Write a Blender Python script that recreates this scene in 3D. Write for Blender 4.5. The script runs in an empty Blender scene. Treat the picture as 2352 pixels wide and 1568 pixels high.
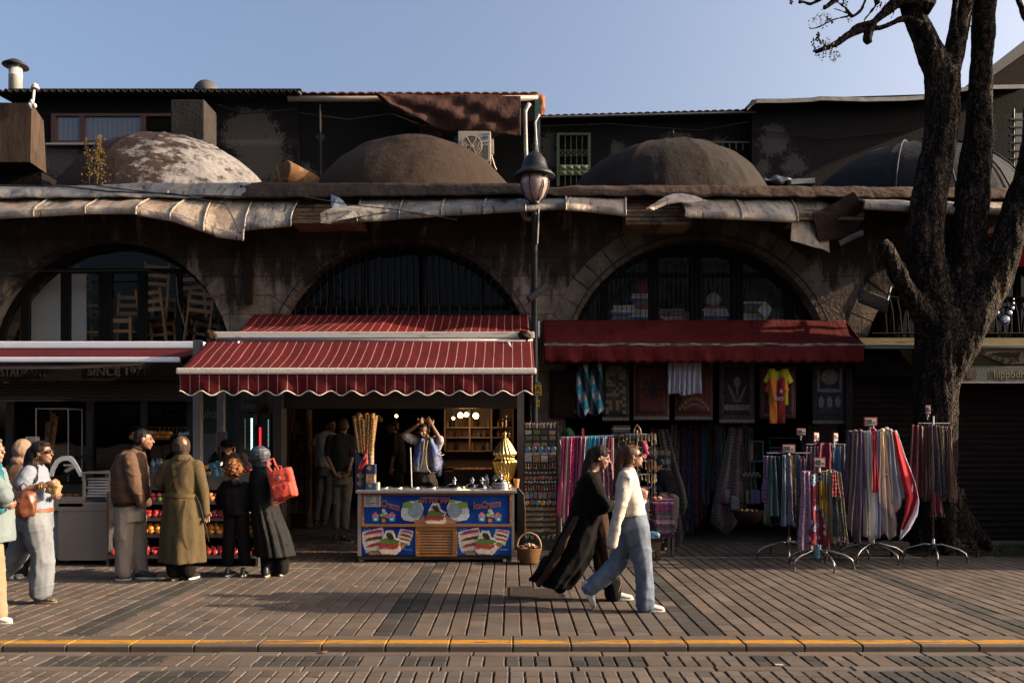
import bpy,bmesh,math,random
from mathutils import Vector,Matrix,noise
random.seed(7)
V=Vector
pi=math.pi
R=math.radians
sc=bpy.context.scene
col=sc.collection
# camera, sky, sun, exposure
cd=bpy.data.cameras.new("camera")
cam=bpy.data.objects.new("camera",cd)
col.objects.link(cam)
cam.location=(0,0,1.6)
cam.rotation_euler=(R(90),0,0)
cd.lens=28.0
cd.sensor_width=36.0
cd.shift_y=0.0966
cd.clip_start=0.05
cd.clip_end=2000
sc.camera=cam
sc.view_settings.view_transform='Standard'
sc.view_settings.look='None'
sc.view_settings.gamma=1.0
sc.view_settings.exposure=1.6
SUN_EL,SUN_AZ=21.0,-3.5
sd=V((math.cos(R(SUN_EL))*math.cos(R(SUN_AZ)),math.cos(R(SUN_EL))*math.sin(R(SUN_AZ)),math.sin(R(SUN_EL))))
w=bpy.data.worlds.new("World")
sc.world=w
w.use_nodes=True
wn=w.node_tree.nodes
sky=wn.new('ShaderNodeTexSky')
sky.sky_type='NISHITA'
sky.sun_disc=False
sky.sun_elevation=R(SUN_EL)
sky.sun_rotation=R(90-SUN_AZ)
sky.altitude=50
sky.air_density=0.8
sky.dust_density=10.0
sky.ozone_density=1.5
w.node_tree.links.new(sky.outputs[0],wn['Background'].inputs[0])
wn['Background'].inputs[1].default_value=0.112
sl=bpy.data.lights.new("sun",'SUN')
sl.energy=5.0
sl.angle=R(0.5)
sl.color=(1.0,0.77,0.54)
so=bpy.data.objects.new("sun",sl)
col.objects.link(so)
so.rotation_euler=(-sd).to_track_quat('-Z','Y').to_euler()
# measuring helpers
F,HV,EYE=1829.0,1011.0,1.6
def P(u,v,Y):
 return V(((u-1176)/F*Y,Y,EYE-(v-HV)/F*Y))
def RG(x0,y0,s):
 k=0.9408
 def f(x,y,Y):return P((x0+x/s)*k,(y0+y/s)*k,Y)
 return f
Z1=RG(0,900,2.412);Z2=RG(380,920,2.9575);Z3=RG(700,920,3.2667);Z4=RG(1240,860,2.375)
Z5=RG(1650,860,2.8);Z6=RG(2000,860,2.8)
ZC=RG(860,1190,5.7366)
ZV=RG(850,990,5.6)
ZM=RG(1270,1020,4.9)
ZF=RG(280,1000,3.9194)
ZS=RG(1480,1000,4.126)
ZT=RG(1800,0,3.1357)
# objects
def tag(o,label,cat,group=None,kind=None):
 o['label']=label;o['category']=cat
 if group:o['group']=group
 if kind:o['kind']=kind
 return o
def thing(name,label,cat,loc=(0,0,0),group=None):
 o=bpy.data.objects.new(name,None)
 o.empty_display_size=0.1
 col.objects.link(o)
 o.location=loc
 return tag(o,label,cat,group)
def origin(o):
 s=V((0,0,0))
 while o is not None:
  s+=o.location;o=o.parent
 return s
def copy_tree(o,parent=None):
 c=o.copy();col.objects.link(c)
 if parent is not None:
  c.parent=parent
 for ch in list(o.children):copy_tree(ch,c)
 return c
class MB:
 def __init__(s):s.v=[];s.f=[];s.c=[];s.cur=None
 def add(s,vs,fs):
  n=len(s.v)
  s.v+=[tuple(x)for x in vs]
  for f in fs:
   s.f.append([n+i for i in f]);s.c.append(s.cur)
 def box(s,c,d,rot=None,taper=1.0):
  c=V(c);vs=[]
  for z in(-.5,.5):
   t=taper if z>0 else 1
   for x,y in((-.5,-.5),(.5,-.5),(.5,.5),(-.5,.5)):
    p=V((x*d[0]*t,y*d[1]*t,z*d[2]))
    if rot is not None:p=rot@p
    vs.append(c+p)
  s.add(vs,[(3,2,1,0),(4,5,6,7),(0,1,5,4),(1,2,6,5),(2,3,7,6),(3,0,4,7)])
 def box2(s,a,b):
  a=V(a);b=V(b)
  s.box((a+b)/2,(abs(b.x-a.x),abs(b.y-a.y),abs(b.z-a.z)))
 def bbox(s,c,d,bv=0.01,rot=None):
  c=V(c);h=V(d)/2;bv=min(bv,h.x*.9,h.y*.9,h.z*.9)
  bm=bmesh.new()
  bmesh.ops.create_cube(bm,size=1)
  for q in bm.verts:q.co=V((q.co.x*d[0],q.co.y*d[1],q.co.z*d[2]))
  bmesh.ops.bevel(bm,geom=bm.edges[:],offset=bv,segments=2,affect='EDGES',profile=0.7)
  vs=[(c+(rot@q.co if rot is not None else q.co))for q in bm.verts]
  bm.verts.index_update()
  s.add(vs,[[q.index for q in f.verts]for f in bm.faces])
  bm.free()
 def rings(s,rings,closed=True,caps=True):
  n=len(rings[0]);base=len(s.v);vs=[]
  for r in rings:vs+=r
  fs=[]
  m=n if closed else n-1
  for i in range(len(rings)-1):
   for j in range(m):
    a=i*n+j;b=i*n+(j+1)%n
    fs.append((a,b,b+n,a+n))
  if caps and closed:
   fs.append(tuple(range(n-1,-1,-1)))
   k=(len(rings)-1)*n
   fs.append(tuple(range(k,k+n)))
  s.add(vs,fs)
 def loft(s,secs,n=16,caps=True,fold=None):
  rs=[]
  for k,q in enumerate(secs):
   c,a,b=V(q[0]),V(q[1]),V(q[2]);amp=q[3]if len(q)>3 else 0
   r=[]
   for i in range(n):
    t=2*pi*i/n
    m=1+(amp*fold(t,k)if fold and amp else 0)
    r.append(c+a*math.cos(t)*m+b*math.sin(t)*m)
   rs.append(r)
  s.rings(rs,True,caps)
 def tube(s,pts,rad,n=10,caps=True):
  pts=[V(p)for p in pts]
  if not isinstance(rad,(list,tuple)):rad=[rad]*len(pts)
  prev=None;rs=[]
  for i,p in enumerate(pts):
   if i==0:d=pts[1]-p
   elif i==len(pts)-1:d=p-pts[i-1]
   else:d=(pts[i+1]-p).normalized()+(p-pts[i-1]).normalized()
   if d.length<1e-9:d=V((0,0,1))
   d.normalize()
   if prev is None:
    h=V((0,0,1))if abs(d.z)<.9 else V((1,0,0))
    a=d.cross(h).normalized()
   else:
    a=prev-d*prev.dot(d)
    a=a.normalized()if a.length>1e-6 else d.orthogonal().normalized()
   b=d.cross(a);prev=a
   rs.append([p+(a*math.cos(2*pi*j/n)+b*math.sin(2*pi*j/n))*rad[i]for j in range(n)])
  s.rings(rs,True,caps)
 def cone(s,p0,p1,r0,r1,n=12):
  p0=V(p0);p1=V(p1);d=p1-p0;L=d.length
  if L<1e-6:d=V((0,0,1));L=1e-6
  d=d/L
  pts=[];rad=[]
  for t in(-90,-60,-30):pts.append(p0+d*r0*math.sin(R(t)));rad.append(max(1e-4,r0*math.cos(R(t))))
  for k in(0,.5,1):pts.append(p0+d*L*k);rad.append(r0+(r1-r0)*k)
  for t in(30,60,90):pts.append(p1+d*r1*math.sin(R(t)));rad.append(max(1e-4,r1*math.cos(R(t))))
  s.tube(pts,rad,n)
 def ell(s,c,r,rot=None,n=14,m=9):
  c=V(c);rs=[]
  for i in range(m):
   t=-pi/2+pi*(i+(.12 if i==0 else(-.12 if i==m-1 else 0)))/(m-1)
   ring=[]
   for j in range(n):
    a=2*pi*j/n
    p=V((r[0]*math.cos(t)*math.cos(a),r[1]*math.cos(t)*math.sin(a),r[2]*math.sin(t)))
    ring.append(c+(rot@p if rot is not None else p))
   rs.append(ring)
  s.rings(rs)
 def lathe(s,prof,c=(0,0,0),n=20,axis=None,flute=None):
  c=V(c);rs=[]
  for r,z in prof:
   ring=[]
   for j in range(n):
    a=2*pi*j/n
    rr=r*(flute(a,z)if flute else 1)
    p=V((rr*math.cos(a),rr*math.sin(a),z))
    ring.append(c+(axis@p if axis is not None else p))
   rs.append(ring)
  s.rings(rs)
 def grid(s,fn,nu,nv):
  vs=[fn(i/nu,j/nv)for j in range(nv+1)for i in range(nu+1)]
  fs=[]
  for j in range(nv):
   for i in range(nu):
    a=j*(nu+1)+i
    fs.append((a,a+1,a+nu+2,a+nu+1))
  s.add(vs,fs)
 def prism(s,poly,d):
  d=V(d);n=len(poly)
  s.add([V(p)for p in poly]+[V(p)+d for p in poly],[tuple(range(n)),tuple(range(2*n-1,n-1,-1))]+[(i,i+n,(i+1)%n+n,(i+1)%n)for i in range(n)])
 def build(s,name,m,parent=None,smooth=False,solid=0,mods=None,off=None):
  me=bpy.data.meshes.new(name)
  o0=origin(parent)if parent is not None else V((0,0,0))
  if off is not None:o0=o0+V(off)
  me.from_pydata([(x-o0 .x,y-o0 .y,z-o0 .z)for x,y,z in s.v],[],s.f)
  if any(c is not None for c in s.c):
   at=me.color_attributes.new('Col','FLOAT_COLOR','CORNER')
   k=0
   for p in me.polygons:
    c=s.c[p.index]or(1,1,1)
    for _ in p.loop_indices:
     at.data[k].color=(c[0],c[1],c[2],1);k+=1
  me.materials.append(m)
  if smooth:
   for p in me.polygons:p.use_smooth=True
  o=bpy.data.objects.new(name,me)
  if off is not None and parent is None:o.location=off
  col.objects.link(o)
  if parent is not None:o.parent=parent
  if solid:
   q=o.modifiers.new('solid','SOLIDIFY');q.thickness=solid;q.offset=0
  return o
 def blob(s,name,m,parent=None,voxel=.012,smooth=6,fac=.5,disp=None):
  me=bpy.data.meshes.new('tmp');me.from_pydata(s.v,[],s.f)
  o=bpy.data.objects.new('tmp',me);col.objects.link(o)
  bm=bmesh.new();bm.from_mesh(me)
  bmesh.ops.recalc_face_normals(bm,faces=bm.faces[:]);bm.to_mesh(me);bm.free()
  r=o.modifiers.new('r','REMESH');r.mode='VOXEL';r.voxel_size=voxel;r.adaptivity=0
  if smooth:
   q=o.modifiers.new('s','SMOOTH');q.factor=fac;q.iterations=smooth
  dg=bpy.context.evaluated_depsgraph_get()
  ev=o.evaluated_get(dg)
  out=bpy.data.meshes.new_from_object(ev)
  bpy.data.objects.remove(o);bpy.data.meshes.remove(me)
  if disp:
   ns=[v.normal.copy()for v in out.vertices]
   for v,nn in zip(out.vertices,ns):
    v.co=v.co+nn*disp(v.co)
  o0=origin(parent)if parent is not None else V((0,0,0))
  for v in out.vertices:v.co-=o0
  out.materials.clear();out.materials.append(m)
  for p in out.polygons:p.use_smooth=True
  out.name=name
  ob=bpy.data.objects.new(name,out);col.objects.link(ob)
  if parent is not None:ob.parent=parent
  return ob
def text_obj(txt,name,m,parent,pos,height,rot=(R(90),0,0),align='LEFT',bold=0.0,depth=0.002,shear=0,sx=1.0,spacing=1.0):
 cu=bpy.data.curves.new('t','FONT');cu.body=txt;cu.size=height/0.7
 cu.extrude=depth;cu.offset=bold;cu.align_x=align;cu.shear=shear;cu.space_character=spacing
 cu.resolution_u=3
 o=bpy.data.objects.new('t',cu);col.objects.link(o)
 dg=bpy.context.evaluated_depsgraph_get()
 me=bpy.data.meshes.new_from_object(o.evaluated_get(dg))
 bpy.data.objects.remove(o)
 M=Matrix.Translation(V(pos))@__import__('mathutils').Euler(rot).to_matrix().to_4x4()@Matrix.Diagonal((sx,1,1,1))
 me.transform(M)
 o0=origin(parent)if parent is not None else V((0,0,0))
 me.transform(Matrix.Translation(-o0))
 me.materials.clear();me.materials.append(m)
 ob=bpy.data.objects.new(name,me);col.objects.link(ob)
 if parent is not None:ob.parent=parent
 return ob
MC={}
ALB=.46
def kc(c):return tuple(q*ALB for q in c[:3])
def mat(name,c=(.5,.5,.5),rough=.8,metal=0,var=.15,scale=4,bump=.15,bscale=40,attr=False,c2=None,cut=.5,soft=.2,emit=0,spec=.5,stretch=(1,1,1),coat=0,alpha=None,sheen=0,bdist=.02):
 if name in MC:return MC[name]
 if metal<.7 and not emit:
  c=kc(c);c2=kc(c2)if c2 else None
 m=bpy.data.materials.new(name);m.use_nodes=True;MC[name]=m
 nt=m.node_tree;N=nt.nodes;L=nt.links
 b=N['Principled BSDF']
 tc=N.new('ShaderNodeTexCoord');mp=N.new('ShaderNodeMapping');mp.inputs['Scale'].default_value=stretch
 L.new(tc.outputs['Object'],mp.inputs['Vector'])
 n1=N.new('ShaderNodeTexNoise');n1 .inputs['Scale'].default_value=scale;n1 .inputs['Detail'].default_value=6
 n1 .inputs['Roughness'].default_value=.65
 L.new(mp.outputs[0],n1 .inputs['Vector'])
 if c2 is None:
  mr=N.new('ShaderNodeMapRange');mr.inputs['From Min'].default_value=.3;mr.inputs['From Max'].default_value=.7
  mr.inputs['To Min'].default_value=1-var;mr.inputs['To Max'].default_value=1+var
  L.new(n1 .outputs['Fac'],mr.inputs['Value'])
  mx=N.new('ShaderNodeVectorMath');mx.operation='SCALE';mx.inputs[0].default_value=c[:3]
  L.new(mr.outputs[0],mx.inputs['Scale'])
  out=mx.outputs[0]
 else:
  mr=N.new('ShaderNodeMapRange');mr.interpolation_type='SMOOTHSTEP'
  mr.inputs['From Min'].default_value=cut-soft;mr.inputs['From Max'].default_value=cut+soft
  L.new(n1 .outputs['Fac'],mr.inputs['Value'])
  mx=N.new('ShaderNodeMixRGB');mx.inputs[1].default_value=(*c[:3],1);mx.inputs[2].default_value=(*c2[:3],1)
  L.new(mr.outputs[0],mx.inputs[0]);out=mx.outputs[0]
 if attr:
  at=N.new('ShaderNodeAttribute');at.attribute_name='Col'
  mm=N.new('ShaderNodeVectorMath');mm.operation='MULTIPLY'
  L.new(out,mm.inputs[0]);L.new(at.outputs['Color'],mm.inputs[1]);out=mm.outputs[0]
 L.new(out,b.inputs['Base Color'])
 b.inputs['Roughness'].default_value=rough;b.inputs['Metallic'].default_value=metal
 b.inputs['Specular IOR Level'].default_value=.12 if rough>=.75 and spec==.5 else spec
 if coat:b.inputs['Coat Weight'].default_value=coat
 if sheen:b.inputs['Sheen Weight'].default_value=sheen
 if emit:
  b.inputs['Emission Color'].default_value=(*c[:3],1);b.inputs['Emission Strength'].default_value=emit
 if bump:
  n2=N.new('ShaderNodeTexNoise');n2 .inputs['Scale'].default_value=bscale;n2 .inputs['Detail'].default_value=4
  L.new(mp.outputs[0],n2 .inputs['Vector'])
  bp=N.new('ShaderNodeBump');bp.inputs['Strength'].default_value=bump;bp.inputs['Distance'].default_value=bdist
  L.new(n2 .outputs['Fac'],bp.inputs['Height']);L.new(bp.outputs[0],b.inputs['Normal'])
 if alpha is not None:b.inputs['Alpha'].default_value=alpha
 return m
def node(nt,t,**k):
 n=nt.nodes.new(t)
 for a,b in k.items():
  if a.startswith('i_'):n.inputs[a[2:].replace('_',' ')].default_value=b
  else:setattr(n,a,b)
 return n
def math_n(nt,op,a,b=None,c=None):
 n=nt.nodes.new('ShaderNodeMath');n.operation=op
 for i,x in enumerate((a,b,c)):
  if x is None:continue
  if hasattr(x,'is_output')or hasattr(x,'links'):nt.links.new(x,n.inputs[i])
  else:n.inputs[i].default_value=x
 return n.outputs[0]
def mixc(nt,f,a,b):
 n=nt.nodes.new('ShaderNodeMixRGB')
 for i,x in enumerate((f,a,b)):
  if hasattr(x,'links'):nt.links.new(x,n.inputs[i])
  elif i==0:n.inputs[0].default_value=x
  else:n.inputs[i].default_value=(*kc(x),1)
 return n.outputs[0]
def newmat(name,rough=.8,metal=0):
 m=bpy.data.materials.new(name);m.use_nodes=True
 nt=m.node_tree;b=nt.nodes['Principled BSDF']
 b.inputs['Roughness'].default_value=rough;b.inputs['Metallic'].default_value=metal
 if rough>=.7:b.inputs['Specular IOR Level'].default_value=.12
 tc=nt.nodes.new('ShaderNodeTexCoord')
 return m,nt,b,tc.outputs['Object']
def nz(nt,vec,scale,detail=5,rough=.6):
 n=nt.nodes.new('ShaderNodeTexNoise');n.inputs['Scale'].default_value=scale
 n.inputs['Detail'].default_value=detail;n.inputs['Roughness'].default_value=rough
 nt.links.new(vec,n.inputs['Vector']);return n.outputs['Fac']
def step(nt,x,lo,hi):
 n=nt.nodes.new('ShaderNodeMapRange');n.interpolation_type='SMOOTHSTEP'
 n.inputs['From Min'].default_value=lo;n.inputs['From Max'].default_value=hi
 nt.links.new(x,n.inputs['Value']);return n.outputs[0]
def mapv(nt,vec,s=(1,1,1),r=(0,0,0)):
 n=nt.nodes.new('ShaderNodeMapping');n.inputs['Scale'].default_value=s;n.inputs['Rotation'].default_value=r
 nt.links.new(vec,n.inputs['Vector']);return n.outputs[0]
def bumpn(nt,h,b,strength=.5,dist=.01):
 n=nt.nodes.new('ShaderNodeBump');n.inputs['Strength'].default_value=strength;n.inputs['Distance'].default_value=dist
 nt.links.new(h,n.inputs['Height']);nt.links.new(n.outputs[0],b.inputs['Normal'])
def sep(nt,vec):
 n=nt.nodes.new('ShaderNodeSeparateXYZ');nt.links.new(vec,n.inputs[0]);return n.outputs
def struct(o,label=None):
 o['kind']='structure'
 return o
m_joint=mat('joint_dirt',(.022,.016,.012),.95,var=.3,scale=12)
m_paver=mat('paver',(.155,.125,.106),.85,var=.24,scale=1.6,bump=.5,bscale=90,attr=True,bdist=.006)
b=MB();b.add([(-400,-300,-.09),(400,-300,-.09),(400,500,-.09),(-400,500,-.09)],[(0,1,2,3)])
struct(b.build('ground',mat('ground_dirt',(.16,.13,.11),.95,scale=.5)))
b=MB();b.add([(-40,-20,-.072),(40,-20,-.072),(40,6.24,-.072),(-40,6.24,-.072)],[(0,1,2,3)])
struct(b.build('road_bed',m_joint))
b=MB();b.box2((-40,6.30,-.085),(40,17.5,-.022))
struct(b.build('pavement_bed',m_joint))
def paver(b,x0,x1,y0,y1,z,bv=.006,h=.03,tilt=.0016):
 zz=z+random.uniform(-tilt,tilt)
 tx=random.uniform(-tilt,tilt);ty=random.uniform(-tilt,tilt)
 j=.0015
 x0+=random.uniform(-j,j);x1+=random.uniform(-j,j);y0+=random.uniform(-j,j);y1+=random.uniform(-j,j)
 o=[(x0,y0,zz-h),(x1,y0,zz-h),(x1,y1,zz-h),(x0,y1,zz-h)]
 s=[(x0,y0,zz-bv-tx-ty),(x1,y0,zz-bv+tx-ty),(x1,y1,zz-bv+tx+ty),(x0,y1,zz-bv-tx+ty)]
 t=[(x0+bv,y0+bv,zz-tx-ty),(x1-bv,y0+bv,zz+tx-ty),(x1-bv,y1-bv,zz+tx+ty),(x0+bv,y1-bv,zz-tx+ty)]
 fs=[(8,9,10,11)]
 for i in range(4):
  k=(i+1)%4
  fs+=[(i,k,4+k,4+i),(4+i,4+k,8+k,8+i)]
 b.add(o+s+t,fs)
def pcol(dark=0):
 g=random.uniform(.80,1.14);r=random.uniform(-.05,.06)
 if dark:return(g*.48,g*.55,g*.6)
 return(g*(1+r),g,g*(1-r))
rnd=random.Random(3)
random.seed(3)
W=.153;GAP=.0145
b=MB()
DARK=[-6.28,-3.63,-.98,1.67,4.32,6.97]
x=-10.02
while x<10.2:
 dk=any(abs(x+W/2-d)<W*1.02 for d in DARK)
 y=6.535+GAP;L=.232;first=True;ph=random.choice((.0,.33,.5,.66))
 while y<12.9:
  l=L*(ph if first and ph else 1);first=False
  if l>.05:
   hole=(-.02<x+W/2<.60 and 8.0<y+l/2<8.75)or(x>5.55 and 11.02<y+l/2<12.2 and x<8.2)
   if not hole:
    b.cur=pcol(dk and random.random()<.93)
    paver(b,x+GAP/2,x+W-GAP/2,y,y+l-.009,0)
  y+=l
 x+=W
struct(b.build('pavement',m_paver))
b=MB();b.box2((-9.5,12.45,-.02),(9.5,17.4,.012))
struct(b.build('shop_floor',mat('shop_floor',(.10,.08,.065),.6,var=.2)))
b=MB()
for(x0,x1,y)in((1.95,5.6,10.88),(-6.0,-5.0,9.92),(-2.9,-2.4,9.95)):
 b.box2((x0,y,-.001),(x1,y+.022,.005))
struct(b.build('paving_strip',mat('steel_strip',(.55,.5,.48),.4,var=.3,scale=20)))
b=MB();random.seed(5)
y=6.225;band=0
while y>2.6:
 if band%2==0:
  w_=.118;x=-8+random.random()*.4
  L=.497
  while x<8:
   b.cur=pcol(0);paver(b,x,x+L-.010,y-w_+.005,y-.005,-.047,bv=.008);x+=L
  y-=w_
 else:
  w_=.285;x=-8+random.random()*.3
  while x<8:
   q=random.random()
   if q<.16 and band==1:
    b.cur=pcol(0);paver(b,x,x+.152,y-w_+.005,y-.005,-.047,bv=.008);x+=.162
   else:
    dk=(noise.noise(V((x*1.1,band*3.1,0)))>-.12)if band==1 else(noise.noise(V((x*.9,band*3.1,0)))>.12)
    for k in range(2):
     b.cur=pcol(dk);paver(b,x,x+.1,y-.005-(k+1)*w_/2+.008,y-.005-k*w_/2,-.047,bv=.008)
    x+=.11
  y-=w_
 band+=1
struct(b.build('road',m_paver))
m,nt,bs,oc=newmat('kerb_stone',.85)
s=sep(nt,oc)
n1=nz(nt,oc,14);n2=nz(nt,mapv(nt,oc,(1.2,9,9)),5,8,.75);n3=nz(nt,mapv(nt,oc,(.5,5,5)),1.7,2)
basec=mixc(nt,n1,(.10,.08,.065),(.18,.145,.12))
band=math_n(nt,'MULTIPLY',step(nt,s[1],6.262,6.272),math_n(nt,'SUBTRACT',1.0,step(nt,s[1],6.375,6.39)))
wear=step(nt,math_n(nt,'ADD',math_n(nt,'MULTIPLY',n2,.7),math_n(nt,'MULTIPLY',n3,.45)),.50,.57)
fac=math_n(nt,'MULTIPLY',band,wear)
yc=mixc(nt,n1,(.50,.22,.015),(.70,.34,.03))
nt.links.new(mixc(nt,fac,basec,yc),bs.inputs['Base Color'])
bumpn(nt,nz(nt,oc,120),bs,.3,.004)
b=MB();x=-.03
def kerbstone(x0,x1):
 prof=[(6.225,-.08),(6.225,-.012),(6.232,-.002),(6.252,.004),(6.515,.004),(6.528,-.004),(6.528,-.08)]
 rs=[]
 e=.007
 for xx,ins in((x0,e),(x0+e,0),(x1-e,0),(x1,e)):
  rs.append([V((xx,yy+(ins if k<4 else-ins),zz-(ins if zz>-.05 else 0)))for k,(yy,zz)in enumerate(prof)])
 b.rings(rs,True,True)
xx=.01
while xx<13:kerbstone(xx,xx+.448);xx+=.456
xx=.01
while xx>-13:kerbstone(xx-.499,xx-.008);xx-=.499
struct(b.build('kerb',m))
t=thing('manhole_cover','rectangular cast iron grating cover set in the paving behind the walking women','manhole cover',(.29,8.38,0))
m_iron=mat('cast_iron',(.07,.055,.045),.85,0,var=.4,scale=15)
b=MB();b.box2((-.14,7.82,-.02),(.76,8.9,-.010));b.build('surround',mat('cover_surround',(.10,.078,.064),.9,scale=12),t)
b=MB();b.box2((-.01,8.03,-.009),(.60,8.73,-.005));b.build('cover_plate',m_iron,t)
b=MB()
for i in range(17):
 for j in range(20):
  x=.02+i*.035+(.0175 if j%2 else 0);y=8.055+j*.0345
  b.lathe([(.011,-.005),(.009,-.001),(.001,0)],(x,y,0),6)
b.build('tread',m_iron,t)
b=MB()
for a_,c_ in(((-.02,8.02,-.02),(.61,8.035,.003)),((-.02,8.725,-.02),(.61,8.74,.003)),((-.02,8.036,-.02),(-.008,8.724,.002)),((.598,8.036,-.02),(.61,8.724,.002))):
 b.box2(a_,c_)
b.build('frame',m_iron,t)
random.seed(11)
ml=mat('litter',(.62,.58,.52),.7);mleaf=mat('dead_leaf',(.22,.07,.03),.7)
for k,(u,v,mm,nm)in enumerate(((817,1347,ml,'cigarette_end'),(1610,1487,ml,'cigarette_end'),(1790,1489,ml,'paper_scrap'),(1790,1528,ml,'paper_scrap'),(1126,1287,mleaf,'fallen_leaf'),(478,1424,mleaf,'fallen_leaf'),(742,1499,mleaf,'fallen_leaf'),(955,1402,mleaf,'fallen_leaf'),(1712,1487,mleaf,'fallen_leaf'),(546,1345,mleaf,'fallen_leaf'))):
 z=-.047 if v>1484 else 0.0
 Y=(EYE-z)*F/(v-HV);p=P(u,v,Y);p.z=z+.004
 b=MB();a=random.random()*3
 if nm=='fallen_leaf':
  q=[]
  for i in range(9):
   t_=2*pi*i/9;rr=.03*(1+.4*math.cos(3*t_))
   q.append(p+V((rr*math.cos(t_+a),rr*.7*math.sin(t_+a),.006*math.sin(2*t_)+.006)))
  b.prism(q,(0,0,.0015))
 elif nm=='paper_scrap':
  b.grid(lambda s_,t_:p+V(((s_-.5)*.06,(t_-.5)*.035,.003+.006*abs(math.sin(5*s_+t_*2)))),5,3)
 else:
  b.tube([p+V((-.02,0,.004)),p+V((.02,.01,.004))],.004,6)
 where='on the road setts' if z<0 else 'on the sunlit paving'
 side='left of the lamp post' if u<1228 else 'right of the lamp post'
 o=b.build(nm,mm,off=p)
 tag(o,{'fallen_leaf':'small brown dead leaf','paper_scrap':'white crumpled paper scrap','cigarette_end':'small white cigarette end'}[nm]+' lying '+where+', '+side,'litter','litter and leaves on the ground')
def stone_mat(name,ca,cb,soot,bw=.55,bh=.3):
 m,nt,bs,oc=newmat(name,.92)
 s=sep(nt,oc)
 cmb=node(nt,'ShaderNodeCombineXYZ');nt.links.new(s[0],cmb.inputs[0]);nt.links.new(s[2],cmb.inputs[1])
 wob=node(nt,'ShaderNodeVectorMath',operation='ADD')
 nn=node(nt,'ShaderNodeTexNoise');nn.inputs['Scale'].default_value=3
 nt.links.new(oc,nn.inputs['Vector'])
 sc_=node(nt,'ShaderNodeVectorMath',operation='SCALE');sc_.inputs['Scale'].default_value=.05
 nt.links.new(nn.outputs['Color'],sc_.inputs[0]);nt.links.new(cmb.outputs[0],wob.inputs[0]);nt.links.new(sc_.outputs[0],wob.inputs[1])
 br=node(nt,'ShaderNodeTexBrick');br.inputs['Scale'].default_value=1;br.inputs['Brick Width'].default_value=bw
 br.inputs['Row Height'].default_value=bh;br.inputs['Mortar Size'].default_value=.012;br.inputs['Mortar Smooth'].default_value=.4
 br.inputs['Color1'].default_value=(.88,.86,.84,1);br.inputs['Color2'].default_value=(1.1,1.1,1.1,1);br.inputs['Mortar'].default_value=(.72,.72,.72,1)
 nt.links.new(wob.outputs[0],br.inputs['Vector'])
 n1=nz(nt,oc,2.2,8,.7);n2=nz(nt,mapv(nt,oc,(3,3,.7)),1.3,7,.7);n3=nz(nt,oc,30,3)
 c=mixc(nt,step(nt,n1,.35,.65),ca,cb)
 mu=node(nt,'ShaderNodeMixRGB',blend_type='MULTIPLY');mu.inputs[0].default_value=1
 nt.links.new(c,mu.inputs[1]);nt.links.new(br.outputs['Color'],mu.inputs[2])
 hgt=step(nt,s[2],3.4,4.7)
 so_=step(nt,math_n(nt,'ADD',math_n(nt,'MULTIPLY',hgt,.24),n2),.53,.70)
 c2=mixc(nt,math_n(nt,'MULTIPLY',so_,.86),mu.outputs[0],soot)
 nt.links.new(c2,bs.inputs['Base Color'])
 hh=math_n(nt,'ADD',math_n(nt,'MULTIPLY',n1,.8),math_n(nt,'ADD',math_n(nt,'MULTIPLY',n3,.35),math_n(nt,'MULTIPLY',br.outputs['Fac'],-.5)))
 bumpn(nt,hh,bs,.9,.03)
 return m
m_stone=stone_mat('arcade_stone',(.17,.13,.105),(.38,.30,.25),(.018,.013,.010))
m_vous=mat('arch_stone',(.125,.098,.078),.92,var=.5,scale=3,bump=.7,bscale=14,attr=True,bdist=.03)
m_soot=mat('soot_wall',(.013,.011,.011),.95,var=.5,scale=3,bump=.5,bscale=12)
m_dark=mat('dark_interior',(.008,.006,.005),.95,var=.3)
m_black=mat('black_metal',(.014,.013,.013),.6,0,var=.2,spec=.2)
WY=12.5
bld=thing('arcade_building','long sooty stone arcade with four arches and shops below, under leaking lead eaves','building',(0,WY,0))
ARC=[(-6.36,2.78,1.98),(-1.715,2.65,2.09),(2.93,2.68,2.09),(7.58,2.68,2.09),(12.2,2.68,2.09),(-11.0,2.68,2.09)]
TOP=5.42
b=MB()
xs=sorted(ARC)
edges=[-14.0]
for i in range(len(xs)-1):edges.append((xs[i][0]+xs[i+1][0])/2)
edges.append(15.0)
for i,(cx,cz,r)in enumerate(xs):
 x0,x1=edges[i],edges[i+1]
 pts=[(cx+r*math.cos(R(180-k*6)),cz+r*math.sin(R(180-k*6)))for k in range(31)]
 for k in range(30):
  (ax,az),(bx,bz)=pts[k],pts[k+1]
  b.add([(ax,WY,az),(bx,WY,bz),(bx,WY,TOP),(ax,WY,TOP)],[(0,1,2,3)])
  b.add([(ax,WY,az),(ax,WY+.75,az),(bx,WY+.75,bz),(bx,WY,bz)],[(0,1,2,3)])
 b.box2((x0,WY,0),(cx-r,WY+.75,TOP));b.box2((cx+r,WY,0),(x1,WY+.75,TOP))
b.build('wall',m_stone,bld)
random.seed(21)
for(cx,cz,r)in ARC[:4]:
 b=MB();a=0.0
 while a<180:
  da=min(180-a,random.uniform(6.5,8.5));g=.25
  q=[]
  ro=.36
  for(rr,aa)in((r-.012,a+g),(r+ro,a+g),(r+ro,a+da-g),(r-.012,a+da-g)):
   q.append(V((cx+rr*math.cos(R(aa)),WY-.006-random.random()*.008,cz+rr*math.sin(R(aa)))))
  y=min(p.y for p in q)
  for p in q:p.y=y
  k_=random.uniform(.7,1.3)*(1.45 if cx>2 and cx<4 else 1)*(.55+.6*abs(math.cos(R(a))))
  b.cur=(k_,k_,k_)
  if max(p.z for p in q)<TOP-.05:
   b.prism(q,(0,.18,0))
  a+=da
 b.build('arch_ring',m_vous if 2<cx<4 else m_stone,bld)
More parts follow.
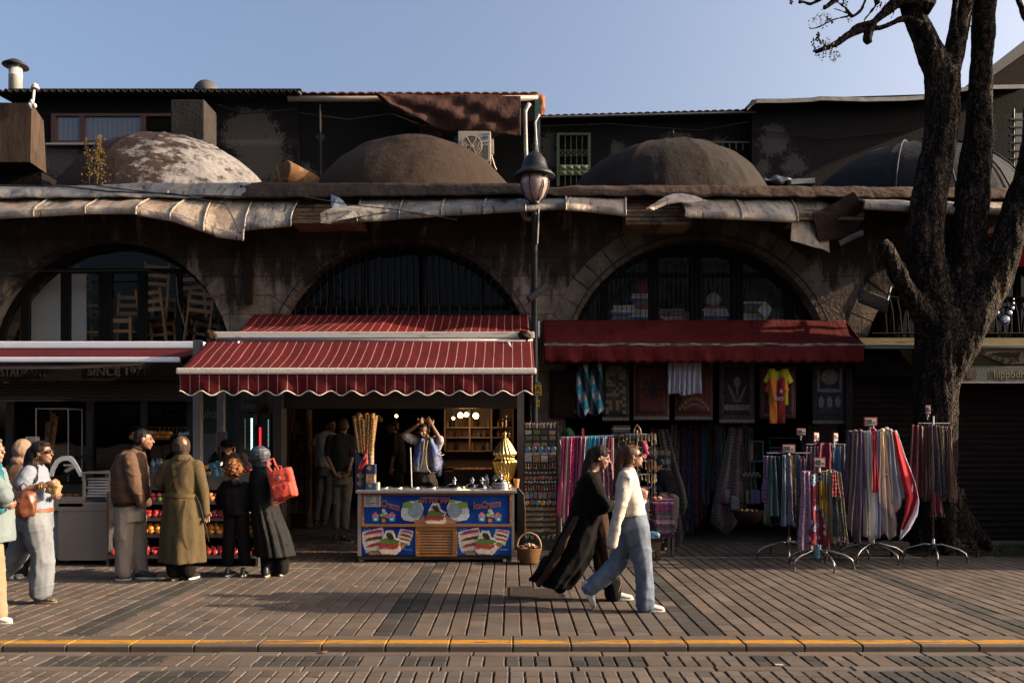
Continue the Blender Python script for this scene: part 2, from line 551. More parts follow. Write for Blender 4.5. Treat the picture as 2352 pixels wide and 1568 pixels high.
b=MB();p=P(570,530,12.40);q=P(570,698,12.40)
b.box2((p.x-.055,12.38,q.z),(p.x+.055,12.46,p.z));b.build('iron_strap',mat('rust_dark',(.035,.018,.014),.8,.3),bld)
b=MB();b.box2((-14,WY+.02,TOP-.3),(15,17.3,TOP-.02));b.build('roof',mat('roof_felt',(.035,.028,.024),.95),bld)
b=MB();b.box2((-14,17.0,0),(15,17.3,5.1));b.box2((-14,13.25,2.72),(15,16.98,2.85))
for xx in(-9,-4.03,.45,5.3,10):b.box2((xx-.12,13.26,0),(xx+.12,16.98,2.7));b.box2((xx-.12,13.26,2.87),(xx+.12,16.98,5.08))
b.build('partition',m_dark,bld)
m_tarp=mat('brown_tarp',(.065,.038,.026),.9,var=.35,scale=2.5,bump=.8,bscale=7,bdist=.05)
def lead_mat(name,ca,cb,dirt):
 m,nt,bs,oc=newmat(name,.5,.25)
 n1=nz(nt,oc,2.5,8,.7);n2=nz(nt,mapv(nt,oc,(9,1.5,1.5)),1.5,6,.75);n3=nz(nt,oc,9,4)
 c=mixc(nt,step(nt,n1,.38,.62),ca,cb)
 c=mixc(nt,step(nt,n2,.52,.66),c,dirt)
 n4=nz(nt,mapv(nt,oc,(16,1.0,1.0)),1.2,3,.6)
 c=mixc(nt,math_n(nt,'MULTIPLY',step(nt,n4,.655,.68),.6),c,(.38,.35,.30))
 nt.links.new(c,bs.inputs['Base Color'])
 bumpn(nt,math_n(nt,'ADD',n1,math_n(nt,'MULTIPLY',n3,.4)),bs,.8,.05)
 return m
m_lead=lead_mat('lead_sheet',(.52,.38,.27),(.66,.56,.45),(.12,.085,.06))
m_lead2=lead_mat('grey_lead_sheet',(.22,.21,.20),(.42,.38,.33),(.07,.06,.055))
def poly_at(pts,u):
 for(a,va),(c,vc)in zip(pts,pts[1:]):
  if a<=u<=c:return va+(vc-va)*(u-a)/(c-a)
 return pts[0][1]if u<pts[0][0]else pts[-1][1]
YT,YB=12.30,11.72
def eave(u0,u1,top,bot,m,nseam,skew=0,lip=14,dy=0,name='eave_sheet'):
 b=MB();n=max(6,int((u1-u0)/9))
 lp=[(u,v)for u,v in bot]
 ph=random.random()*9
 def bottom(u):
  v=poly_at(lp,u)
  Y=YB+dy+.03*math.sin(u*.05+ph)
  return P(u,v-lip,Y),P(u,v,Y+.01)
 def topp(u):
  return P(u,poly_at(top,u),YT+dy)
 def fn(s,t):
  u=u0+(u1-u0)*s
  ub=u-skew*t*0
  a=topp(u+skew*(1-t));c,d=bottom(u)
  if t<=.8:
   k=t/.8;q=a.lerp(c,k)
   q+=V((0,-.5,.85))*(.022*noise.noise(V((u*.03,k*2.5,ph)))-.012*math.sin(pi*k))
   return q
  return c.lerp(d,(t-.8)/.2)
 b.grid(fn,n*2,10)
 o=b.build(name,m,bld,smooth=True,solid=.012)
 for i in range(nseam+1):
  s=i/nseam
  b=MB();pts=[fn(min(1,max(0,s)),t)+V((0,-.012,.014))for t in(0,.2,.4,.6,.8,1)]
  b.tube(pts,.014,6);sm=b.build('seam',m,o)
 return o
random.seed(8)
topA=[(-200,452),(200,450),(330,446),(555,452),(700,455)]
eave(-160,315,topA,[(-160,505),(0,503),(200,492),(315,492)],m_lead,4,skew=60)
eave(313,470,topA,[(313,494),(400,510),(470,534)],m_lead,2,skew=60,dy=-.03)
eave(468,559,topA,[(468,532),(500,545),(559,553)],m_lead,1,skew=25,dy=-.06)
topB=[(500,450),(1300,446),(2400,452)]
eave(562,668,topB,[(562,530),(668,520)],m_lead2,1,skew=25)
eave(820,1303,topB,[(820,510),(870,508),(1000,498),(1300,481)],m_lead2,5,skew=15)
eave(1300,1437,topB,[(1300,484),(1340,486),(1437,497)],m_lead,1,dy=-.03)
eave(1575,1832,[(1500,452),(1900,456)],[(1575,500),(1700,505),(1832,512)],m_lead,2,dy=-.08,skew=-18)
eave(1985,2500,[(1900,448),(2500,455)],[(1985,481),(2200,493),(2500,495)],m_lead,4,skew=-40)
def flap(pts,Ys,m,name='torn_sheet'):
 b=MB();q=[P(u,v,y)for(u,v),y in zip(pts,Ys)]
 c=sum(q,V((0,0,0)))/len(q)+V((0,-.05,.03))
 n=len(q);vs=q+[c]
 for i in range(n):vs.append((q[i]+q[(i+1)%n])/2+V((0,.02*(-1)**i,.01)))
 fs=[]
 for i in range(n):
  mid=n+1+i
  fs+=[(i,mid,n),(mid,(i+1)%n,n)]
 b.add(vs,fs);return b.build(name,m,bld,solid=.01)
flap([(737,512),(735,490),(768,478),(845,470),(925,474),(900,486),(860,492),(790,504),(755,515)],[11.6,11.58,11.65,11.85,11.95,11.8,11.7,11.6,11.58],m_lead2)
flap([(760,447),(778,452),(800,478),(762,480)],[12.1,12.1,11.9,11.8],mat('blue_grey_sheet',(.20,.24,.32),.5,.2,bump=.4,bscale=6))
flap([(1484,480),(1510,462),(1545,446),(1570,445),(1625,462),(1580,466),(1540,468),(1500,483)],[11.6,11.65,11.95,12.05,11.9,11.7,11.65,11.58],m_lead)
flap([(1815,452),(1862,455),(1900,470),(1905,580),(1870,568),(1815,552),(1818,510)],[12.2,12.25,12.2,12.1,11.95,11.9,12.0],m_lead)
flap([(1905,475),(1960,440),(1978,470),(1975,520),(1950,545),(1880,555),(1865,490)],[11.95,12.0,12.0,12.1,12.15,12.0,11.9],m_tarp,'hanging_tarp')
flap([(1925,555),(1980,528),(1983,540),(1930,565)],[12.0,12.0,11.98,11.98],mat('pale_bundle',(.22,.21,.22),.8))
random.seed(4)
for(ua,ub,va,vb)in((668,830,455,512),(1437,1590,452,515),(1830,1985,455,500)):
 k=0;v=va;b=MB()
 while v<vb:
  dv=random.uniform(6,11);u=ua
  while u<ub:
   du=random.uniform(25,70)
   y0=12.32-(v-va)/(vb-va)*.38+random.uniform(-.02,.02)
   p=P(u,v+dv-1.5,y0);q=P(min(ub,u+du-1.5),v,y0)
   g=random.uniform(.6,1.2);b.cur=(g,g*.95,g*.9)
   b.box2((p.x,y0,p.z),(q.x,WY-.001,q.z))
   u+=du
  v+=dv
 b.build('exposed_masonry',mat('thin_stone',(.36,.25,.17),.9,var=.4,scale=8,bump=.6,bscale=30,attr=True),bld)
def strip(u0,u1,vt,vb,m,nm,wob=.03,yf=12.05):
 b=MB();ph=random.random()*9
 def fn(s,t):
  u=u0+(u1-u0)*s
  top=P(u,poly_at(vt,u)+2.5*noise.noise(V((u*.01,ph,0))),12.35);bot=P(u,poly_at(vb,u)+2*noise.noise(V((u*.03,ph+5,0))),yf)
  back=V((top.x,13.0,TOP+.03))
  if t<.3:return back.lerp(top,t/.3)+V((0,0,.02*noise.noise(V((u*.02,t,ph)))))
  k=(t-.3)/.7
  return top.lerp(bot,k)+V((0,-1,.3))*(wob*(noise.noise(V((u*.02,k*1.5,ph)))+.5*noise.noise(V((u*.09,k*3,ph))))+.012*math.sin(pi*k))
 b.grid(fn,int((u1-u0)/6),9)
 return b.build(nm,m,bld,smooth=True,solid=.015)
strip(-200,575,[(-200,428),(200,426),(330,420),(575,420)],[(-200,453),(575,453)],m_lead2,'parapet_cover')
strip(553,1215,[(553,421),(600,418),(1215,422)],[(553,455),(1215,447)],mat('dark_tarp',(.045,.031,.026),.9,var=.35,scale=2.5,bump=.8,bscale=7,bdist=.05),'parapet_cover',wob=.02)
strip(1205,2500,[(1205,430),(1500,425),(1800,427),(2500,434)],[(1205,448),(2500,458)],m_tarp,'parapet_cover')
m_cable=mat('black_cable',(.015,.013,.012),.6)
for pts,r_ in(([(0,426),(150,428),(250,440),(400,445),(520,470),(555,540)],.012),([(190,420),(260,432),(390,447),(560,452)],.01),([(700,452),(800,470),(900,480),(1050,505)],.008),([(0,640),(50,622),(170,622),(330,620),(405,635),(408,690),(430,770)],.009)):
 b=MB();b.tube([P(u,v,11.68 if v<560 else 12.42)for u,v in pts],r_,6);b.build('cable',m_cable,bld)
b=MB();b.tube([P(u,v,11.75)for u,v in((385,447),(387,437),(420,430),(450,420))],.014,6);b.build('cable',mat('pale_cable',(.6,.52,.45),.6),bld)
def dome_mat(name,kind):
 m,nt,bs,oc=newmat(name,.85)
 s=sep(nt,oc)
 n1=nz(nt,oc,2.0,8,.7);n2=nz(nt,mapv(nt,oc,(1.4,1.4,4)),1.6,8,.7);n3=nz(nt,oc,11,5)
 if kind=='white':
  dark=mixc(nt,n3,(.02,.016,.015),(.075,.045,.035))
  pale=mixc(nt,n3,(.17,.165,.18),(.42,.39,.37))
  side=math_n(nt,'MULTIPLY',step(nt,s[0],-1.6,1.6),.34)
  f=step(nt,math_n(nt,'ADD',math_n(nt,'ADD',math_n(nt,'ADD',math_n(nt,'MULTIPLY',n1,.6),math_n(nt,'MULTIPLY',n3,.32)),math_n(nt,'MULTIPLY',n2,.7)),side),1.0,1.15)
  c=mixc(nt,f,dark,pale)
 elif kind=='brown':
  c=mixc(nt,n2,(.030,.020,.015),(.075,.047,.032))
 elif kind=='dark':
  c=mixc(nt,n2,(.018,.014,.012),(.045,.033,.026))
 else:
  c=mixc(nt,n2,(.012,.014,.020),(.026,.029,.038))
 nt.links.new(c,bs.inputs['Base Color'])
 bumpn(nt,math_n(nt,'ADD',n1,math_n(nt,'MULTIPLY',n3,.25)),bs,.7,.06)
 return m
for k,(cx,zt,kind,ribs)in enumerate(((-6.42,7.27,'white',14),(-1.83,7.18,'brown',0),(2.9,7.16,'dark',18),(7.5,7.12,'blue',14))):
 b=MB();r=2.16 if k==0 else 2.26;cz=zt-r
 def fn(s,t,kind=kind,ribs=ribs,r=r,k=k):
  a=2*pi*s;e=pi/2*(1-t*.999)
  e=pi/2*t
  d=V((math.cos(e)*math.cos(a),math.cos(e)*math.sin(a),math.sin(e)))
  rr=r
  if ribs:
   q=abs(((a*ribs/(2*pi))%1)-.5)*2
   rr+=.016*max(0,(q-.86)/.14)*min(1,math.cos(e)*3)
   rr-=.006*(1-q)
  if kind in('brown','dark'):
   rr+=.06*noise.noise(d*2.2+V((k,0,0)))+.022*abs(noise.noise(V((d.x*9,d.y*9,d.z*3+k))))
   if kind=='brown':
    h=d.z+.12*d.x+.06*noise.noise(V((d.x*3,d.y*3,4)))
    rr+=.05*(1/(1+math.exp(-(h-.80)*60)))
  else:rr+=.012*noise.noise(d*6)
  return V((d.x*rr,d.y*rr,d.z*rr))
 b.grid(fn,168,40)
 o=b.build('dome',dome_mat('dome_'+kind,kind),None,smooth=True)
 o.parent=bld;o.location=V((cx,15.05,cz))-V((0,WY,0))
 o['label']={'white':'dome with peeling white paint over black','brown':'dome wrapped in brown tarpaulin','dark':'dome of dark brown gored cloth','blue':'blue-grey dome with pale ribs'}[kind]
 if kind=='blue':
  b=MB();rr=2.295
  for a in(-122,-97.5,-72,-55):
   pts=[V((cx+rr*math.cos(R(e))*math.cos(R(a)),15.05+rr*math.cos(R(e))*math.sin(R(a)),cz+rr*math.sin(R(e))))for e in range(8,90,8)]
   b.tube(pts,.016,6)
  b.build('rib',mat('pale_rib',(.07,.07,.085),.8,var=.5),bld)
def glass_mat(name,tint=(.02,.022,.025),alpha=.6,rough=.02,bumpy=.15,ior=1.4):
 m=bpy.data.materials.new(name);m.use_nodes=True;nt=m.node_tree
 for n in list(nt.nodes):nt.nodes.remove(n)
 out=nt.nodes.new('ShaderNodeOutputMaterial')
 tr=nt.nodes.new('ShaderNodeBsdfTransparent');tr.inputs[0].default_value=(alpha,alpha,alpha,1)
 gl=nt.nodes.new('ShaderNodeBsdfGlossy');gl.inputs['Roughness'].default_value=rough
 fr=nt.nodes.new('ShaderNodeFresnel');fr.inputs['IOR'].default_value=ior
 mx=nt.nodes.new('ShaderNodeMixShader')
 tc=nt.nodes.new('ShaderNodeTexCoord')
 if bumpy:
  b_=nt.nodes.new('ShaderNodeBump');b_.inputs['Strength'].default_value=bumpy;b_.inputs['Distance'].default_value=.02
  n_=nt.nodes.new('ShaderNodeTexNoise');n_.inputs['Scale'].default_value=1.5
  nt.links.new(tc.outputs['Object'],n_.inputs['Vector']);nt.links.new(n_.outputs['Fac'],b_.inputs['Height'])
  nt.links.new(b_.outputs[0],gl.inputs['Normal'])
 nt.links.new(fr.outputs[0],mx.inputs[0]);nt.links.new(tr.outputs[0],mx.inputs[1]);nt.links.new(gl.outputs[0],mx.inputs[2])
 nt.links.new(mx.outputs[0],out.inputs['Surface'])
 return m
m_glass=glass_mat('window_glass',ior=1.3);m_clear=glass_mat('clear_glass',alpha=.88,bumpy=0)
def arch_window(cx,cz,r,y,z0,mull,transoms,wm,fw=.05,glass=m_glass,arcw=.09):
 fr=MB()
 pts=[]
 a0=math.asin(max(-1,min(1,(z0-cz)/r)))
 n=40;outer=[];inner=[]
 for i in range(n+1):
  a=pi-a0-(pi-2*a0)*i/n
  outer.append(V((cx+(r+.02)*math.cos(a),y-.04,cz+(r+.02)*math.sin(a))))
  inner.append(V((cx+(r-arcw)*math.cos(a),y-.04,cz+(r-arcw)*math.sin(a))))
 for i in range(n):
  fr.prism([outer[i],outer[i+1],inner[i+1],inner[i]],(0,.08,0))
 for mx_ in mull:
  x,wdt=mx_
  h=math.sqrt(max(0,(r-arcw/2)**2-(x-cx)**2))
  zt=cz+h
  for tz in transoms:
   if tz[1]=='cap':zt=min(zt,tz[0])
  fr.box2((x-wdt/2,y-.035,z0),(x+wdt/2,y+.035,zt))
 for tz in transoms:
  h=math.sqrt(max(0,(r-arcw/2)**2-(tz[0]-cz)**2))
  fr.box2((cx-h,y-.03,tz[0]-.035),(cx+h,y+.045,tz[0]+.035))
 o=fr.build('window_frame',wm,bld)
 g=MB();poly=[V((cx+(r-.03)*math.cos(pi-a0-(pi-2*a0)*i/n),y+.01,cz+(r-.03)*math.sin(pi-a0-(pi-2*a0)*i/n)))for i in range(n+1)]
 g.add(poly,[tuple(range(len(poly)))])
 g.build('pane',glass,o)
 return o
pxX=lambda u,Y:(u-1176)/F*Y
pxZ=lambda v,Y:EYE-(v-HV)/F*Y
Yw=12.85
m_blkframe=mat('black_window_frame',(.010,.009,.009),.9,var=.2)
cx,cz,r=ARC[0]
w1=arch_window(cx,cz,r,Yw,2.72,[(pxX(60,Yw),.13),(pxX(152,Yw),.14),(pxX(243,Yw),.20),(pxX(328,Yw),.14),(pxX(412,Yw),.08)],[(pxZ(622,Yw),'cap')],m_blkframe,glass=glass_mat('shop_glass',alpha=.95,ior=1.3))
cx,cz,r=ARC[1]
w2=arch_window(cx,cz,r,Yw,2.72,[(pxX(u,Yw),.05)for u in(760,840,966,1110,1190)]+[(pxX(968,Yw),.10)],[(pxZ(706,Yw),'x')],m_blkframe,glass=glass_mat('smoked_glass',alpha=.12,ior=1.25))
def bars(cx,cz,r,y,z0,zt,step_,rad,m,name,x0=None,x1=None):
 b=MB();x=cx-r
 while x<cx+r:
  if(x0 is None or x>x0)and(x1 is None or x<x1):
   h=math.sqrt(max(0,r*r-(x-cx)**2));top=min(zt,cz+h)
   if top>z0+.05:b.tube([V((x,y,z0)),V((x,y,top))],rad,5)
  x+=step_
 return b.build(name,m,bld)
m_bar=mat('grey_bar',(.035,.032,.032),.6,.5)
bars(cx,cz,r,Yw-.08,2.72,pxZ(703,Yw),.165,.011,m_bar,'window_bars')
bars(cx,cz,r,Yw-.08,pxZ(705,Yw),4.6,.105,.006,m_bar,'window_bars')
def archrail(cx,cz,r,y,m):
 b=MB();r1=r+.06
 b.tube([V((cx+r1*math.cos(R(a)),y,cz+r1*math.sin(R(a))))for a in range(8,173,4)],.012,5)
 for a in range(10,172,4):
  b.tube([V((cx+q*math.cos(R(a)),y,cz+q*math.sin(R(a))))for q in(r-.12,r1)],.006,5)
 return b.build('arch_light_rail',m,bld)
archrail(*ARC[1],12.44,m_bar)
cx,cz,r=ARC[2]
archrail(cx,cz,r,12.44,m_black)
w3=arch_window(cx,cz,r,Yw,2.72,[(pxX(u,Yw),w_)for u,w_ in((1388,.12),(1500,.16),(1598,.20),(1692,.18),(1812,.14))],[(pxZ(632,Yw),'x')],m_blkframe,glass=glass_mat('grille_glass',alpha=.97,ior=1.22))
bars(cx,cz,r-.1,Yw-.07,2.72,4.5,.075,.006,m_black,'window_bars')
b=MB();random.seed(2)
for i in range(34):
 x=cx-1.25+i*.078;z=pxZ(602,Yw)if i%2 else pxZ(612,Yw)
 if(x-cx)**2+(z-cz)**2>(r-.2)**2:continue
 b.tube([V((x+.045*(1-k/14)*math.cos(k*.75),Yw-.085,z+.045*(1-k/14)*math.sin(k*.75)))for k in range(12)],.005,4)
for s_ in(-1,1):
 for i in range(16):
  a=R(20+i*3.2);rr=r-.33
  x=cx+s_*rr*math.cos(a);z=cz+rr*math.sin(a)
  b.tube([V((x+.06*(1-k/14)*math.cos(k*.75),Yw-.085,z+.06*(1-k/14)*math.sin(k*.75)))for k in range(12)],.006,4)
b.build('grille_scroll',m_black,bld)
for(cx,cz,r),vz in((ARC[2],588),):
 b=MB();z1=pxZ(vz,Yw);a1=math.asin((z1-cz)/r)
 poly=[V((cx+(r-.02)*math.cos(pi-a1-(pi-2*a1)*i/20),Yw-.02,cz+(r-.02)*math.sin(pi-a1-(pi-2*a1)*i/20)))for i in range(21)]
 b.prism(poly,(0,.02,0));b.build('head_board',m_soot,bld)
Yi=13.35
m_panel=mat('white_panel',(.95,.92,.92),.7,var=.08,scale=2,bump=.05)
for(u0,u1,nm)in((68,148,'tall pale panel leaning behind the first pane of the left arch'),(160,198,'narrow pale panel behind the second pane of the left arch')):
 a_=P(u0,628,Yi);c_=P(u1,788,Yi);p0=(a_.x,Yi,2.86)
 b=MB();b.box2((a_.x,Yi,2.86),(c_.x,Yi+.02,a_.z));o=b.build('panel',m_panel,off=p0);tag(o,nm,'panel','pale panels in the left arch')
m_pine=mat('varnished_pine',(.85,.42,.13),.5,var=.25,scale=6,bump=.2,stretch=(1,1,.15))
def wooden_chair(flip=False):
 t=thing('wooden_chair','x','chair',(0,0,0),'wooden chairs stacked behind the left arch window')
 w2_,d,sh,H_=.2,.19,.44,.92
 for sx in(-1,1):
  b=MB();b.box((sx*w2_,-d,sh/2),(.04,.04,sh));b.build('leg',m_pine,t)
  b=MB();b.box((sx*w2_,d,sh/2),(.04,.04,sh));b.box((sx*w2_,d+.025,sh+(H_-sh)/2),(.04,.032,H_-sh),Matrix.Rotation(R(-5),3,'X'));b.build('leg',m_pine,t)
 b=MB()
 for z in(.56,.70,.84):b.box((0,d+.03+(z-.6)*.06,z),(2*w2_-.04,.02,.062))
 b.build('backrest',m_pine,t)
 b=MB();b.bbox((0,0,sh+.006),(2*w2_+.05,2*d+.04,.04),.01);b.build('seat',mat('rush_seat',(.09,.06,.04),.9,bump=.5,bscale=60),t)
 b=MB();b.box((0,-d,.2),(2*w2_-.04,.022,.05));b.box((-w2_,0,.2),(.02,2*d-.04,.035));b.box((w2_,0,.2),(.02,2*d-.04,.035));b.box((0,-d,.375),(2*w2_-.04,.02,.07));b.build('rail',m_pine,t)
 return t
ch0=wooden_chair()
Yc=13.6
chairs=[(285,2.86,0,'wooden chair standing alone between the third and fourth mullions of the left arch',0,0),(365,2.86,6,'lower chair of the tall stack behind the fourth pane of the left arch',180,0),(362,3.30,-5,'upper chair of the tall stack behind the fourth pane of the left arch',180,0),(455,2.86,-8,'wooden chair in the right corner of the left arch, its back towards the street',180,0),(452,3.25,5,'dim chair tipped on top of the one in the right corner of the left arch',180,0),(212,2.86,0,'wooden chair seen edge-on beside the narrow pale panel',90,0),(205,3.30,6,'wooden chair stacked on the edge-on one beside the narrow pale panel',90,0),(20,2.86,0,'wooden chair at the left border of the photo, its back rails facing out',180,0)]
for i,(u,z,rx,lab,rz,_)in enumerate(chairs):
 c=ch0 if i==0 else copy_tree(ch0)
 c.location=(pxX(u,Yc),Yc+.03*i,z+.38);c.rotation_euler=(0,R(rx),R(rz));c['label']=lab
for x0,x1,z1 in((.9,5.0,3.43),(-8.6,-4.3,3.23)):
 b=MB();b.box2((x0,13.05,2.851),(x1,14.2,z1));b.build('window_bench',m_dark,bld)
b=MB();b.box2((1.0,14.3,2.9),(4.9,14.34,5.0));b.build('reflection_panel',mat('reflection_panel',(.12,.11,.11),.9),bld)  # added grey panel, stands in for sky reflected in the arch panes
random.seed(31)
pal=[(.30,.28,.27),(.10,.10,.13),(.42,.40,.38),(.22,.05,.05),(.06,.08,.16),(.35,.30,.22),(.15,.13,.12)]
for k,(u,n)in enumerate(((1430,9),(1475,13),(1540,8),(1570,7),(1640,9),(1730,11),(1790,8))):
 z=3.44;X=pxX(u,13.2)
 for i in range(n):
  c=tuple(min(.9,q*2.6)for q in pal[(k*3+i*5)%7]);h=random.uniform(.03,.05);w_=random.uniform(.34,.44)
  b=MB();x0=X+random.uniform(-.03,.03)
  b.bbox((x0,13.25,z+h/2),(w_,.35,h),.018)
  o=b.build('folded_textile',mat('textile_%d'%((k*3+i*5)%7),c,.95,var=.5,scale=14,bump=.4,bscale=25),off=(x0,13.25,z))
  tag(o,'folded cloth, layer %d from the sill, in textile pile %d behind the barred arch window'%(i+1,k+1),'folded textile','piles of folded cloth behind the barred arch window')
  z+=h+.002
 if k in(1,4):
  b=MB();b.ell((X,13.25,z+.12),(.13,.11,.14))
  o=b.blob('cloth_bundle',mat('bundle_%d'%k,(.50,.05,.06)if k==1 else(.7,.65,.6),.9,var=.3,bump=.4,bscale=12),voxel=.03,disp=lambda c:.03*noise.noise(c*9))
  tag(o,'red rolled bundle on the second textile pile in the barred arch window' if k==1 else 'grey rolled bundle on the fifth textile pile in the barred arch window','cloth bundle')
c_=P(1757,712,12.95);b=MB();s_=.14
q=[c_+V((0,0,s_)),c_+V((s_*.85,0,.02)),c_+V((.02,0,-s_)),c_+V((-s_*.85,0,-.01))]
t=thing('diamond_ornament','pale diamond-shaped ornament edged in lime green behind the barred window','ornament',c_)
b=MB();b.prism(q,(0,.01,0));b.build('face',mat('pale_face',(.75,.8,.8),.7,var=.3,scale=20),t)
b=MB();b.tube(q+[q[0]],.009,5);b.build('edging',mat('lime_edge',(.7,1,.06),.6),t)
cx,cz,r=ARC[3]
Yb=12.7
b=MB()
for i in range(30):
 x=pxX(2020,Yb)+i*.115
 if x>9.6:break
 b.tube([V((x,Yb-.12,3.02)),V((x,Yb-.25,3.25)),V((x,Yb-.20,3.6)),V((x,Yb-.1,3.85))],.014,5)
for z,y in((3.03,Yb-.12),(3.27,Yb-.255),(3.86,Yb-.1)):b.tube([V((pxX(1985,Yb),y,z)),V((9.8,y,z))],.018,6)
b.build('balcony_grille',mat('sooty_iron',(.006,.005,.005),.95),bld)
w4=arch_window(cx,cz,r,13.05,2.9,[(cx-.9,.08),(cx-.45,.1),(cx,.14),(cx+.7,.08)],[(3.9,'x')],m_blkframe,glass=glass_mat('smoked_glass_b',alpha=.2))
m_eye=mat('blue_glass_bead',(.02,.03,.16),.15,var=.1,coat=1);m_eyew=mat('bead_white',(.55,.65,.75),.3);m_eyec=mat('bead_pupil',(.02,.05,.12),.3)
random.seed(5)
spots=[(2307,735,.085),(2287,718,.055),(2275,708,.04),(2317,719,.055),(2324,708,.04),(2326,697,.03),(2327,687,.022),(2264,697,.03)]
t=thing('evil_eye_garland','blue evil-eye beads strung in a V on the dark railing at the right edge','garland',P(2307,735,12.2))
for(u,v,rr)in spots:
 p=P(u,v,12.2)
 b=MB();b.lathe([(rr,-.008),(rr*1.02,0),(rr*.8,.012),(.002,.014)],p,14,Matrix.Rotation(R(90),3,'X'));o=b.build('bead',m_eye,t,smooth=True)
 b=MB();b.lathe([(rr*.42,0),(rr*.40,.004),(.001,.005)],p+V((0,-.013,0)),12,Matrix.Rotation(R(90),3,'X'));b.build('bead_iris',m_eyew,o)
 b=MB();b.lathe([(rr*.16,0),(rr*.15,.004),(.001,.005)],p+V((0,-.018,0)),10,Matrix.Rotation(R(90),3,'X'));b.build('bead_pupil',m_eyec,o)
b=MB();a_=P(2232,535,12.1);c_=P(2356,612,12.1)
b.grid(lambda s,t_:V((a_.x+(c_.x-a_.x)*s,12.1+.03*math.sin(s*9+t_),a_.z+(c_.z-a_.z)*t_)),20,8)
t=thing('red_flag','red flag with a white crescent hung behind the tree limbs at the right edge','flag',a_)
b.build('flag_cloth',mat('flag_red',(.42,.012,.012),.8,bump=.2),t,solid=.004)
b=MB();pc=P(2240,575,12.05)
for k in range(16):
 a0,a1=R(40+k*17.5),R(40+(k+1)*17.5)
 f=lambda a:(pc+V((.14*math.cos(a),0,.14*math.sin(a))),pc+V((.03+.112*math.cos(a),0,.112*math.sin(a))))
 p0,q0=f(a0);p1,q1=f(a1);b.add([p0,p1,q1,q0],[(0,1,2,3)])
b.build('crescent',mat('flag_white',(.7,.68,.66),.8),t,solid=.003)
t=thing('floodlight','flat grey floodlight on a bracket over the pier left of the tree','floodlight',P(2010,690,12.2))
n_=Matrix.Rotation(R(35),3,'X')@Matrix.Rotation(R(12),3,'Z')
rr=Matrix.Rotation(R(22),3,'Y')@Matrix.Rotation(R(-38),3,'X')
m_flood=mat('grey_housing',(.09,.10,.12),.5,.3)
b=MB();b.bbox(P(2005,690,12.0),(.46,.05,.30),.01,rr);b.build('housing',m_flood,t)
b=MB();b.box(P(2005,690,12.0)+rr@V((0,-.03,0)),(.38,.012,.23),rr);b.build('lens',mat('flood_lens',(.22,.15,.11),.2,spec=.6),t)
b=MB();b.tube([P(2045,660,12.35),P(2038,690,12.1)],.018,6);b.build('bracket',m_flood,t)
t=thing('elbow_pipe','short white plastic elbow pipe coming out of the wall left of the lamp pole','pipe',P(1205,490,12.3))
b=MB();b.tube([P(1204,478,12.3),P(1204,480,12.1),P(1203,492,12.05),P(1207,500,12.05),P(1217,503,12.1)],[.05,.05,.045,.045,.045],10);b.build('bend',mat('white_pvc',(.45,.44,.48),.4),t,smooth=True)
b=MB();b.tube([P(1203,487,12.05),P(1203,491,12.05)],.055,10);b.build('collar',MC['white_pvc'],t)
# sheds and houses behind the domes
def plaster_mat(name,patches,amt=.5,dark=(.010,.009,.010),pale=(.16,.145,.135)):
 m,nt,bs,oc=newmat(name,.92)
 oc=nt.nodes.new('ShaderNodeNewGeometry').outputs['Position']
 s=sep(nt,oc)
 n1=nz(nt,oc,3.4,10,.8);n2=nz(nt,oc,17,6,.75)
 tot=None
 for(x,z,rx,rz)in patches:
  dx=math_n(nt,'DIVIDE',math_n(nt,'SUBTRACT',s[0],x),rx);dz=math_n(nt,'DIVIDE',math_n(nt,'SUBTRACT',s[2],z),rz)
  d=math_n(nt,'SQRT',math_n(nt,'ADD',math_n(nt,'MULTIPLY',dx,dx),math_n(nt,'MULTIPLY',dz,dz)))
  f=math_n(nt,'MAXIMUM',math_n(nt,'SUBTRACT',1.0,d),0.0)
  tot=f if tot is None else math_n(nt,'MAXIMUM',tot,f)
 if tot is None:tot=0.0
 h=math_n(nt,'ADD',math_n(nt,'MULTIPLY',tot,amt),math_n(nt,'ADD',math_n(nt,'MULTIPLY',n1,.62),math_n(nt,'MULTIPLY',n2,.36)))
 f=step(nt,h,.60,.70)
 nt.links.new(mixc(nt,math_n(nt,'MULTIPLY',f,.9),mixc(nt,n2,dark,tuple(q*2.2 for q in dark)),mixc(nt,n2,tuple(q*.6 for q in pale),pale)),bs.inputs['Base Color'])
 bumpn(nt,n2,bs,.5,.03)
 return m
YU=17.0
X_=lambda u,Y=YU:pxX(u,Y)
Z_=lambda v,Y=YU:pxZ(v,Y)
ta=thing('black_shed','sooty black shed with wavy corrugated roof behind the white-blotched dome','shed',(X_(330),YU,5.4))
b=MB();b.box2((X_(28),YU,5.41),(X_(685),YU+3,Z_(208)))
b.build('wall',plaster_mat('black_render_a',[(X_(575),Z_(300),.9,.7),(X_(600),Z_(360),.9,.9),(X_(135),Z_(365),.75,.6)],.42),ta)
m_corr=mat('corrugated_sheet',(.022,.018,.018),.6,.3,var=.3)
b=MB();x0,x1=X_(-20,16.7),X_(688,16.7)
nw=int((x1-x0)/.148)
def cf(s,t):
 x=x0+(x1-x0)*s
 return V((x,16.65+3*t,Z_(208,16.65)+.035*math.sin(2*pi*nw*s)+.25*t))
b.grid(cf,nw*10,3);b.build('roof',m_corr,ta,smooth=True,solid=.02)
b=MB();b.box2((x0+.3,16.8,Z_(213)),(x1,YU,Z_(222)));b.build('eave_board',m_soot,ta)
m_brown=mat('brown_window_frame',(.13,.042,.018),.45,var=.2)
b=MB();yw=YU-.06
a_=(X_(121),Z_(331));c_=(X_(400),Z_(263))
tkn=.06
